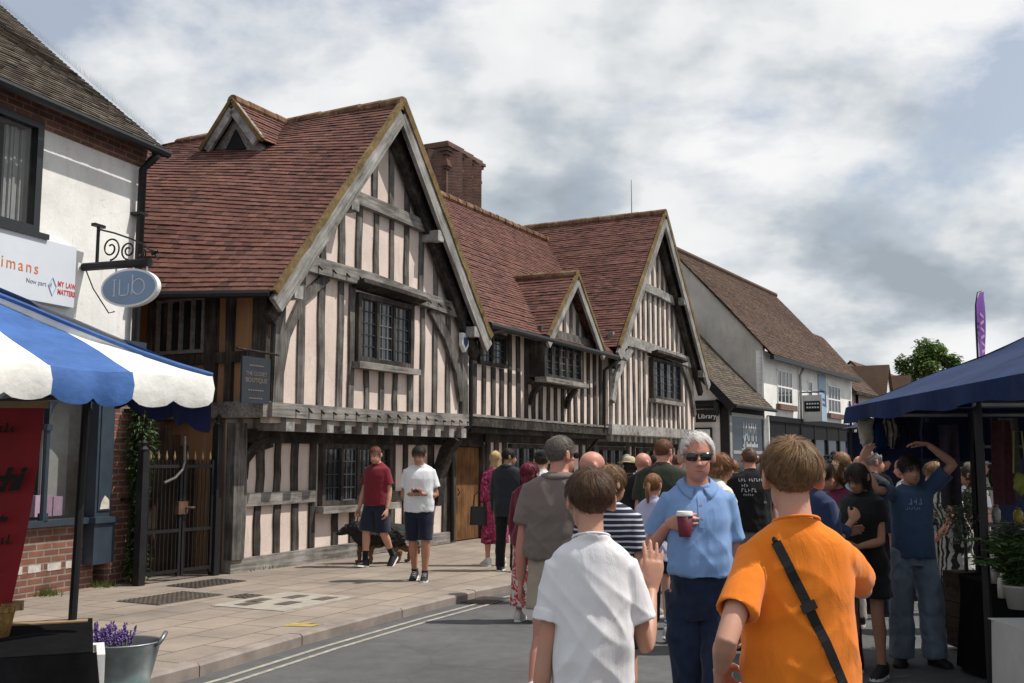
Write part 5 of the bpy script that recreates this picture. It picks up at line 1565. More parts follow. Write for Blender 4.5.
# goods
POTW = M('pot_white', (.36, .35, .33), .5, .1, 8); TERR = M('terracotta', (.30, .13, .07), .8, .2, 9)
FERN = m_leaf('fern', (.04, .09, .022), (.095, .165, .045)); OLV = m_leaf('olive_leaf', (.06, .085, .05), (.14, .17, .11))
def potplant(x, y, z, pr, ph, pmat, leafm, h, sp, n, label, name='potted_plant', arch=1.0, ll=.09, lw=.012, seed=1):
    rr = random.Random(seed)
    t = thing(name, label, 'plant', (x, y, z))
    MB().lathe([(pr * .7, 0), (pr * .95, ph * .9), (pr, ph * .92), (pr, ph), (pr * .88, ph), (pr * .85, ph * .85), (.005, ph * .85)], seg=18).build('pot', pmat, t, True)
    lv, sm = MB(), MB()
    for k in range(n):
        a = rr.uniform(0, 6.28); d = V((math.cos(a), math.sin(a), 0)); hh = h * rr.uniform(.45, 1); rch = sp * rr.uniform(.3, 1)
        p = [V((0, 0, ph * .85)) + d * rch * q + V((0, 0, hh * (q * 1.5 - arch * .9 * q * q))) for q in (0, .25, .5, .75, 1)]
        sm.tube(p, .004, 4)
        for q in range(10):
            u_ = (q + 1) / 10; i = min(3, int(u_ * 4)); b = p[i].lerp(p[i + 1], u_ * 4 - i)
            for sg in (-1, 1):
                leafq(lv, b, d * .5 + V((-d.y, d.x, 0)) * sg + V((0, 0, rr.uniform(-.3, .3))), V((0, 0, 1)), ll * rr.uniform(.6, 1.1), lw)
    sm.build('stems', leafm, t); lv.build('leaves', leafm, t)
    return t
potplant(3.06, 6.42, .708, .085, .14, POTW, FERN, .50, .27, 46, 'fern in a white pot at the corner of the dark display table', seed=2)
potplant(3.62, 6.5, .708, .08, .13, POTW, FERN, .70, .26, 34, 'taller leafy plant in a pale pot on the dark display table', seed=3, ll=.12, lw=.02)
potplant(3.24, 6.72, .708, .08, .13, TERR, OLV, .62, .22, 34, 'bushy grey green plant in a terracotta pot behind the white potted fern', seed=21)
potplant(3.62, 7.55, .708, .07, .12, TERR, OLV, .3, .2, 20, 'grey green herb in a terracotta pot on the display table', seed=4)
potplant(3.47, 7.05, .708, .09, .12, POTW, FERN, .30, .26, 22, 'low spreading fern in a cream pot in the middle of the display table', seed=9)
potplant(3.80, 7.95, .708, .06, .11, TERR, FERN, .42, .13, 16, 'upright green plant in a small terracotta pot at the far end of the display table', seed=12, ll=.11, lw=.018)
# olive tree in a wooden planter
ol = thing('olive_planter', 'small olive tree in a dark wooden planter box beside the stall', 'plant', (3.86, 9.0, 0), R(5))
pb_ = MB()
for k in range(5): pb_.box(-.14, .14, -.14, .14, .04 + k * .125, .04 + k * .125 + .12)
pb_.build('planter_box', m_timber('planter_wood', (.03, .022, .016), (.09, .065, .045), 'x', .5), ol)
MB().tube([(0, 0, .6), (.01, .01, .9), (-.01, 0, 1.15)], [.018, .014, .01], 6).build('trunk', TIM_Z, ol)
lv = MB()
for k in range(900):
    p = V((rnd.gauss(0, .1), rnd.gauss(0, .1), 1.1 + rnd.gauss(0, .13)))
    leafq(lv, p, V((rnd.uniform(-1, 1), rnd.uniform(-1, 1), rnd.uniform(-.2, 1))), V((0, 0, 1)), rnd.uniform(.04, .07), .008)
lv.build('crown', OLV, ol)
wp = thing('wicker_planter', 'tall brown wicker planter next to the olive box', 'planter', (4.2, 9.05, 0))
MB().lathe([(.12, 0), (.15, .05), (.16, .6), (.165, .62), (.14, .62), (.13, .5), (.01, .5)], seg=20).build('basket', M('brown_wicker', (.10, .06, .03), .8, .4, 50, .6), wp, True)
# shelf of trinkets and hanging goods inside
RKX, RKY = 4.68, 8.75
rk = thing('display_rack', 'wooden display rack standing at the back of the navy stall', 'rack', (RKX, RKY, 0), R(-10))
for x in (-.75, .72): MB().box(x, x + .03, -.15, .15, 0, 1.75).build('side_panel', TIM_Z, rk)
for z in (.75, 1.05, 1.35, 1.7): MB().box(-.72, .72, -.15, .15, z, z + .022).build('shelf', TIM_X, rk)
cols_ = [((.42, .34, .2), 'honey'), ((.10, .16, .30), 'blue'), ((.5, .48, .42), 'cream'), ((.30, .09, .06), 'rust'), ((.12, .22, .10), 'green'), ((.55, .42, .08), 'mustard'), ((.35, .18, .28), 'plum')]
for r_i, z in enumerate((.775, 1.075, 1.375)):
    for k in range(8):
        col, cn_ = cols_[(k * 3 + r_i * 2) % 7]
        loc = Matrix.Translation((RKX, RKY, z)) @ Matrix.Rotation(R(-10), 4, 'Z') @ V((-.62 + k * .175, rnd.uniform(-.04, .04), 0))
        jn = thing('glazed_jar', '%s glazed jar, %s on the %s shelf of the display rack' % (cn_, ['first', 'second', 'third', 'fourth', 'fifth', 'sixth', 'seventh', 'eighth'][k], ['lowest', 'middle', 'upper'][r_i]), 'jar', loc, 0, 'jars on the display rack')
        r0 = rnd.uniform(.035, .055); h0 = rnd.uniform(.10, .2)
        MB().lathe([(r0 * .7, 0), (r0, h0 * .3), (r0 * .95, h0 * .7), (r0 * .5, h0 * .9)], seg=14).build('jar_body', M('glaze_' + cn_, col, .3, .15, 9, .02, .5), jn, True)
        MB().lathe([(r0 * .55, h0 * .9), (r0 * .6, h0), (.004, h0 * 1.04)], seg=14).build('lid', M('cork', (.30, .2, .11), .8), jn, True)
yb = thing('hanging_bag', 'yellow green cloth bag hanging under the navy canopy', 'bag', (3.9, 8.05, 1.42))
crumple('bag_body', M('lime_cloth', (.30, .34, .07), .8, .15), yb, 0, 0, .04, .075, 2.2)
MB().tube([(-.05, 0, .08), (-.03, 0, .4), (.03, 0, .4), (.05, 0, .08)], .006, 5).build('strap', M('lime_cloth', (.42, .47, .08)), yb)
for k, (x, y, z, col, cn_) in enumerate(((3.98, 8.5, 1.42, (.09, .03, .04), 'dark red'), (4.16, 8.75, 1.45, (.18, .16, .14), 'cream'), (3.72, 8.9, 1.40, (.06, .05, .07), 'mauve'))):
    hg = thing('hanging_scarf', '%s scarf hanging from the rail of the navy stall' % cn_, 'scarf', (x, y, z), 0, 'scarves hanging in the navy stall')
    mb = MB(); vs = []
    for j in range(9):
        for i in range(7): vs.append((-.08 + i * .027, .02 * math.sin(i * 1.6 + j * .2), .5 - j * .085))
    mb.add(vs, [(j * 7 + i, j * 7 + i + 1, (j + 1) * 7 + i + 1, (j + 1) * 7 + i) for j in range(8) for i in range(6)])
    mb.build('scarf_cloth', M('scarf_' + cn_, col, .8, .25, 20), hg, True)
for k, (x, y, ci) in enumerate(((3.30, 6.62, 0), (3.43, 6.72, 3), (3.20, 6.92, 2), (3.34, 6.86, 5), (3.62, 7.22, 1), (3.50, 7.36, 3), (3.66, 7.42, 6), (3.52, 7.72, 2), (3.70, 7.78, 4), (3.86, 7.6, 0))):
    col, cn_ = cols_[ci]
    lab_ = '%s glass bottle on the dark display table, %s' % (cn_, ['beside the tall leafy plant', 'behind the tall leafy plant', 'left of the other bottles', 'in front of the low fern', 'right of the low fern', 'behind the low fern', 'between the low fern and the herb', 'left of the herb pot', 'at the foot of the upright plant', 'at the right end of the table'][k])
    bo = thing('glass_bottle', lab_, 'bottle', (x, y, .708), 0, 'bottles on the dark display table')
    h0 = rnd.uniform(.16, .26); r0 = rnd.uniform(.028, .042)
    MB().lathe([(r0, 0), (r0 * 1.02, h0 * .5), (r0 * .9, h0 * .66), (r0 * .34, h0 * .8), (r0 * .34, h0 * .94)], seg=14).build('bottle_body', M('glaze_' + cn_, col), bo, True)
    MB().lathe([(r0 * .42, h0 * .93), (r0 * .42, h0), (.003, h0 * 1.01)], seg=10).build('stopper', MATS['cork'], bo, True)
# stall further back
fs = thing('further_stall', 'second dark market stall further back along the kerb', 'market stall', (6.4, 13.6, 0))
mb = MB()
for (a, b, c, d_) in (((-1.6, -1.6, 2.05), (1.6, -1.6, 2.05), (0, -1, 2.67), (0, -1, 2.67)), ((-1.6, 1.6, 2.05), (-1.6, -1.6, 2.05), (0, -1, 2.67), (0, 1, 2.67)), ((1.6, -1.6, 2.05), (1.6, 1.6, 2.05), (0, 1, 2.67), (0, -1, 2.67)), ((1.6, 1.6, 2.05), (-1.6, 1.6, 2.05), (0, 1, 2.67), (0, 1, 2.67))):
    mb.add([a, b, c] if c == d_ else [a, b, c, d_], [(0, 1, 2)] if c == d_ else [(0, 1, 2, 3)])
mb.build('canopy', NVD, fs)
for x in (-1.5, 1.5):
    for y in (-1.5, 1.5): MB().tube([(x, y, 0), (x, y, 2.1)], .03, 8).build('post', BLACK, fs)
MB().box(-1.55, 1.55, 1.5, 1.53, .6, 2.0).build('back_curtain', NVD, fs)
gz = thing('white_gazebo', 'small white peaked gazebo far along the street', 'gazebo', (9.0, 24.5, 0), R(-20))
MB().add([(-1, -1, 1.9), (1, -1, 1.9), (1, 1, 1.9), (-1, 1, 1.9), (0, 0, 2.45)], [(0, 1, 4), (1, 2, 4), (2, 3, 4), (3, 0, 4)]).build('canopy', CW, gz)
for x in (-.95, .95):
    for y in (-.95, .95): MB().tube([(x, y, 0), (x, y, 1.95)], .025, 6).build('post', ALU, gz)
# ------------------------------------------------------------------ people: figure builder
from mathutils.bvhtree import BVHTree
JOBS = []
def job(mb, name, mat, parent, voxel, smooth=3, post=None, after=None):
    JOBS.append((mb, name, mat, parent, voxel, smooth, post, after))

def run_jobs():
    tmp = []
    for (mb, name, mat, parent, voxel, smooth, post, after) in JOBS:
        me = bpy.data.meshes.new('tmp'); me.from_pydata(mb.v, [], mb.f); me.update()
        o = bpy.data.objects.new('tmp', me); C.objects.link(o)
        r = o.modifiers.new('r', 'REMESH'); r.mode = 'VOXEL'; r.voxel_size = voxel; r.use_smooth_shade = True
        if smooth:
            s = o.modifiers.new('s', 'SMOOTH'); s.factor = .5; s.iterations = smooth
        tmp.append(o)
    dg = bpy.context.evaluated_depsgraph_get()
    res = []
    for o, (mb, name, mat, parent, voxel, smooth, post, after) in zip(tmp, JOBS):
        me = bpy.data.meshes.new_from_object(o.evaluated_get(dg)); me.name = name
        res.append(me)
    for o in tmp:
        m_ = o.data; bpy.data.objects.remove(o); bpy.data.meshes.remove(m_)
    for me, (mb, name, mat, parent, voxel, smooth, post, after) in zip(res, JOBS):
        me.materials.clear(); me.materials.append(mat)
        if post:
            vs = [v.co.copy() for v in me.vertices]; ns = [v.normal.copy() for v in me.vertices]
            for v, p, n in zip(me.vertices, vs, ns):
                v.co = post(p, n)
        me.polygons.foreach_set('use_smooth', [True] * len(me.polygons))
        me.update()
        o = bpy.data.objects.new(name, me); C.objects.link(o); o.parent = parent
        if after: after(o)
    JOBS.clear()

def ell(c, a, b, n=18, pw=2.3):
    """Superellipse ring; a, b half axes as vectors."""
    r = []
    for i in range(n):
        t = 2 * math.pi * i / n; ct, st = math.cos(t), math.sin(t)
        r.append(c + a * (math.copysign(abs(ct) ** (2 / pw), ct)) + b * (math.copysign(abs(st) ** (2 / pw), st)))
    return r

def limb(mb, pts, rad, n=14, flat=1.0, ref=V((1, 0, 0))):
    """Tapered tube through joints, rounded ends, with in-between rings."""
    P = [V(p) for p in pts]; out = []
    for i in range(len(P) - 1):
        for k in range(4):
            t = k / 4; out.append((P[i].lerp(P[i + 1], t), rad[i] * (1 - t) + rad[i + 1] * t))
    out.append((P[-1], rad[-1]))
    rings = []
    for i, (p, r) in enumerate(out):
        d = (out[min(i + 1, len(out) - 1)][0] - out[max(i - 1, 0)][0]).normalized()
        a = (ref - d * ref.dot(d)); a = a.normalized() if a.length > .05 else d.orthogonal().normalized()
        b = d.cross(a)
        if i == 0: rings.append(ell(p - d * r * .6, a * r * .5, b * r * .5 * flat, n, 2))
        rings.append(ell(p, a * r, b * r * flat, n, 2))
        if i == len(out) - 1: rings.append(ell(p + d * r * .6, a * r * .5, b * r * .5 * flat, n, 2))
    mb.loft(rings)

def sm(a, b, x):
    t = max(0, min(1, (x - a) / (b - a))); return t * t * (3 - 2 * t)
def gs(x, s): return math.exp(-x * x / (2 * s * s))

def ray_ell(d, c, r):
    """Exit distance along unit d from the origin of an ellipsoid that contains the origin."""
    A = sum((d[i] / r[i]) ** 2 for i in range(3)); B = -2 * sum(d[i] * c[i] / r[i] ** 2 for i in range(3)); K = sum((c[i] / r[i]) ** 2 for i in range(3)) - 1
    return (-B + math.sqrt(max(0, B * B - 4 * A * K))) / (2 * A)

def head_r(d, fem=0):
    a = ray_ell(d, (0, -.014, .026), (.0755, .098, .089))
    b = ray_ell(d, (0, .030, -.046), (.0585 - .004 * fem, .064, .073))
    k = 14
    return (a ** k + b ** k) ** (1 / k)

def head_dir(az, el): return V((math.sin(az) * math.cos(el), math.cos(az) * math.cos(el), math.sin(el)))

def face(p, fem=0, age=0):
    """Nose, sockets, brow, lips and chin pressed into the head surface."""
    x, y, z = p
    if y > .0:
        q = sm(0, .05, y); f = 0
        nz = sm(.012, -.034, z) * (1 - sm(-.036, -.047, z))
        f += .023 * nz * gs(x, .0085 + .004 * nz) + .006 * gs(z + .037, .007) * gs(abs(x) - .011, .006)
        f += .007 * gs(z - .004, .012) * gs(x, .008)
        f -= .0105 * gs(abs(x) - .031, .0145) * gs(z - .004, .010)
        f += .0045 * gs(z - .024, .008) * (1 - sm(.045, .06, abs(x)))
        f += .0065 * gs(abs(x) - .0, .019) * gs(z + .064, .010) - .005 * gs(x, .024) * gs(z + .0645, .0026)
        f -= .003 * gs(x, .02) * gs(z + .082, .006)
        f += .006 * gs(x, .016) * gs(z + .101, .012)
        f += .004 * gs(abs(x) - .043, .014) * gs(z + .022, .014) - .003 * gs(abs(x) - .04, .012) * gs(z + .058, .016)
        return V((x, y + f * q, z))
    return V(p)

def make_head(mb, Mh, s, fem, ears=True, hi=True):
    na, ne = (72, 48) if hi else (36, 26)
    vs = []
    for j in range(ne + 1):
        el = -math.pi / 2 + math.pi * j / ne
        for i in range(na):
            d = head_dir(2 * math.pi * i / na, el)
            vs.append(Mh @ (face(d * head_r(d, fem), fem) * s))
    mb.add(vs, [(j * na + i, j * na + (i + 1) % na, (j + 1) * na + (i + 1) % na, (j + 1) * na + i) for j in range(ne) for i in range(na)])
    if ears:
        for sg in (-1, 1):
            rings = []
            for t, w_, h_ in ((-.012, .010, .018), (0, .014, .026), (.012, .018, .033), (.021, .019, .035), (.025, .014, .030)):
                c = V((sg * (.0705 + t), -.012 - t * .9, -.006 + t * .25))
                rings.append([Mh @ ((c + V((0, math.cos(a) * w_, math.sin(a) * h_ - .004 * math.cos(a)))) * s) for a in [2 * math.pi * i / 14 for i in range(14)]])
            mb.loft(rings)

def make_hand(mb, wrist, F, N, right, s, curl=(25, 30, 20), thumb=(.75, .6, .25), spread=6, curls=None, rf=1.0):
    F = F.normalized(); N = (N - F * N.dot(F)).normalized()
    T = F.cross(N) if right else N.cross(F)
    W = wrist
    rings = []
    for u, hw, ht in ((-.012, .023, .019), (.015, .028, .0175), (.045, .037, .0165), (.075, .0415, .0145), (.096, .040, .0115), (.100, .036, .008)):
        rings.append(ell(W + F * u * s, T * hw * s, N * ht * s, 16, 2.6))
    mb.loft(rings)
    for k, (tx, bu, ln, r0) in enumerate(((.030, .092, .072, .0088), (.0105, .096, .080, .0092), (-.0095, .093, .074, .0088), (-.0285, .084, .058, .0078))):
        c = curls[k] if curls else curl
        d = (F + T * math.tan(R(spread)) * (1.0, .25, -.5, -1.3)[k]).normalized()
        p = W + F * (bu - .02) * s + T * tx * s; pts = [p, W + F * bu * s + T * tx * s]
        ax = d.cross(N).normalized(); acc = 0
        for seg, (fr, cg) in enumerate(zip((.46, .30, .24), c)):
            acc += cg; dd = Matrix.Rotation(R(acc), 3, ax) @ d
            pts.append(pts[-1] + dd * ln * fr * s)
        limb(mb, pts, [r0 * s * rf, r0 * s * rf, r0 * .95 * s * rf, r0 * .88 * s * rf, r0 * .72 * s * rf], 8)
    td = (T * thumb[0] + F * thumb[1] + N * thumb[2]).normalized()
    t2 = (T * (thumb[0] - .45) + F * (thumb[1] + .3) + N * (thumb[2] + .15)).normalized()
    b = W + F * .022 * s + T * .018 * s
    p1 = b + td * .048 * s; p2 = p1 + (td + t2).normalized() * .034 * s; p3 = p2 + t2 * .026 * s
    limb(mb, [b, p1, p2, p3], [.016 * s, .0125 * s, .0102 * s * rf, .0085 * s * rf], 8)

def folds(amp, seed, zlow=None, zhigh=None, sx=8.5, sz=3.6):
    """Cloth relief: hanging drapes, slanting creases and sideways rucks low down."""
    off = V((seed * 3.17, seed * 1.3, seed * 7.1))
    kx, kz = sx / 8.5, sz / 3.6
    def f(p, n):
        q = p + mnoise.noise_vector(p * 2.3 + off) * .10
        v1 = mnoise.noise(V((q.x * 11 * kx, q.y * 11 * kx, q.z * 2.0 * kz)) + off)
        v2 = mnoise.noise(V(((q.x + .8 * q.z) * 8 * kx, q.y * 8, (q.z - .8 * q.x) * 2.2 * kz)) + off * 2)
        v3 = mnoise.noise(V(((q.x - .8 * q.z) * 8 * kx, q.y * 8, (q.z + .8 * q.x) * 2.2 * kz)) + off * 3)
        h = mnoise.noise(V((q.x * 3.5, q.y * 3.5, q.z * 15)) + off * 4)
        low = 1.0 if zlow is None else 1 - sm(zlow, zhigh, p.z)
        c2 = max(0, 1 - abs(v2) * 2.7) ** 1.6; c3 = max(0, 1 - abs(v3) * 2.7) ** 1.6
        d = amp * (v1 * (.6 + .8 * low) + c2 * (.2 + .25 * low) + c3 * .35 * low + h * .6 * low - .10)
        return p + n * d
    return f

SKINS = {}
def m_skin(tone='fair'):
    if tone in SKINS: return SKINS[tone]
    col = {'fair': (.50, .27, .19), 'pink': (.52, .245, .18), 'tan': (.40, .20, .125), 'olive': (.34, .185, .115), 'brown': (.20, .10, .06)}[tone]
    m, nt, bs = new_mat('skin_' + tone)
    v = coords(nt)
    f = noise(nt, v, 14, 5, .65); f2 = noise(nt, v, 90, 3, .6)
    c = ramp(nt, f, [(.3, mul(col, .88)), (.52, col), (.72, (min(1, col[0] * 1.12), col[1] * .93, col[2] * .9))])
    nt.links.new(c, bs.inputs['Base Color'])
    bs.inputs['Roughness'].default_value = .5
    bs.inputs['Specular IOR Level'].default_value = .35
    bs.inputs['Subsurface Weight'].default_value = .12
    bs.inputs['Subsurface Radius'].default_value = (.012, .004, .002)
    bs.inputs['Subsurface Scale'].default_value = 1.0
    bump(nt, bs, f2, .12, .002)
    SKINS[tone] = m
    return m

def m_hair(name, c1, c2):
    if name in MATS: return MATS[name]
    m, nt, bs = new_mat(name)
    g = nt.nodes.new('ShaderNodeNewGeometry')
    v = coords(nt)
    f = noise(nt, v, 55, 3, .6)
    a = nd(nt, 'ShaderNodeMath', operation='MULTIPLY_ADD')
    nt.links.new(g.outputs['Random Per Island'], a.inputs[0]); a.inputs[1].default_value = .6
    nt.links.new(f, a.inputs[2])
    c = ramp(nt, a.outputs[0], [(.35, c1), (1.05, c2)])
    nt.links.new(c, bs.inputs['Base Color'])
    bs.inputs['Roughness'].default_value = .55; bs.inputs['Specular IOR Level'].default_value = .22
    bump(nt, bs, f, .5, .004)
    MATS[name] = m
    return m
HAIR = {
    'brown': ((.030, .017, .010), (.115, .066, .038)), 'lightbrown': ((.055, .030, .015), (.23, .130, .062)), 'dark': ((.008, .006, .005), (.035, .025, .02)),
    'grey': ((.09, .082, .072), (.30, .285, .26)), 'greybrown': ((.045, .038, .032), (.16, .14, .118)), 'white': ((.45, .43, .40), (.80, .78, .75)), 'blonde': ((.26, .16, .07), (.58, .42, .22)),
    'auburn': ((.09, .035, .016), (.25, .12, .055)), 'redbrown': ((.055, .022, .012), (.17, .075, .04)), 'burgundy': ((.06, .006, .012), (.15, .02, .035)),
}
def hairmat(c): return m_hair('hair_' + c, *HAIR[c])

def hairline(az, style):
    a = abs((az + math.pi) % (2 * math.pi) - math.pi)
    pts = {'short': ((0, 38), (30, 36), (52, 32), (66, 20), (78, -14), (92, -12), (98, 8), (112, 2), (128, -26), (150, -50), (180, -61)),
           'long': ((0, 42), (25, 36), (50, 20), (70, -8), (90, -35), (120, -45), (180, -50)),
           'receding': ((0, 52), (25, 60), (45, 58), (64, 30), (76, -8), (90, -5), (96, 10), (110, 4), (135, -34), (180, -42)),
           'fringe': ((0, 28), (30, 26), (52, 20), (66, 8), (78, -16), (92, -14), (98, 4), (112, -2), (135, -36), (180, -45))}[style]
    d = math.degrees(a)
    for (a0, e0), (a1, e1_) in zip(pts, pts[1:]):
        if d <= a1: return R(e0 + (e1_ - e0) * (d - a0) / (a1 - a0)) + .05 * mnoise.noise(V((az * 5, 1.3, 0)))
    return R(pts[-1][1])

def make_hair(par, Mh, s, spec, seed, near):
    style = spec.get('line', 'short'); top, side = spec.get('top', .022), spec.get('side', .012)
    mat = hairmat(spec['col']); rr = random.Random(seed); fem = spec.get('fem', 0)
    mb = MB(); na, ne = (72, 30) if near else (44, 16)
    sd_ = V((seed * 1.7, seed * .9, seed * 2.3))
    def th(d):
        u = sm(-.05, .8, d.z); t = (side * (1 - u) + top * u) * (1 if spec.get('fall') else .06 + .94 * sm(-.62, .22, d.z))
        if spec.get('part'): t *= 1 - .45 * gs(d.x - .32, .05) * sm(.4, .8, d.z) * sm(-.3, .2, d.y)
        return t
    vs = []
    for j in range(ne + 1):
        for i in range(na):
            az = 2 * math.pi * i / na; e0 = hairline(az, style) + (0 if spec.get('fall') else R(6 + 3 * sm(1.5, 2.6, abs((az + math.pi) % (2 * math.pi) - math.pi))))
            el = e0 + (math.pi / 2 - e0) * (j / ne) ** .85
            d = head_dir(az, el); edge = min(1, .12 + j / ne * 7)
            k = mnoise.noise(d * 5 + sd_) * .22 + mnoise.noise(d * 13 + sd_) * .08
            r = head_r(d, fem) + th(d) * edge * (1 + k * spec.get('rough', .8)) * .62
            vs.append(Mh @ (d * r * s))
    mb.add(vs, [(j * na + i, j * na + (i + 1) % na, (j + 1) * na + (i + 1) % na, (j + 1) * na + i) for j in range(ne) for i in range(na)])
    # strands flowing away from the crown
    n = spec.get('n', 2600 if near else 420); w0 = (.0016 if near else .0042) * spec.get('w', 1)
    tilt = Matrix.Rotation(R(spec.get('crown', 28)), 3, 'X')
    lt_, ls_ = spec.get('lt', .06), spec.get('ls', .022)
    for _ in range(n):
        z = rr.uniform(-.75, 1); a = rr.uniform(0, 2 * math.pi)
        q = math.acos(z); ph = V((math.cos(a), math.sin(a), 0))
        def D(qq, da=0):
            p2 = V((math.cos(a + da), math.sin(a + da), 0))
            return tilt @ (p2 * math.sin(qq) + V((0, 0, math.cos(qq))))
        d = D(q); az = math.atan2(d.x, d.y); el = math.asin(max(-1, min(1, d.z)))
        if el < hairline(az, style) + (.02 if spec.get('fall') else rr.uniform(-.07, .03)): continue
        if not spec.get('fall') and abs(az) > 1.6 and rr.random() > .55 + .45 * sm(hairline(az, style) - .05, hairline(az, style) + .5, el): continue
        u = sm(-.15, .7, d.z)
        ln_ = (ls_ * (1 - u) + lt_ * u) * rr.uniform(.7, 1.2) * (1 if spec.get('fall') else .3 + .7 * sm(-.5, .25, d.z))
        cl = mnoise.noise(d * 9 + sd_); cl2 = mnoise.noise(d * 4 + sd_ * 2)
        da = cl * .25 + spec.get('sweep', 0) * u
        prev = None; m = 5; vs = []
        for k in range(m + 1):
            t = k / m; dd = D(q + t * ln_ / .095, da * t)
            off = th(d) * (.45 + .55 * math.sin(math.pi * (.15 + .6 * t)) * (1 + cl * .4)) * (1 - .25 * t * (1 - u)) + spec.get('lift', 0) * t * u
            off += (cl2 * .006 + cl * .005) * t * spec.get('rough', .8) + rr.uniform(-.002, .0035) * t
            p = dd * (head_r(dd, fem) + max(.001, off))
            tw = p.cross(D(q + .3) - D(q)); tw = tw.normalized() if tw.length > 1e-6 else V((1, 0, 0))
            wd = w0 * (1 - .8 * t)
            vs += [Mh @ ((p - tw * wd) * s), Mh @ ((p + tw * wd) * s)]
        mb.add(vs, [(2 * k, 2 * k + 1, 2 * k + 3, 2 * k + 2) for k in range(m)])
    # long falls of hair
    if spec.get('fall'):
        L_ = spec['fall']; rings = []; wv = spec.get('wave', .01)
        cols = 26
        for j in range(13):
            t = j / 12; z = .03 - t * L_
            wd = .080 + .012 * math.sin(t * 2.2) - .02 * t + wv * math.sin(t * 11 + seed); dp = .062 - .02 * t + wv * math.sin(t * 9)
            cy = -.045 - .02 * t
            rings.append([Mh @ (V((math.cos(a) * wd * (1 + .06 * mnoise.noise(V((math.cos(a) * 3, math.sin(a) * 3, z * 8)) + sd_)), cy + math.sin(a) * dp, z + .01 * mnoise.noise(V((a * 3, z, seed))))) * s) for a in [2 * math.pi * i / cols for i in range(cols)]])
        mb.loft(rings)
        for _ in range(260 if not near else 700):
            a = rr.uniform(2.6, 6.8); pts = []; k0 = rr.uniform(.9, 1.08); zz = rr.uniform(.0, .35)
            vs = []
            for j in range(7):
                t = zz + (1 - zz) * j / 6 * rr.uniform(.97, 1.03); z = .03 - t * L_ * rr.uniform(.99, 1.03)
                wd = (.080 + .012 * math.sin(t * 2.2) - .02 * t + wv * math.sin(t * 11 + seed)) * (k0 + .04); dp = (.062 - .02 * t) * (k0 + .06)
                p = V((math.cos(a) * wd, -.045 - .02 * t + math.sin(a) * dp, z)); wq = V((-math.sin(a), math.cos(a), 0)) * .0035 * (1 - .6 * j / 6)
                vs += [Mh @ ((p - wq) * s), Mh @ ((p + wq) * s)]
            mb.add(vs, [(2 * k, 2 * k + 1, 2 * k + 3, 2 * k + 2) for k in range(6)])
    if spec.get('pony'):
        L_ = spec['pony']
        for q in range(5):
            ox = rr.uniform(-.012, .012)
            pts = [Mh @ (V((ox * t * 2, -.105 - .045 * math.sin(min(1, t * 1.4) * 2.2), .03 - t * L_)) * s) for t in [i / 8 for i in range(9)]]
            mb.tube(pts, [.014 * s, .022 * s, .024 * s, .023 * s, .021 * s, .018 * s, .014 * s, .01 * s, .003 * s], 8)
    if spec.get('bun'):
        mb.lathe([(.004, -.035), (.03, -.022), (.038, 0), (.03, .022), (.004, .035)], Mh @ (V((0, -.11, .06)) * s), 14)
    return mb.build('hair', mat, par, True)

def cloth_mat(name, col, var=.07, rough=.9, sc=7):
    if name in MATS: return MATS[name]
    m, nt, bs = new_mat(name)
    v = coords(nt)
    c = ramp(nt, noise(nt, v, sc, 5, .6), [(.3, mul(col, 1 - var)), (.7, mul(col, 1 + var))])
    nt.links.new(c, bs.inputs['Base Color'])
    bs.inputs['Roughness'].default_value = rough; bs.inputs['Specular IOR Level'].default_value = .15
    bs.inputs['Sheen Weight'].default_value = .15
    w1 = noise(nt, v, 420, 2, .5); w2 = noise(nt, coords(nt, (1.3, 1.3, .55)), 8, 4, .5, 1.2)
    ad = nd(nt, 'ShaderNodeMath', operation='MULTIPLY_ADD'); nt.links.new(w2, ad.inputs[0]); ad.inputs[1].default_value = 9; nt.links.new(w1, ad.inputs[2])
    bump(nt, bs, ad.outputs[0], .26, .0035)
    MATS[name] = m
    return m

def banded(name, c1, c2, period, duty=.5, axis=2, warp=.0, scale=1.0):
    """Woven stripes along the height of the garment."""
    if name in MATS: return MATS[name]
    m, nt, bs = new_mat(name)
    v = coords(nt)
    sep = nt.nodes.new('ShaderNodeSeparateXYZ')
    if warp:
        nz = nd(nt, 'ShaderNodeTexNoise', Scale=scale * 5, Detail=3); nt.links.new(v, nz.inputs['Vector'])
        v = mixc(nt, warp, v, nz.outputs['Color'])
    nt.links.new(v, sep.inputs[0])
    a = nd(nt, 'ShaderNodeMath', operation='DIVIDE'); nt.links.new(sep.outputs[axis], a.inputs[0]); a.inputs[1].default_value = period
    b = nd(nt, 'ShaderNodeMath', operation='FRACT'); nt.links.new(a.outputs[0], b.inputs[0])
    c = ramp(nt, b.outputs[0], [(0, c1), (duty, c2)], 'CONSTANT')
    nt.links.new(c, bs.inputs['Base Color']); bs.inputs['Roughness'].default_value = .9
    MATS[name] = m
    return m

def blotch(name, cols, scale=14):
    if name in MATS: return MATS[name]
    m, nt, bs = new_mat(name)
    v = coords(nt)
    f = noise(nt, v, scale, 4, .7, 1.2)
    st = [(.30 + .4 * i / max(1, len(cols) - 1), c) for i, c in enumerate(cols)]
    nt.links.new(ramp(nt, f, st, 'CONSTANT'), bs.inputs['Base Color']); bs.inputs['Roughness'].default_value = .9
    MATS[name] = m
    return m

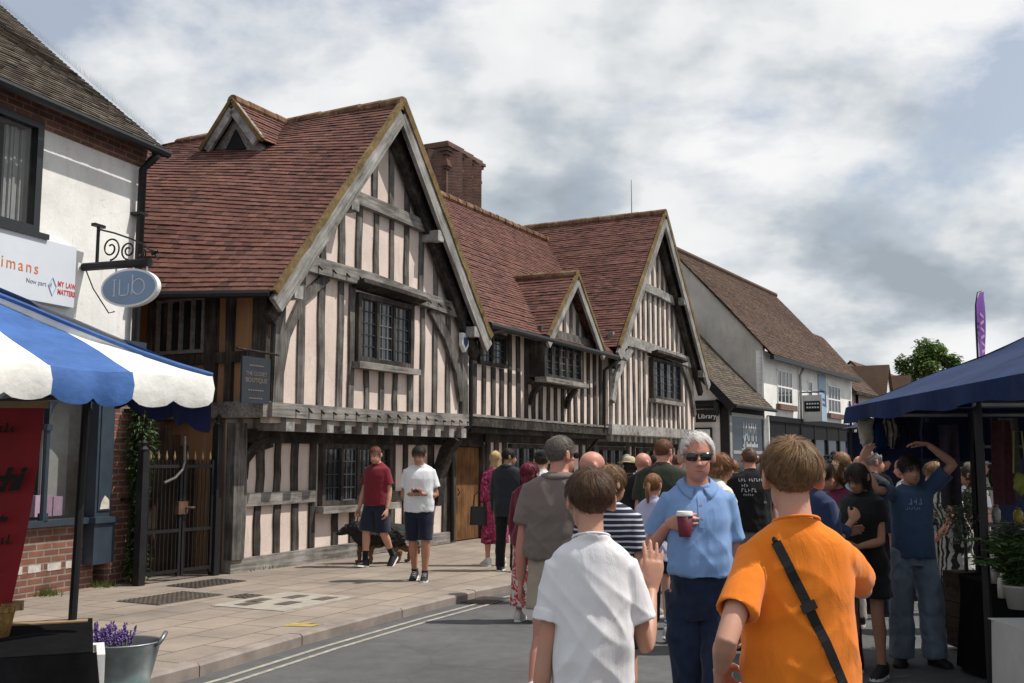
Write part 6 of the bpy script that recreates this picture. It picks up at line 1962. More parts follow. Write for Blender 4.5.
def person(label, H, x, y, rz, z0=0.0, skin='fair', bw=1.0, belly=0.0, fem=0, kid=0, lean=0, side=0, twist=0, head=(0, 0, 0),
           legs=None, arms=None, hands=None, top=None, bottom=None, hair=None, shoes=None, near=False, vox=None, group=None, extra=None, seed=1, socks=None, facebits=False, eyes=None, headk=1.0, ears=True):
    """One figure, facing local +Y with its right side at +X."""
    t = thing('person', label, 'person', (x, y, z0), R(rz), group)
    vox = vox or (.0055 if near else .010)
    lk = (.9 if kid else 1.0) * (.92 if fem else 1.0)
    u = H
    # legs: (thigh dir, shin dir, foot yaw, foot pitch)
    legs = legs or {'L': ((-.04, .02, -1), (-.01, -.04, -1), 8, 0), 'R': ((.04, .0, -1), (.01, -.03, -1), -8, 0)}
    lt_, ls_ = .245 * u, .235 * u; ank = .046 * u
    hipx = .050 * u * (1.08 if fem else 1)
    drop = {}
    for k in 'LR':
        a, b = V(legs[k][0]).normalized(), V(legs[k][1]).normalized()
        drop[k] = -(a.z * lt_ + b.z * ls_)
    hz = max(drop['L'], drop['R']) + ank
    hip = V((0, 0, hz))
    def bend(p):
        tt = sm(hz, hz + .30 * u, p.z)
        q = p - hip
        q = Matrix.Rotation(R(twist) * tt, 3, 'Z') @ (Matrix.Rotation(-R(lean) * tt, 3, 'X') @ (Matrix.Rotation(R(side) * tt, 3, 'Y') @ q))
        return hip + q
    def bdir(d):
        return Matrix.Rotation(R(twist), 3, 'Z') @ (Matrix.Rotation(-R(lean), 3, 'X') @ (Matrix.Rotation(R(side), 3, 'Y') @ V(d))) 
    dz = hz - .526 * u                       # height lost by the stance
    def Z(f): return f * u + dz
    # torso profile: height, half width, half depth, forward shift
    if fem:
        prof = [(.46, .080, .062, 0), (.50, .098, .070, -.004), (.54, .096, .068, -.003), (.60, .076, .055, .002), (.645, .074, .054, .004), (.70, .086, .064, .006), (.735, .092, .073, .010), (.77, .094, .060, .002), (.798, .092, .050, -.003), (.814, .083, .045, -.005), (.828, .065, .040, -.006), (.841, .047, .034, -.006), (.862, .031, .031, -.004)]
    else:
        prof = [(.46, .084, .060, 0), (.50, .094, .066, 0), (.54, .094, .066, 0), (.60, .090, .063, .002), (.65, .092, .064, .002), (.70, .100, .068, .002), (.74, .107, .070, .002), (.77, .108, .064, 0), (.798, .106, .055, -.003), (.814, .097, .049, -.005), (.828, .076, .043, -.006), (.841, .054, .038, -.007), (.862, .035, .035, -.004)]
    if kid:
        prof = [(z, w_ * (.94 if z < .8 else .93), d_ * .86, f_) for z, w_, d_, f_ in prof]
    def pr(z):
        for (a, b) in zip(prof, prof[1:]):
            if z <= b[0]:
                k = max(0, (z - a[0]) / (b[0] - a[0])); return [a[i] + (b[i] - a[i]) * k for i in range(4)]
        return list(prof[-1])
    def torso_ring(z, grow=0.0, wmul=1.0, n=26, pw=2.35):
        _, w_, d_, f_ = pr(z)
        bl = belly * gs(z - .61, .07)
        c = bend(V((0, (f_ * u + bl * .5), Z(z))))
        a = bdir((1, 0, 0)) * ((w_ * u * bw + bl * .25) * wmul + grow); b = bdir((0, 1, 0)) * ((d_ * u * (bw * .6 + .4) + bl * .6) * wmul + grow)
        rr_ = ell(c, a, b, n, pw)
        if z > .81:
            for p in rr_: p.z -= min(1, (z - .80) / .041) * .026 * u * sm(-.1, 1, (p - c).dot(b) / max(1e-6, b.dot(b)))
        return rr_
    skin_mb = MB()
    skin_mb.loft([torso_ring(z, -.012, .97) for z in (.48, .5, .54, .6, .65, .7, .74, .77, .798, .814, .828, .841, .862)])
    # arms
    sh = {}
    ua_, fa_ = .172 * u * (.98 if kid else 1), .150 * u
    arms = arms or {}
    arms = {'L': arms.get('L', ((-.16, -.03, -1), (-.05, .18, -1))), 'R': arms.get('R', ((.16, -.03, -1), (.05, .18, -1)))}
    J = {}
    for k, sg in (('L', -1), ('R', 1)):
        ud, fd = bdir(V(arms[k][0]).normalized()), bdir(V(arms[k][1]).normalized())
        raise_ = max(0, V(arms[k][0]).normalized().z + .3)
        s_ = bend(V((sg * (.0905 * u * bw ** .7 * (.9 if fem else 1) * (.90 if kid else 1)), -.004 * u, Z(.786 + .03 * raise_))))
        e_ = s_ + ud * ua_; w_ = e_ + fd * fa_
        J[k] = (s_, e_, w_, ud, fd)
        mk = .0 + lk * bw ** .5
        limb(skin_mb, [s_ - ud * .0, s_.lerp(e_, .45), e_, e_.lerp(w_, .3), w_.lerp(e_, .08)], [.029 * u * mk, .0258 * u * mk, .0208 * u * mk, .0232 * u * mk, .0155 * u * mk], 14)
        hs = (.108 * u / .182) * (1.0)
        hp = (hands or {}).get(k, {})
        Fd = bdir(V(hp['F']).normalized()) if 'F' in hp else fd
        Nd = bdir(V(hp['N'])) if 'N' in hp else bdir((-sg, .25, 0))
        make_hand(skin_mb, w_, Fd, Nd, k == 'R', hs, hp.get('curl', (22, 28, 20)), hp.get('thumb', (.6, .75, .25)), hp.get('spread', 4), hp.get('curls'), 1.0 if near else 1.12)
        sh[k] = w_ + Fd * .06 * hs
    # legs
    LJ = {}
    for k, sg in (('L', -1), ('R', 1)):
        a, b = V(legs[k][0]).normalized(), V(legs[k][1]).normalized()
        h_ = hip + V((sg * hipx, 0, 0)); kn = h_ + a * lt_; an = kn + b * ls_
        LJ[k] = (h_, kn, an)
        tk = .84 if bottom or (top and top.get('hem', .5) < .42) else 1
        limb(skin_mb, [h_ + V((0, 0, .02)), h_.lerp(kn, .4), kn, kn.lerp(an, .3) - V((0, .008, 0)), kn.lerp(an, .7), an], [.049 * u * lk * bw ** .5 * tk, .045 * u * lk * (tk if (bottom or {}).get('kind') != 'skirt' else 1), .0325 * u * lk, .0335 * u * lk, .0235 * u * lk, .021 * u * lk], 14)
    # head and neck
    hh = (.130 + (.012 if kid else 0)) * u * headk; s = hh / .229
    base = bend(V((0, .004 * u, Z(.851 + (.008 if headk < .93 else 0)))))
    Rm = Matrix.Rotation(R(twist), 3, 'Z') @ Matrix.Rotation(-R(lean) * .35, 3, 'X') @ Matrix.Rotation(R(head[0]), 3, 'Z') @ Matrix.Rotation(R(head[1]), 3, 'X') @ Matrix.Rotation(R(head[2]), 3, 'Y')
    hc = base + Rm @ V((0, .018 * s, .108 * s)) 
    Mh = Matrix.Translation(hc) @ Rm.to_4x4()
    nr = .0325 * u * (.86 if fem else 1) * (.88 if kid else 1) * bw ** .35
    limb(skin_mb, [bend(V((0, -.010 * u, Z(.815)))), base + V((0, -.006 * u, 0)), hc + Rm @ V((0, -.012, -.02)) * s], [nr * 1.25, nr, nr * .98], 16)
    make_head(skin_mb, Mh, s, fem, ears, True)
    job(skin_mb, 'body', m_skin(skin), t, vox, 2)
    # clothes
    cv = vox * (1.25 if near else 1.0)
    if top:
        mb = MB(); hem = top.get('hem', .47); g = top.get('fit', .012); sl = top.get('sleeve', .62); fl_ = top.get('flare', 1.0)
        zs = [z for z in (.46, .5, .54, .58, .62, .66, .70, .74, .77, .798, .814, .828, .841) if z > hem + .015]
        rings = []
        lo = pr(.72)
        if hem < .45:
            for q in range(6):
                z = hem + (.46 - hem) * q / 6; k = (.46 - z) / max(.01, .46 - hem)
                w_ = (prof[1][1] * u * bw + g) * (1 + (fl_ - 1) * k); d_ = (prof[1][2] * u + g) * (1 + (fl_ - 1) * k)
                c = V((0, -.002 * u, Z(z))); rings.append(ell(c, V((w_, 0, 0)), V((0, d_, 0)), 26, 2.2))
        else:
            rings.append(None)
        for z in zs:
            gg = g + top.get('loose', .006) * (1 - sm(.62, .78, z)) * u
            if z > .83: gg = g * .6
            rr_ = torso_ring(z, gg)
            if top.get('straight') and z < .72:
                # cloth hangs straight from the chest
                c1 = bend(V((0, pr(z)[3] * u, Z(z)))); w_ = max(pr(z)[1], lo[1] * .94) * u * bw + gg; d_ = max(pr(z)[2], lo[2] * .92) * u * (bw * .6 + .4) + gg + belly * gs(z - .61, .07) * .6
                rr_ = ell(c1 + bdir((0, 1, 0)) * belly * gs(z - .61, .07) * .5, bdir((1, 0, 0)) * w_, bdir((0, 1, 0)) * d_, 26, 2.35)
            rings.append(rr_)
        if rings[0] is None:
            d0 = rings[1]; cen = sum(d0, V((0, 0, 0))) / len(d0); cen2 = V((cen.x, cen.y, Z(hem)))
            rings[0] = [cen2 + (p - cen) * 1.0 for p in d0]
            for p in rings[0]: p.z = Z(hem) + .008 * math.sin(p.x * 22 + seed)
        nz = bend(V((0, -.006 * u, Z(.846 if not top.get('collar') else .842)))); na_ = .041 * u * (.92 if fem else 1) * bw ** .3
        rings.append(ell(nz, bdir((1, 0, 0)) * na_, bdir((0, 1, -.30)) * na_ * .98 + V((0, 0, 0)), 26, 2))
        mb.loft(rings)
        for k in 'LR':
            s_, e_, w_, ud, fd = J[k]
            mk = bw ** .5 * lk
            rs_ = (.0335 * u * mk + g * .75); 
            if sl <= 1.0:
                e2 = s_.lerp(e_, sl); r2 = top.get('cuff', .031) * u * mk + g * .95
                inner = bend(V((J[k][0].x * .0 + (-1 if k == 'L' else 1) * .058 * u * bw, -.004 * u, Z(.782))))
                P = [(inner, rs_ * .9), (s_, rs_), (s_.lerp(e2, .5), (rs_ + r2) / 2 * 1.02), (e2, r2)]
            else:
                e2 = e_.lerp(w_, sl - 1.0)
                inner = bend(V(((-1 if k == 'L' else 1) * .058 * u * bw, -.004 * u, Z(.782))))
                P = [(inner, rs_ * .9), (s_, rs_), (s_.lerp(e_, .5), .033 * u * mk + g), (e_, .029 * u * mk + g), (e_.lerp(e2, .6), .026 * u * mk + g * .8), (e2, .023 * u * mk + g * .7)]
            rings = []
            for i, (p, r) in enumerate(P):
                d = (P[min(i + 1, len(P) - 1)][0] - P[max(i - 1, 0)][0]).normalized()
                a = (V((0, 1, 0)) - d * d.y); a = a.normalized() if a.length > .1 else d.orthogonal().normalized(); b = d.cross(a)
                rings.append(ell(p, a * r, b * r * .98, 18, 2))
            # intermediate rings for a smooth drape
            dense = []
            for i in range(len(rings) - 1):
                for q in range(3): dense.append([x0.lerp(x1, q / 3) for x0, x1 in zip(rings[i], rings[i + 1])])
            dense.append(rings[-1]); q_ = P[-1][0]; dd_ = (P[-1][0] - P[-2][0]).normalized()
            for bk_, sc_k in ((.002, .80), (-.045, .74)): dense.append([q_ + dd_ * bk_ + (p - q_) * sc_k for p in rings[-1]])
            mb.loft(dense)
        amp = top.get('folds', .012 if near else .009)
        zl, zh = Z(.60), Z(.80)
        job(mb, top.get('name', 'shirt'), top['mat'], t, cv, top.get('smooth', 4), folds(amp, seed, zl, zh), top.get('after'))
        if top.get('collar'):
            stand, fall = [], []
            n2 = 30
            for (zz, kk) in ((.838, 1.05), (.852, 1.00), (.859, .99)):
                stand.append((zz, kk))
            def make_collar(shirt, nz=nz, na_=na_, cm=top.get('collarmat', top['mat']), par=t, user=top.get('after'), u=u, bdir=bdir, bend=bend, Z=Z):
                me = shirt.data
                bv = BVHTree.FromPolygons([v.co for v in me.vertices], [tuple(p.vertices) for p in me.polygons])
                rings = []
                def ringpt(a, zz, kk): 
                    c = bend(V((0, -.005 * u, Z(zz))))
                    return c + bdir((math.cos(a), 0, 0)) * na_ * kk + bdir((0, math.sin(a), 0)) * na_ * kk * .95 + V((0, 0, -.030 * u * sm(-.3, 1, math.sin(a))))
                angs = [R(90 + 20) + (2 * math.pi - R(40)) * i / n2 for i in range(n2 + 1)]
                for zz, kk in ((.838, 1.04), (.848, 1.00), (.853, 1.00)): rings.append([ringpt(a, zz, kk) for a in angs])
                for kk, dz in ((1.05, -.002), (1.22, -.012), (1.42, -.022)):
                    r_ = []
                    for a in angs:
                        f_ = sm(.2, 1, math.sin(a)); k2 = kk + .42 * f_ * (kk - 1)
                        p = ringpt(a, .852, k2) + V((0, 0, dz * u - .012 * u * f_ * (kk - 1) * 2))
                        h_ = bv.find_nearest(p)
                        if h_[0] is not None and kk > 1.1: p = h_[0] + h_[1] * (.004 if kk > 1.4 else .009)
                        r_.append(p)
                    rings.append(r_)
                mb = MB(); m_ = n2 + 1
                mb.add([p for r_ in rings for p in r_], [(j_ * m_ + i, j_ * m_ + i + 1, (j_ + 1) * m_ + i + 1, (j_ + 1) * m_ + i) for j_ in range(len(rings) - 1) for i in range(n2)])
                o = mb.build('collar', cm, par, True)
                m3 = o.modifiers.new('thick', 'SOLIDIFY'); m3.thickness = .003
                if user: user(shirt)
            JOBS[-1] = JOBS[-1][:7] + (make_collar,)
        else:
            cb_ = MB(); pts = []
            for i in range(25):
                a = 2 * math.pi * i / 24
                pts.append(nz + bdir((1, 0, 0)) * na_ * .97 * math.cos(a) + bdir((0, 1, -.30)) * na_ * .96 * math.sin(a) + V((0, 0, .001)))
            cb_.tube(pts, .0042 * u / 1.7, 8); cb_.build('neckband', top['mat'], t, True)
    if bottom:
        mb = MB(); kind = bottom['kind']; g = bottom.get('fit', .010); wz = bottom.get('waist', .60)
        if kind in ('shorts', 'trousers'):
            mb.loft([torso_ring(z, (g * .8 if not top or top.get('hem', .47) > z else -.006)) for z in (.462, .5, .54, .575, min(wz, .595) if top else wz)])
            hemf = bottom.get('hem', .62)
            for k in 'LR':
                h_, kn, an = LJ[k]
                if kind == 'shorts':
                    # hem as a share of the thigh
                    e = h_.lerp(kn, hemf) if hemf <= 1 else kn.lerp(an, hemf - 1)
                    r0, r1 = .053 * u * lk * bw ** .5 + g, (bottom.get('leg', .050)) * u * lk + g
                    P = [(h_ + V((0, 0, .008 * u)), r0 * .86), (h_.lerp(e, .3), r0), (h_.lerp(e, .65), (r0 + r1) / 2), (e, r1)]
                    if hemf > 1: P = [(h_ + V((0, 0, .008 * u)), r0 * .86), (h_.lerp(kn, .5), r0), (kn, r1), (e, r1)]
                else:
                    e = an - (an - kn).normalized() * .002 * u + V((0, 0, -.012 * u)); wd = bottom.get('leg', .034)
                    P = [(h_ + V((0, 0, .008 * u)), .046 * u * lk * bw ** .5 + g), (h_.lerp(kn, .4), .050 * u * lk * bw ** .5 + g), (kn, max(.037, wd * 1.02) * u * lk + g), (kn.lerp(an, .45), wd * 1.03 * u * lk + g), (kn.lerp(an, .85), wd * u * lk + g), (e, wd * 1.0 * u * lk + g)]
                rings = []
                dense = []
                for i in range(len(P) - 1):
                    for q in range(4): dense.append((P[i][0].lerp(P[i + 1][0], q / 4), P[i][1] + (P[i + 1][1] - P[i][1]) * q / 4))
                dense.append(P[-1])
                for i, (p, r) in enumerate(dense):
                    d = (dense[min(i + 1, len(dense) - 1)][0] - dense[max(i - 1, 0)][0]).normalized()
                    a = (V((1, 0, 0)) - d * d.x).normalized(); b = d.cross(a)
                    rings.append(ell(p, a * r, b * r, 18, 2))
                mb.loft(rings)
            zk = LJ['L'][1].z
            job(mb, kind, bottom['mat'], t, cv * 1.1, 3, folds(bottom.get('folds', .007), seed + 4, sx=9, sz=5))
        else:
            hem = bottom.get('hem', .28); rings = []
            for q in range(9):
                z = hem + (wz - hem) * q / 8; k = 1 - q / 8
                p3 = pr(max(z, .47)) ; fl_ = 1 + (bottom.get('flare', 1.15) - 1) * k
                w_ = (max(p3[1], .09 if z < .5 else 0) * u + g) * fl_; d_ = (max(p3[2], .066 if z < .5 else 0) * u + g) * fl_
                rings.append([V((math.cos(a) * w_ * (1 + .06 * k * math.sin(a * 7 + seed)), math.sin(a) * d_ * (1 + .06 * k * math.sin(a * 7 + seed)), Z(z))) for a in [2 * math.pi * i / 30 for i in range(30)]])
            mb.loft(rings); job(mb, 'skirt', bottom['mat'], t, cv * 1.1, 2, folds(.006, seed + 4, sx=12, sz=1.5))
    # shoes
    if shoes:
        for k, sg in (('L', -1), ('R', 1)):
            h_, kn, an = LJ[k]; yaw, pit = legs[k][2], legs[k][3]
            if shoes.get('hide'): continue
            Rf = Matrix.Rotation(R(yaw), 3, 'Z') @ Matrix.Rotation(R(pit), 3, 'X')
            fl2 = .150 * u * (1.04); o_ = an
            def FP(p): return o_ + Rf @ V(p)
            mb = MB(); rings = []
            for (yy, hw, zt, zb) in ((-.040, .016, .010, -.030), (-.034, .021, .026, -.043), (-.015, .0235, .030, -.045), (.012, .024, .022, -.045), (.040, .0265, .004, -.045), (.070, .0285, -.012, -.045), (.092, .025, -.020, -.044), (.106, .016, -.028, -.042), (.110, .008, -.034, -.041)):
                c = FP((0, yy * u * .98, (zt + zb) / 2 * u)); rings.append(ell(c, Rf @ V((hw * u, 0, 0)), Rf @ V((0, 0, (zt - zb) / 2 * u)), 14, 2.4))
            mb.loft(rings); so_ = mb.build('shoe', shoes['mat'], t, True)
            sb = MB(); prof2 = []
            out_ = [(-.018, -.036), (-.024, -.02), (-.024, .01), (-.029, .05), (-.030, .075), (-.022, .102), (0, .114), (.022, .102), (.030, .075), (.029, .05), (.024, .01), (.024, -.02), (.018, -.036), (0, -.044)]
            a_ = [FP((px * u, py * u * .98, -.0465 * u)) for px, py in out_]; b_ = [FP((px * u, py * u * .98, -.034 * u)) for px, py in out_]
            sb.loft([a_, b_]); sb.build('sole', shoes.get('sole', WHT_P), so_)
            if shoes.get('lace'):
                lb_ = MB()
                for q in range(4):
                    yy = .016 + q * .013; zz = .020 - q * .0085
                    lb_.tube([FP((-.014 * u, yy * u, (zz - .002) * u)), FP((0, (yy + .003) * u, (zz + .003) * u)), FP((.014 * u, yy * u, (zz - .002) * u))], .003, 5)
                lb_.build('laces', shoes['lace'], so_)
            if socks:
                sk = MB(); limb(sk, [an.lerp(kn, socks[1]), an.lerp(kn, .04)], [.0255 * u * lk, .0235 * u * lk], 14); sk.build('sock', socks[0], t, True)
    # hair and face
    if hair:
        h2 = dict(hair); h2['fem'] = fem
        make_hair(t, Mh, s, h2, seed, near)
    if facebits:
        for sg in (-1, 1):
            d = head_dir(math.atan2(.031 * sg, .088), R(2)); c = V((sg * .031, .0705, .003))
            eb = MB(); eb.lathe([(.001, -.0085), (.010, -.0055), (.0125, 0), (.010, .0055), (.001, .0085)], (0, 0, 0), 14)
            eb.v = [tuple(Mh @ ((c + V(p) * .98) * s)) for p in eb.v]
            eo = eb.build('eye', M('eye_white', (.36, .33, .30), .25, .03, 5, 0), t, True)
            ib_ = MB(); ib_.lathe([(.0062, -.0005), (.0062, .0008), (.001, .0012)], (0, 0, 0), 12)
            ib_.v = [tuple(Mh @ ((c + V((p[0], .0118 + p[2], p[1]))) * s)) for p in ib_.v]
            ib_.build('iris', M('iris_dark', (.03, .02, .015), .2, .1, 5, 0), eo)
            bb = MB(); bb.tube([Mh @ (V((sg * x_, y_, z_)) * s) for x_, y_, z_ in ((.014, .097, .0205), (.030, .0935, .0255), (.046, .081, .0205))], [.0030 * s, .0036 * s, .0018 * s], 6)
            bb.build('eyebrow', hairmat(hair['col'] if hair and hair['col'] != 'white' else 'grey') if hair else hairmat('brown'), t)
        lp = MB(); lp.tube([Mh @ (V((x_, y_, z_)) * s) for x_, y_, z_ in ((-.023, .0845, -.0645), (-.01, .0945, -.0635), (0, .096, -.0645), (.01, .0945, -.0635), (.023, .0845, -.0645))], [.0018 * s, .0048 * s, .0045 * s, .0048 * s, .0018 * s], 8)
        lp.build('lips', M('lips', (.36, .13, .11), .45, .1, 5, 0), t)
    if eyes:      # sunglasses: 'on' the eyes or pushed 'up' on the hair
        sg_ = MB(); zo, yo, rx = (0.006, 0.0, 0) if eyes == 'on' else (.088, -.028, -38)
        Rg = Matrix.Rotation(R(-rx), 3, 'X'); pv_ = V((0, .0, 0))
        def GP(p): return Mh @ ((Rg @ (V(p)) + V((0, yo, zo))) * s)
        for sd2 in (-1, 1):
            lens = []
            for (yq) in (.0, .004):
                ring = []
                for i in range(16):
                    a = 2 * math.pi * i / 16; cx_, cz_ = math.cos(a), math.sin(a)
                    xx = sd2 * (.034 + .0285 * math.copysign(abs(cx_) ** .75, cx_)); zz = .0205 * math.copysign(abs(cz_) ** .6, cz_) - .002
                    ring.append(GP((xx, .1035 - yq - (xx * xx) * 3.6, zz)))
                lens.append(ring)
            sg_.loft(lens)
            sg_.tube([GP((sd2 * .058, .092, .010)), GP((sd2 * .072, .07, .010)), GP((sd2 * .081, .0, .006)), GP((sd2 * .081, -.012, -.002))], .0026 * s, 6)
        sg_.tube([GP((-.012, .106, .008)), GP((0, .108, .010)), GP((.012, .106, .008))], .003 * s, 6)
        sg_.build('sunglasses', M('sunglass_black', (.012, .011, .012), .12, .1, 5, 0, .6), t, True)
    info = dict(root=t, J=J, hand=sh, Mh=Mh, s=s, hip=hip, Z=Z, bend=bend, bdir=bdir, u=u, LJ=LJ)
    if extra: extra(info)
    return info

def to_world(info, p):
    t = info['root']
    return Matrix.Translation(t.location) @ Matrix.Rotation(t.rotation_euler.z, 4, 'Z') @ V(p)
# ------------------------------------------------------------------ the crowd
from mathutils.bvhtree import BVHTree
TEE_W = cloth_mat('tee_white', (.74, .74, .76), .03); TEE_O = cloth_mat('tee_orange', (.78, .205, .018), .05); POLO_B = cloth_mat('polo_blue', (.185, .30, .53), .06)
TAUPE = cloth_mat('polo_taupe', (.175, .14, .125), .06); KHAKI = cloth_mat('khaki', (.36, .30, .235), .06); NAVYD = cloth_mat('navy_cloth', (.012, .015, .03), .15)
DENIM_D = cloth_mat('denim_dark', (.012, .02, .045), .3, sc=20); DENIM_L = cloth_mat('denim_light', (.17, .215, .275), .22, sc=9); DENIM_M = cloth_mat('denim_mid', (.05, .085, .17), .25, sc=14)
BLK = cloth_mat('black_cotton', (.012, .012, .013), .2); OLIVE = cloth_mat('olive_cotton', (.032, .036, .026), .12); MAROON = cloth_mat('maroon_tee', (.17, .018, .028), .08)
LILAC = cloth_mat('lilac', (.48, .46, .62), .06); GREYC = cloth_mat('grey_cotton', (.16, .165, .175), .1); SUIT = cloth_mat('charcoal_suit', (.022, .025, .032), .1); BURG = cloth_mat('burgundy', (.12, .012, .03), .12)
BLUET = cloth_mat('blue_tee', (.05, .09, .17), .08); NAVJ = cloth_mat('navy_jacket', (.022, .035, .085), .1); BEIGE = cloth_mat('beige_linen', (.40, .35, .30), .06); PLUM = cloth_mat('plum_jacket', (.13, .02, .05), .1)
STRIPE = banded('navy_white_stripe', (.50, .50, .52), (.012, .016, .04), .031, .34, 2, .012)
FLORAL = blotch('floral_print', [(.035, .008, .015), (.30, .02, .08), (.50, .10, .20), (.12, .01, .04)], 11)
ZEBRA = banded('zebra_print', (.5, .49, .46), (.015, .015, .015), .07, .5, 0, .09, 2.2)
REDWH = blotch('red_white_print', [(.55, .5, .48), (.42, .03, .04), (.55, .5, .48)], 16)
TRAIN_G = M('trainer_grey', (.33, .32, .30), .7, .15, 12, .1); TRAIN_B = M('trainer_black', (.015, .015, .016), .6, .2, 12, .1); TRAIN_N = M('trainer_navy', (.04, .06, .13), .7, .2, 12, .1)
TRAIN_W = M('trainer_white', (.62, .61, .59), .6, .1, 12, .05); LEATHER = M('black_leather', (.014, .012, .012), .35, .2, 9, .08, .4)
SOLE_G = M('sole_green', (.22, .27, .06), .7, .15, 14, .1); SOCKW = cloth_mat('sock_white', (.62, .62, .62)); SOCKB = banded('sock_blue', (.6, .6, .62), (.06, .13, .35), .03, .5)
SOCKK = BLK
def H_(col, **k): return dict(col=col, **k)
STRIDE_L = {'L': ((-.03, .36, -1), (-.01, -.06, -1), 6, 4), 'R': ((.03, -.16, -1), (.01, -.72, -1), -6, -38)}
STRIDE_R = {'R': ((.03, .36, -1), (.01, -.06, -1), -6, 4), 'L': ((-.03, -.16, -1), (-.01, -.72, -1), 6, -38)}
EASY = {'L': ((-.05, .03, -1), (-.02, -.06, -1), 12, 0), 'R': ((.06, .05, -1), (.02, -.10, -1), -14, 0)}

def on_back(shirt, pts, lift=.003, sgn=-1):
    """Drop points (x, z) onto the back (or chest) of a garment."""
    me = shirt.data
    bv = BVHTree.FromPolygons([v.co for v in me.vertices], [tuple(p.vertices) for p in me.polygons])
    out_ = []
    for x_, z_ in pts:
        h_ = bv.ray_cast(V((x_, sgn * 1.5, z_)), V((0, -sgn, 0)))
        out_.append((h_[0] + h_[1] * lift, h_[1]) if h_[0] else (V((x_, sgn * .12, z_)), V((0, sgn, 0))))
    return out_

def print_on(lines, mat, sgn, rootref):
    """Faded print too small to read: rows of short letter strokes lying on the cloth."""
    def f(shirt):
        mb = MB(); r_ = random.Random(4)
        for w_, h_, zc, xc in lines:
            n = max(2, int(w_ / (h_ * .8)))
            for k in range(n):
                if r_.random() < .12: continue
                x0 = xc - w_ / 2 + w_ * k / n; lw = w_ / n * .62
                for (a, b, c, d) in ((x0, x0 + lw * .3, zc, zc + h_), (x0 + lw * .3, x0 + lw, zc + h_ * r_.choice((0, .4, .8)), 0)):
                    if d == 0: d = c + h_ * .22
                    q = on_back(shirt, [(a, c), (b, c), (b, d), (a, d)], .004, sgn)
                    mb.add([p for p, n_ in q], [(0, 1, 2, 3)])
        mb.build('print', mat, shirt)
    return f

# --- boy in the white T-shirt, waving
def kid_label(shirt):
    pts = on_back(shirt, [(-.012, 1.262), (.012, 1.262), (.012, 1.256), (-.012, 1.256)], .002)
person('boy in white T-shirt seen from behind raising his right hand to wave', 1.60, .255, 3.42, 3, kid=1, bw=.79, near=True, vox=.0048, seed=3, head=(4, -4, 2),
       arms={'R': ((.27, .10, -1), (.22, .72, .72)), 'L': ((-.15, .02, -1), (-.10, .12, -1))},
       hands={'R': dict(F=(.10, .12, 1), N=(-.1, 1, -.1), curl=(6, 8, 6), spread=5, thumb=(.75, .65, .05)), 'L': dict(curl=(18, 25, 18))},
       top=dict(mat=TEE_W, sleeve=.64, cuff=.042, hem=.545, fit=.010, loose=.010, straight=True, folds=.0145, smooth=4), bottom=dict(kind='shorts', mat=NAVYD, hem=.9, waist=.6), shoes=dict(mat=TRAIN_G),
       hair=H_('brown', line='short', top=.020, side=.009, lt=.050, ls=.016, n=11000, rough=1.7, sweep=.25, w=.55, lift=.006), legs=EASY, skin='fair', headk=.86)

# --- boy in the orange T-shirt with a cross-body strap
def strap(shirt):
    z0_, z1_ = 1.375, .86
    pth = [(-.078 + .225 * t, z0_ + (z1_ - z0_) * t) for t in [i / 40 for i in range(41)]]
    q = on_back(shirt, pth, .005)
    mb = MB(); vs = []
    for i, (p, n) in enumerate(q):
        d = (q[min(i + 1, 40)][0] - q[max(i - 1, 0)][0]).normalized(); a = d.cross(n).normalized() * .0135
        vs += [p - a, p + a, p + a + n * .003, p - a + n * .003]
    mb.add(vs, [f_ for i in range(40) for f_ in ((4 * i + 3, 4 * i + 2, 4 * i + 6, 4 * i + 7), (4 * i, 4 * i + 3, 4 * i + 7, 4 * i + 4), (4 * i + 1, 4 * i + 5, 4 * i + 6, 4 * i + 2))])
    root = shirt.parent
    bag = thing('shoulder_bag', 'black cross body bag with webbing strap worn by the boy in orange', 'bag', root.location, root.rotation_euler.z)
    mb.build('strap', M('webbing', (.010, .010, .011), .75, .2, 60, .3, stretch=(1, 1, 3)), bag)
    sl_ = MB(); p, n = q[13]; d = (q[14][0] - q[12][0]).normalized(); a = d.cross(n).normalized()
    sl_.obox(p + n * .004, a * .021, d * .012, n * .004); sl_.build('slider', LEATHER, bag)
    front = MB(); front.tube([q[0][0], q[0][0] + V((-.004, .05, .026)), q[0][0] + V((0, .11, -.0))], .008, 6); front.build('strap', MATS['webbing'], bag)
    b = MB(); c = V((.155, -.075, .80))
    rings = []
    for yy, k in ((-.045, .8), (-.04, 1), (.03, 1), (.045, .85)):
        rings.append(ell(c + V((0, yy * .5, 0)), V((.125 * k, 0, 0)), V((0, 0, .085 * k)), 24, 4))
    b.loft(rings); b.build('bag_body', LEATHER, bag, True)
    zp = MB(); zp.tube([c + V((-.10, -.024, .05)), c + V((.10, -.024, .05))], .004, 5); zp.build('zip', ALU, bag)
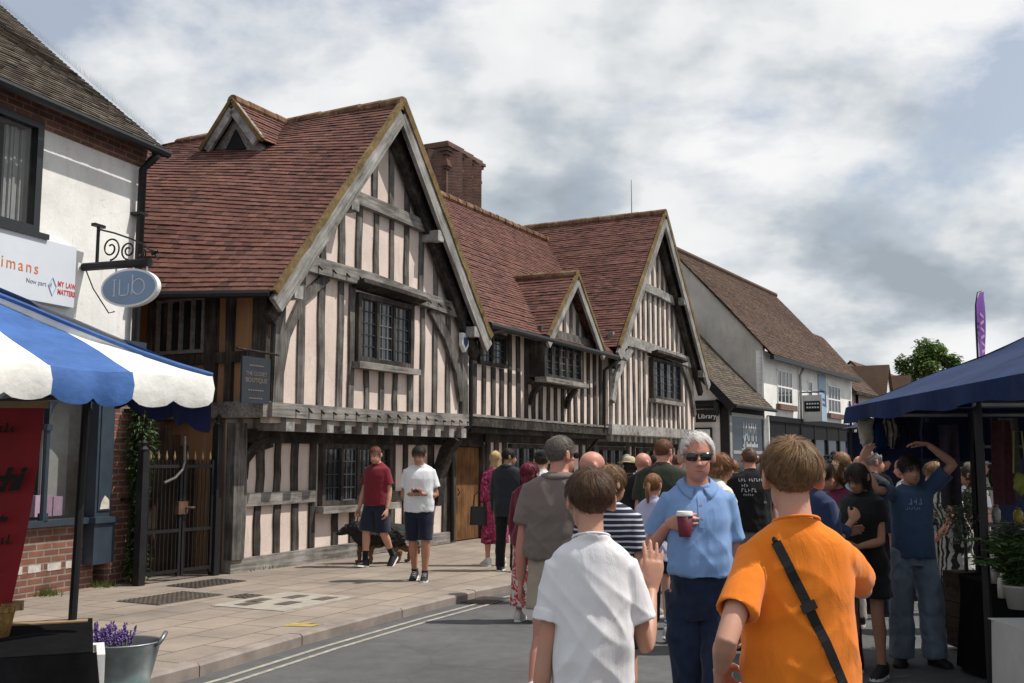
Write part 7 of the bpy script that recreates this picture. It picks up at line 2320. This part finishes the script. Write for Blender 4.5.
person('boy in bright orange T-shirt seen from behind with black bag strap across his back', 1.69, .80, 2.98, 2, kid=1, near=True, vox=.0048, seed=8, head=(-6, -6, 0), bw=.85,
       arms={'L': ((-.42, -.56, -.70), (.14, .88, -.45)), 'R': ((.52, .80, -.42), (-.45, .9, .15))},
       hands={'L': dict(F=(.25, .75, -.6), N=(.8, -.2, -.5), curl=(40, 45, 30)), 'R': dict(curl=(20, 20, 10))},
       top=dict(mat=TEE_O, sleeve=.66, cuff=.034, hem=.50, fit=.010, loose=.010, straight=True, folds=.0145, smooth=4, after=strap), bottom=dict(kind='shorts', mat=BLK, hem=.9), shoes=dict(mat=TRAIN_W),
       hair=H_('lightbrown', line='short', top=.022, side=.010, lt=.052, ls=.018, n=12000, rough=1.7, sweep=-.3, w=.55, lift=.007), legs=EASY, skin='fair', headk=.86)

# --- man in the blue polo with the coffee cup
def cup(info):
    h_ = info['hand']['R']; s_ = info['J']['R']
    p = to_world(info, h_ + V((-.022, .045, -.065)))
    cp_ = thing('coffee_cup', 'burgundy paper coffee cup with white lid held by the man in blue', 'cup', p)
    MB().lathe([(.029, 0), (.030, .003), (.039, .105), (.002, .105)], seg=24).build('paper_cup', M('cup_burgundy', (.13, .012, .028), .5, .06), cp_, True)
    l = MB(); l.lathe([(.0415, .100), (.0425, .106), (.0405, .112), (.0385, .122), (.036, .124), (.034, .118), (.002, .118)], seg=24); l.build('lid', M('cup_lid', (.68, .66, .63), .4, .04), cp_, True)
def placket(shirt):
    zt = 1.425; q = on_back(shirt, [(x_, zt - .16 * t) for t in [i / 10 for i in range(11)] for x_ in (-.016, .016)], .003, 1)
    mb = MB(); mb.add([p for p, n in q], [(2 * i, 2 * i + 1, 2 * i + 3, 2 * i + 2) for i in range(10)])
    mb.build('placket', POLO_B, shirt, True)
    for k in (3, 7):
        p, n = q[2 * k]; p = p + V((.016, 0, 0)); b = MB(); b.obox(p + n * .003, (.0055, 0, 0), (0, 0, .0055), n * .0015); b.build('button', M('button_pearl', (.55, .56, .58), .4, .05), shirt)
info_m = person('white haired man in sky blue polo shirt and sunglasses walking with a coffee', 1.785, .945, 5.35, 178, near=True, vox=.0052, bw=.79, belly=.05, seed=5, head=(-3, -3, 1), skin='pink',
       arms={'R': ((.36, -.30, -.86), (-.34, .72, .60)), 'L': ((-.17, -.06, -1), (-.06, .16, -1))},
       hands={'R': dict(F=(-.72, .68, .12), N=(-.68, -.72, .0), curl=(32, 42, 25), thumb=(.35, .6, .75)), 'L': dict(curl=(28, 32, 22))},
       top=dict(mat=POLO_B, sleeve=.64, cuff=.038, hem=.582, fit=.011, loose=.006, straight=True, folds=.015, collar=True, smooth=3, after=placket), bottom=dict(kind='trousers', mat=DENIM_D, fit=.007, leg=.036, folds=.010, waist=.62), shoes=dict(mat=LEATHER),
       hair=H_('white', line='receding', top=.016, side=.009, lt=.032, ls=.014, n=3600, crown=30, sweep=.3, rough=.8), legs={'L': ((.05, .22, -1), (.02, -.02, -1), 6, 0), 'R': ((-.06, -.06, -1), (-.02, -.35, -1), -8, -14)}, eyes='on', facebits=True, extra=cup)

# --- the older man in taupe polo and khaki shorts
person('grey haired man in taupe polo shirt and khaki shorts walking away', 1.81, .30, 6.7, -12, near=True, vox=.007, bw=1.08, belly=.05, seed=6, head=(-38, -2, 0), skin='pink',
       arms={'L': ((-.20, -.05, -1), (-.08, .18, -1)), 'R': ((.14, .25, -1), (-.1, .8, -.5))},
       top=dict(mat=TAUPE, sleeve=.68, cuff=.037, hem=.555, fit=.016, loose=.012, straight=True, folds=.014, collar=True), bottom=dict(kind='shorts', mat=KHAKI, hem=.60, leg=.054, fit=.012, waist=.61), shoes=dict(mat=TRAIN_N, sole=SOLE_G, lace=SOCKW), socks=(SOCKW, .24),
       hair=H_('greybrown', line='short', top=.015, side=.009, lt=.03, ls=.016, n=2600), eyes='on', legs={'R': ((.03, .32, -1), (.01, -.04, -1), -6, 4), 'L': ((-.03, -.12, -1), (-.02, -.80, -.9), 6, -58)})
# --- woman in navy striped top
person('woman with short light brown hair in navy and white striped top', 1.60, .575, 6.25, -22, fem=1, vox=.0075, near=True, seed=7, head=(-30, -6, 0), bw=1.15,
       arms={'R': ((.14, -.06, -1), (.02, .1, -1)), 'L': ((-.12, .0, -1), (0, .3, -1))},
       top=dict(mat=STRIPE, sleeve=.7, cuff=.034, hem=.47, fit=.014, straight=True, folds=.006), bottom=dict(kind='shorts', mat=NAVYD, hem=.85), shoes=dict(mat=TRAIN_W),
       hair=H_('lightbrown', line='long', top=.024, side=.020, lt=.06, ls=.05, n=2200, fall=.125, rough=1.1), legs=EASY)

# --- others around them
def mid(*a, **k):
    k.setdefault('vox', .010); return person(*a, **k)
mid('bald man in dark shirt partly hidden behind the man in taupe', 1.70, .56, 7.45, -60, seed=11, head=(-10, 0, 0), skin='pink', bw=1.1, top=dict(mat=GREYC, sleeve=.7, hem=.5, fit=.015, straight=True), bottom=dict(kind='trousers', mat=NAVYD), shoes=dict(mat=LEATHER), legs=EASY)
mid('bald man in black T-shirt with dark shorts and blue socks walking away', 1.72, 1.36, 10.95, -20, seed=12, head=(-30, -4, 0), skin='pink', bw=1.15, belly=.04, top=dict(mat=BLK, sleeve=.75, hem=.5, fit=.016, straight=True), bottom=dict(kind='shorts', mat=NAVYD, hem=.9, leg=.054), shoes=dict(mat=TRAIN_G), socks=(SOCKB, .34),
    legs={'R': ((.06, .10, -1), (.03, -.15, -1), -20, 0), 'L': ((-.05, .2, -1), (-.02, 0, -1), 8, 0)})
mid('tall brown haired man in olive T-shirt facing away', 1.84, 1.47, 10.2, -14, seed=13, head=(-28, -6, 0), skin='pink', bw=1.2, vox=.008, near=True, top=dict(mat=OLIVE, sleeve=.75, hem=.5, fit=.016, straight=True), bottom=dict(kind='trousers', mat=NAVYD), shoes=dict(mat=LEATHER), hair=H_('redbrown', line='short', top=.013, side=.006, lt=.03, ls=.010, n=1800), legs=EASY)
mid('girl with brown ponytail in pale lilac T-shirt', 1.50, 1.28, 9.55, -12, kid=1, fem=1, seed=14, head=(-20, -2, 0), top=dict(mat=LILAC, sleeve=.7, hem=.47, fit=.014, straight=True), bottom=dict(kind='shorts', mat=NAVYD, hem=.5), shoes=dict(mat=TRAIN_G), socks=(SOCKB, .36), hair=H_('auburn', line='long', top=.016, side=.012, n=700, pony=.20, lt=.06, ls=.06), near=True, vox=.0085, legs={'R': ((.08, .02, -1), (.06, -.45, -1), -24, -24), 'L': ((-.03, .25, -1), (-.01, 0, -1), 6, 0)})
mid('auburn haired woman in sunglasses with white top and beige trousers looking right', 1.69, 1.78, 9.05, -75, fem=1, seed=15, head=(-10, -6, 0), eyes='on', top=dict(mat=cloth_mat('white_blouse', (.66, .65, .63)), sleeve=1.6, hem=.5, fit=.012), bottom=dict(kind='trousers', mat=BEIGE, leg=.046, fit=.014), shoes=dict(mat=LEATHER), hair=H_('auburn', line='long', top=.024, side=.022, n=900, fall=.13, lt=.07, ls=.06), legs=EASY, facebits=True)
mid('cropped haired man in black T-shirt with white print on the back', 1.765, 2.43, 10.7, 4, seed=16, head=(-8, -4, 0), skin='pink', bw=1.12, hair=H_('brown', line='receding', top=.007, side=.004, lt=.008, ls=.006, n=900), legs=EASY,
    top=dict(mat=BLK, sleeve=.78, hem=.5, fit=.017, straight=True, after=print_on([(.30, .030, 1.385, 0), (.09, .026, 1.33, -.08), (.16, .034, 1.28, -.05), (.10, .022, 1.24, -.06), (.03, .02, 1.17, .11)], M('print_white', (.5, .5, .5), .8, .15, 30, 0), -1, None)), bottom=dict(kind='shorts', mat=GREYC, hem=.9, leg=.055), shoes=dict(mat=TRAIN_W))

def cap_mesh(i, brim=True, straw=False):
    mb = MB(); s, Mh = i['s'], i['Mh']
    prof = [(.098, .045), (.100, .06), (.096, .09), (.078, .118), (.04, .132), (.003, .135)] if not straw else [(.092, .06), (.094, .075), (.088, .12), (.06, .138), (.003, .142)]
    rings = [[Mh @ (V((math.cos(a) * r * .86, -.012 + math.sin(a) * r * 1.02, z)) * s) for a in [2 * math.pi * k / 28 for k in range(28)]] for r, z in prof]
    mb.loft(rings)
    if brim:
        b = []
        for k in range(15):
            a = R(35 + 110 * k / 14); b.append((math.cos(a) * .083, -.012 + math.sin(a) * .10, .052))
        o2 = [(x * 1.02, y + .065 * math.sin(math.pi * (k / 14)), .040) for k, (x, y, z) in enumerate(b)]
        vs = [Mh @ (V(p) * s) for p in b + o2] + [Mh @ ((V(p) + V((0, 0, .005))) * s) for p in b + o2]
        n = 15
        mb.add(vs, [(k, k + 1, n + k + 1, n + k) for k in range(n - 1)] + [(2 * n + k, 3 * n + k, 3 * n + k + 1, 2 * n + k + 1) for k in range(n - 1)])
    if straw:
        vs = []
        for r, z in ((.09, .062), (.135, .052), (.165, .06), (.165, .064), (.09, .07)):
            vs.append([Mh @ (V((math.cos(a) * r * .95, -.012 + math.sin(a) * r, z + .008 * math.sin(2 * a))) * s) for a in [2 * math.pi * k / 28 for k in range(28)]])
        mb.loft(vs)
    return mb
def wear(mat, **k):
    return lambda i: cap_mesh(i, **k).build('straw_hat' if k.get('straw') else 'cap', mat, i['root'], True)
STRAW = M('straw', (.50, .42, .27), .8, .2, 40, .4)
mid('man in black cap and white T-shirt near the timber house door', 1.74, .34, 12.0, -10, seed=17, bw=1.1, top=dict(mat=TEE_W, sleeve=.75, hem=.5, fit=.015, straight=True), bottom=dict(kind='trousers', mat=NAVYD), shoes=dict(mat=TRAIN_W), hair=H_('dark', line='short', top=.010, side=.01), legs=EASY, extra=wear(BLK))
mid('woman with long burgundy hair in burgundy top and red patterned skirt', 1.60, .17, 10.6, -30, fem=1, seed=18, head=(-20, 0, 0), top=dict(mat=BURG, sleeve=1.7, hem=.47, fit=.014), bottom=dict(kind='skirt', mat=REDWH, hem=.10, flare=1.35), shoes=dict(mat=TRAIN_W), hair=H_('burgundy', line='long', top=.028, side=.026, n=700, fall=.34, lt=.08, ls=.07), legs=EASY)
mid('dark haired man in charcoal suit jacket beside the floral dress', 1.70, -.06, 14.45, -25, z0=.09, seed=19, head=(-45, -4, 0), skin='olive', bw=1.05, top=dict(mat=SUIT, sleeve=1.92, hem=.44, fit=.018, straight=True, collar=True, name='jacket', flare=1.0), bottom=dict(kind='trousers', mat=BLK, leg=.034), shoes=dict(mat=LEATHER), hair=H_('dark', line='short', top=.024, side=.014, n=700), legs=EASY, facebits=True)
def handbag(i):
    p = to_world(i, V((-.26, -.02, .0)))
    hb2 = thing('handbag', 'black handbag carried by the woman in the floral dress', 'bag', (p.x, p.y, .1 + .58))
    b = MB(); b.loft([ell(V((0, 0, 0)), V((.13, 0, 0)), V((0, .05, 0)), 16, 4), ell(V((0, 0, .26)), V((.115, 0, 0)), V((0, .035, 0)), 16, 4)]); b.build('bag_body', LEATHER, hb2)
    MB().tube([(-.08, 0, .26), (-.06, 0, .42), (0, 0, .48), (.06, 0, .42), (.08, 0, .26)], .009, 6).build('handle', LEATHER, hb2)
mid('blonde woman in long pink and black floral dress', 1.66, -.24, 15.15, 20, z0=.1, fem=1, seed=20, head=(-15, 2, 0), top=dict(mat=FLORAL, sleeve=1.55, hem=.56, fit=.010), bottom=dict(kind='skirt', mat=FLORAL, hem=.19, flare=1.3, waist=.62), shoes=dict(mat=TRAIN_W), hair=H_('blonde', line='long', top=.020, side=.018, n=800, fall=.26, lt=.08, ls=.08), legs=EASY, extra=handbag)
mid('person in straw hat and dark clothes by the second gable', 1.66, 1.47, 13.1, 10, seed=21, fem=1, top=dict(mat=BLK, sleeve=.8, hem=.45, fit=.015), bottom=dict(kind='trousers', mat=BLK), shoes=dict(mat=LEATHER), hair=H_('dark', line='long', top=.012, side=.014, fall=.1), legs=EASY, extra=wear(STRAW, brim=False, straw=True))

# --- two youths on the pavement and the dog
def phone(i):
    p = to_world(i, (i['hand']['R'] + i['hand']['L']) / 2 + V((0, .03, .01)))
    ph_ = thing('mobile_phone', 'dark phone held in both hands by the youth in white', 'phone', p, i['root'].rotation_euler.z)
    b = MB(); b.obox((0, 0, 0), (.036, 0, 0), (0, .06, .035), (0, -.003, .005)); b.build('phone_body', LEATHER, ph_)
    MB().obox((0, -.0035, .0058), (.032, 0, 0), (0, .055, .032), (0, -.0003, .0006)).build('screen', GLASS, ph_)
person('youth in white T-shirt and navy shorts walking with a phone on the pavement', 1.715, -1.17, 13.25, 176, z0=.1, seed=22, near=True, vox=.0085, skin='tan', head=(-4, -14, 0), bw=.98, facebits=True,
    arms={'R': ((.20, -.12, -1), (-.62, .78, .10)), 'L': ((-.20, -.12, -1), (.62, .78, .10))}, hands={'R': dict(F=(-.8, .6, .1), N=(-.3, -.3, .9), curl=(30, 40, 25)), 'L': dict(F=(.8, .6, .1), N=(.3, -.3, .9), curl=(30, 40, 25))},
    top=dict(mat=cloth_mat('tee_grey_white', (.66, .67, .69), .04), sleeve=.66, cuff=.036, hem=.50, fit=.013, straight=True, folds=.009), bottom=dict(kind='shorts', mat=NAVYD, hem=.94, leg=.044, fit=.012), shoes=dict(mat=TRAIN_B, lace=SOCKW), socks=(SOCKK, .12),
    hair=H_('dark', line='fringe', top=.024, side=.008, lt=.045, ls=.014, n=1700, rough=1.2), legs={'L': ((-.02, .12, -1), (.03, -.10, -1), 4, 0), 'R': ((-.02, -.02, -1), (-.03, -.30, -1), -4, -12)}, extra=phone)
def leash(i):
    p = to_world(i, i['hand']['R'])
    ls = thing('dog_lead', 'thin dark dog lead from the hand of the youth in maroon', 'lead', (0, 0, 0))
    MB().tube([p, p + V((-.02, .1, -.12)), p + V((-.12, .2, -.16)), V((-2.27, 15.44, .71))], .008, 5).build('strap', LEATHER, ls)
person('youth in maroon T-shirt and navy shorts striding beside a large dog', 1.735, -1.93, 14.95, 148, z0=.1, seed=23, near=True, vox=.0085, skin='fair', head=(12, -14, 0), bw=.97, facebits=True,
    arms={'R': ((.22, .10, -1), (.10, .25, -1)), 'L': ((-.16, -.15, -1), (-.02, .25, -1))}, hands={'R': dict(curl=(60, 70, 40)), 'L': dict(curl=(25, 30, 20))},
    top=dict(mat=MAROON, sleeve=.70, cuff=.037, hem=.50, fit=.013, straight=True, folds=.009), bottom=dict(kind='shorts', mat=cloth_mat('navy_shorts', (.018, .022, .04), .12), hem=.98, leg=.056, fit=.016), shoes=dict(mat=TRAIN_B), socks=(SOCKK, .36),
    hair=H_('redbrown', line='short', top=.020, side=.007, lt=.04, ls=.012, n=1600), legs={'R': ((.03, .22, -1), (.01, .02, -1), -4, 8), 'L': ((-.02, -.12, -1), (-.02, -.62, -1), 6, -36)}, extra=leash)

def dog(label, x, y, rz, z0):
    t = thing('dog', label, 'dog', (x, y, z0), R(rz)); t.scale = (.88, .88, .88)
    m, nt, bs = new_mat('shepherd_coat')
    v = coords(nt); sp_ = nt.nodes.new('ShaderNodeSeparateXYZ'); nt.links.new(v, sp_.inputs[0])
    a = nd(nt, 'ShaderNodeMath', operation='MULTIPLY_ADD'); nt.links.new(noise(nt, v, 9, 5, .7), a.inputs[0]); a.inputs[1].default_value = .22; nt.links.new(sp_.outputs[2], a.inputs[2])
    nt.links.new(ramp(nt, a.outputs[0], [(.12, (.16, .085, .04)), (.36, (.13, .065, .028)), (.41, (.010, .009, .008))]), bs.inputs['Base Color'])
    bs.inputs['Roughness'].default_value = .8
    mb = MB()
    limb(mb, [(0, .38, .48), (0, .25, .46), (0, .02, .46), (0, -.20, .49), (0, -.38, .49)], [.13, .185, .175, .15, .125], 18, 1.15)
    limb(mb, [(0, .24, .52), (0, .38, .55), (0, .48, .56)], [.17, .15, .11], 16)
    limb(mb, [(0, .48, .57), (0, .57, .565)], [.10, .08], 16)
    limb(mb, [(0, .58, .545), (0, .64, .52), (0, .695, .50)], [.062, .052, .042], 12)
    for sg in (-1, 1):
        limb(mb, [(sg * .055, .50, .63), (sg * .065, .49, .675), (sg * .068, .475, .725)], [.040, .030, .010], 8, .6)
        f = .09 * sg
        limb(mb, [(sg * .085, .27, .45), (sg * .09, .22 + f, .32), (sg * .085, .25 + f, .17), (sg * .085, .24 + f, .05)], [.09, .062, .038, .032], 10)
        limb(mb, [(sg * .085, .24 + f, .035), (sg * .085, .30 + f, .028)], [.036, .030], 10, .8)
        limb(mb, [(sg * .08, -.34, .46), (sg * .10, -.22 - f, .30), (sg * .095, -.42 - f, .185), (sg * .09, -.39 - f, .05)], [.12, .085, .040, .032], 10)
        limb(mb, [(sg * .09, -.39 - f, .035), (sg * .09, -.33 - f, .028)], [.034, .028], 10, .8)
    limb(mb, [(0, -.42, .52), (0, -.54, .40), (0, -.60, .27), (0, -.64, .16)], [.06, .072, .068, .025], 10)
    off = V((3, 1, 7))
    job(mb, 'body', m, t, .011, 2, lambda p, n: p + n * (.016 * mnoise.noise(V((p.x * 24, p.y * 14, p.z * 24)) + off) + .008 * mnoise.noise(p * 55)))
    ns = MB(); ns.lathe([(.003, -.014), (.016, -.008), (.018, .004), (.006, .014)], (0, .735, .505), 10); ns.build('nose', LEATHER, t, True)
    for sg in (-1, 1):
        e = MB(); e.lathe([(.002, -.009), (.010, -.004), (.010, .004), (.002, .009)], (sg * .05, .60, .595), 8); e.build('eye', M('dog_eye', (.02, .01, .006), .15, .1, 5, 0), t, True)
    cl2 = MB(); pts = [(.148 * math.cos(a), .40 + .04 * math.sin(a), .555 + .145 * math.sin(a)) for a in [2 * math.pi * k / 20 for k in range(21)]]
    cl2.tube(pts, .008, 6); cl2.build('collar', BLK, t)
dog('black and tan shepherd dog walking beside the youth in maroon', -1.93, 15.47, 100, .1)

# --- group in the shade of the navy stall
person('dark haired woman in navy jacket with sunglasses pushed up on her hair', 1.64, 2.21, 7.6, -78, fem=1, seed=24, near=True, vox=.0085, skin='tan', head=(0, -8, 0), eyes='up', facebits=True,
    arms={'R': ((.12, .15, -1), (-.35, .75, .65)), 'L': ((-.1, .1, -1), (.2, .8, .2))}, top=dict(mat=NAVJ, sleeve=1.7, hem=.47, fit=.016), bottom=dict(kind='trousers', mat=DENIM_M, leg=.04), shoes=dict(mat=LEATHER), hair=H_('dark', line='long', top=.020, side=.016, n=1100, bun=1, lt=.07, ls=.07), legs=EASY)
person('fair haired woman in plum jacket with sunglasses on her head looking down', 1.63, 2.58, 8.35, 118, fem=1, seed=25, near=True, vox=.009, head=(10, -16, 0), eyes='up', facebits=True, skin='pink',
    arms={'R': ((.15, .1, -1), (-.4, .85, .1)), 'L': ((-.12, .1, -1), (.3, .8, .3))}, top=dict(mat=PLUM, sleeve=1.8, hem=.48, fit=.016), bottom=dict(kind='trousers', mat=BURG, leg=.04), shoes=dict(mat=LEATHER), hair=H_('lightbrown', line='long', top=.024, side=.020, n=1100, fall=.13, lt=.07, ls=.06), legs=EASY)
def phone2(i):
    p = to_world(i, i['hand']['R'] + V((0, .03, .02)))
    ph_ = thing('mobile_phone', 'phone in the hand of the woman in the black dress', 'phone', p, i['root'].rotation_euler.z)
    MB().obox((0, 0, 0), (.036, 0, 0), (0, .06, .045), (0, -.003, .004)).build('phone_body', LEATHER, ph_)
    MB().obox((0, -.0032, .0045), (.032, 0, 0), (0, .055, .041), (0, -.0003, .0005)).build('screen', M('phone_screen', (.3, .33, .36), .1, .1), ph_)
person('long dark haired woman in short black dress looking at her phone', 1.62, 2.66, 8.0, 128, fem=1, seed=26, near=True, vox=.009, skin='tan', head=(8, -24, 0), facebits=True,
    arms={'R': ((.08, .15, -1), (-.25, .92, .1)), 'L': ((-.1, .05, -1), (.15, .75, -.1))}, hands={'R': dict(curl=(30, 35, 20), N=(0, -.4, 1))}, top=dict(mat=BLK, sleeve=.5, hem=.36, fit=.020, flare=1.15, name='dress'), shoes=dict(mat=TRAIN_B), hair=H_('dark', line='long', top=.018, side=.018, n=1400, fall=.42, lt=.09, ls=.09), legs=EASY)
person('young man in blue T-shirt and baggy jeans with both arms raised to his head', 1.67, 3.19, 8.4, 176, seed=27, near=True, vox=.008, skin='fair', head=(8, -6, 8), facebits=True, bw=.86,
    arms={'R': ((.52, .58, .10), (.42, -.05, .92)), 'L': ((-.52, .22, .58), (.80, -.08, .66))}, hands={'R': dict(F=(-.45, .15, .8), N=(-.2, .9, -.2), curl=(12, 15, 10), spread=6), 'L': dict(F=(.9, -.1, .1), N=(.1, .1, -1), curl=(20, 25, 15))},
    top=dict(mat=BLUET, sleeve=.72, cuff=.040, hem=.50, fit=.011, straight=True, folds=.010, after=print_on([(.15, .045, 1.25, .03), (.11, .022, 1.21, .03)], M('print_pale', (.25, .33, .45), .8, .1, 30, 0), 1, None)), bottom=dict(kind='trousers', mat=DENIM_L, fit=.012, leg=.047, folds=.012), shoes=dict(mat=TRAIN_B, sole=BLACK),
    hair=H_('dark', line='fringe', top=.026, side=.012, lt=.05, ls=.02, n=1700, rough=1.2), legs={'L': ((-.09, .03, -1), (-.03, -.03, -1), 22, 0), 'R': ((.07, .05, -1), (.02, -.06, -1), -26, 0)})
mid('woman in black and white zebra print dress reaching over a table', 1.64, 4.2, 10.0, 95, fem=1, seed=28, head=(0, -14, 0), lean=14, skin='pink', arms={'R': ((.1, .5, -.9), (-.05, .8, -.5)), 'L': ((-.1, .4, -.9), (.05, .8, -.5))}, top=dict(mat=ZEBRA, sleeve=.35, hem=.28, fit=.014, flare=1.25, name='dress'), shoes=dict(mat=LEATHER), hair=H_('lightbrown', line='long', top=.02, side=.02, bun=1, n=500), legs=EASY)
mid('man in black T-shirt and grey shorts with white trainers', 1.74, 4.60, 13.1, -120, seed=29, bw=1.1, skin='tan', head=(20, 0, 0), top=dict(mat=BLK, sleeve=.78, hem=.5, fit=.016, straight=True), bottom=dict(kind='shorts', mat=GREYC, hem=.95, leg=.056), shoes=dict(mat=TRAIN_W), hair=H_('dark', line='short', top=.02, side=.01), legs=EASY, arms={'R': ((.15, .1, -1), (-.1, .7, -.6)), 'L': ((-.15, 0, -1), (-.05, .3, -1))})
mid('bald man in white shirt behind the raised arm', 1.66, 4.55, 12.1, 70, seed=30, bw=1.1, skin='pink', head=(0, -10, 0), top=dict(mat=TEE_W, sleeve=.8, hem=.5, fit=.016, straight=True, collar=True), bottom=dict(kind='trousers', mat=NAVYD), shoes=dict(mat=LEATHER), legs=EASY)
mid('grey haired man in dark jacket facing the stalls', 1.73, 3.75, 10.9, -70, seed=31, skin='pink', head=(-10, -4, 0), top=dict(mat=SUIT, sleeve=1.8, hem=.47, fit=.018), bottom=dict(kind='trousers', mat=NAVYD), shoes=dict(mat=LEATHER), hair=H_('grey', line='receding', top=.016, side=.012), legs=EASY)

# --- people further along the street
FAR = [
    ('grey haired woman in pale blouse beyond the man with printed T-shirt', 2.95, 12.4, 1.62, 10, 1, 'grey', TEE_W, 'pink', None),
    ('dark haired woman in black with sunglasses pushed up, further along', 3.10, 11.4, 1.63, 170, 1, 'dark', BLK, 'tan', 'up'),
    ('man in grey cap and dark T-shirt in the middle of the crowd', 3.62, 12.8, 1.66, 165, 0, 'grey', GREYC, 'pink', 'cap'),
    ('brown haired woman in mustard top among the far crowd', 3.0, 14.2, 1.66, 20, 1, 'auburn', cloth_mat('mustard', (.35, .22, .04)), 'fair', None),
    ('tall man in navy T-shirt walking away far down the street', 4.35, 16.5, 1.80, 0, 0, 'brown', NAVJ, 'fair', None),
    ('woman in red cardigan far along the street', 5.1, 18.0, 1.66, 150, 1, 'blonde', MAROON, 'fair', None),
    ('bearded man in checked grey shirt far along the street', 5.9, 19.2, 1.76, 190, 0, 'dark', GREYC, 'olive', None),
    ('man in pale blue shirt by the black shopfront', 5.2, 21.0, 1.76, 30, 0, 'grey', cloth_mat('pale_blue', (.32, .42, .56)), 'pink', None),
    ('woman in white sun hat by the further stall', 5.35, 12.2, 1.62, 120, 1, 'white', TEE_W, 'pink', 'straw'),
    ('man in white cap beside the further stall', 5.75, 12.9, 1.70, 200, 0, 'grey', BEIGE, 'pink', 'cap'),
    ('woman in green top at the edge of the navy stall', 4.9, 11.2, 1.60, 60, 1, 'dark', OLIVE, 'tan', None),
    ('man in dark green jacket behind the auburn haired woman', 2.35, 12.9, 1.72, 15, 0, 'brown', OLIVE, 'fair', None),
    ('woman in pink top walking away beyond the printed T-shirt', 3.55, 17.0, 1.64, 5, 1, 'lightbrown', cloth_mat('pink_top', (.50, .2, .26)), 'fair', None),
    ('man in black hoodie near the Library sign', 3.3, 18.5, 1.76, 340, 0, 'dark', BLK, 'brown', None),
    ('woman in cream coat near the Library sign', 3.75, 19.5, 1.65, 30, 1, 'blonde', BEIGE, 'fair', None),
    ('short haired man in burgundy shirt past the second gable', 2.55, 16.2, 1.74, 350, 0, 'brown', BURG, 'pink', None),
    ('man in light grey T-shirt past the second gable', 2.0, 14.6, 1.73, 20, 0, 'dark', cloth_mat('light_grey', (.42, .42, .43)), 'tan', None),
    ('woman in denim shirt further down the road', 6.6, 22.5, 1.66, 0, 1, 'brown', DENIM_M, 'fair', None),
    ('woman in black jacket with hair tied back in the thick of the crowd', 2.75, 9.6, 1.60, 40, 1, 'dark', BLK, 'fair', None),
    ('man in faded blue T-shirt behind the group by the navy stall', 3.25, 10.3, 1.74, 15, 0, 'lightbrown', cloth_mat('faded_blue', (.16, .22, .30)), 'pink', None),
    ('bald man in tan jacket beyond the group by the navy stall', 3.95, 11.9, 1.71, 160, 0, None, cloth_mat('tan_jacket', (.24, .17, .10)), 'pink', None),
    ('white haired woman in lavender cardigan in the far crowd', 4.0, 14.6, 1.60, 170, 1, 'white', LILAC, 'pink', None),
    ('youth in grey hooded top in the far crowd', 3.2, 13.4, 1.68, 185, 0, 'dark', cloth_mat('grey_marl', (.22, .22, .23)), 'tan', None),
    ('woman with red hair in bottle green coat far down the street', 4.75, 15.6, 1.66, 20, 1, 'redbrown', cloth_mat('bottle_green', (.02, .06, .04)), 'fair', None),
    ('man in white polo shirt facing the camera far down the street', 3.9, 15.4, 1.75, 178, 0, 'brown', cloth_mat('white_polo', (.6, .6, .6)), 'tan', None),
    ('tall man in brown coat past the cream house', 6.3, 20.4, 1.84, 5, 0, 'dark', cloth_mat('brown_coat', (.09, .055, .035)), 'fair', None),
    ('woman in yellow scarf past the cream house', 5.5, 17.2, 1.62, 200, 1, 'blonde', MATS['mustard'], 'fair', None),
    ('man in teal T-shirt in front of the black shopfront', 4.15, 18.3, 1.77, 350, 0, 'brown', cloth_mat('teal', (.03, .14, .15)), 'pink', None),
    ('woman in white blouse with brown bob beside the second gable', 2.25, 15.3, 1.63, 330, 1, 'brown', cloth_mat('white_blouse', (.66, .65, .63)), 'fair', None),
    ('man in striped shirt walking behind the straw hat', 1.85, 16.8, 1.75, 15, 0, 'grey', cloth_mat('blue_grey_shirt', (.20, .25, .32)), 'pink', None),
    ('teenager in red T-shirt near the low tiled shop', 2.95, 15.6, 1.70, 20, 0, 'lightbrown', cloth_mat('red_tee', (.38, .03, .03)), 'fair', None),
    ('woman in navy dress near the low tiled shop', 3.45, 16.3, 1.64, 345, 1, 'auburn', NAVJ, 'fair', None),
    ('man in white shirt further down the road', 7.0, 24.0, 1.78, 10, 0, 'dark', TEE_W, 'olive', None),
]
for i, (lab, x, y, h_, rz, fm, hc_, cm, sk_, xt) in enumerate(FAR):
    hs_ = None if hc_ is None else H_(hc_, line='long' if fm else 'short', top=.016, side=.014 if fm else .007, n=260, lt=.06, ls=.03)
    if fm and hs_: hs_['fall'] = .12 + .05 * (i % 3)
    ex = wear(CW if 'white' in lab else GREYC) if xt == 'cap' else (wear(STRAW, brim=False, straw=True) if xt == 'straw' else None)
    person(lab, h_ * .985, x, y, rz, fem=fm, seed=40 + i, vox=.0125, skin=sk_, bw=1.0 + .1 * ((i * 7) % 3) / 2 if not fm else 1.0, head=((i * 37) % 50 - 25, -4, 0), eyes='up' if xt == 'up' else None,
           top=dict(mat=cm, sleeve=1.7 if i % 3 == 0 else .75, hem=.48, fit=.016, straight=not fm), bottom=dict(kind='trousers', mat=[DENIM_M, NAVYD, BLK, BEIGE][i % 4]), shoes=dict(mat=[TRAIN_W, LEATHER][i % 2]), hair=hs_, legs=EASY, group=None, extra=ex)
run_jobs()
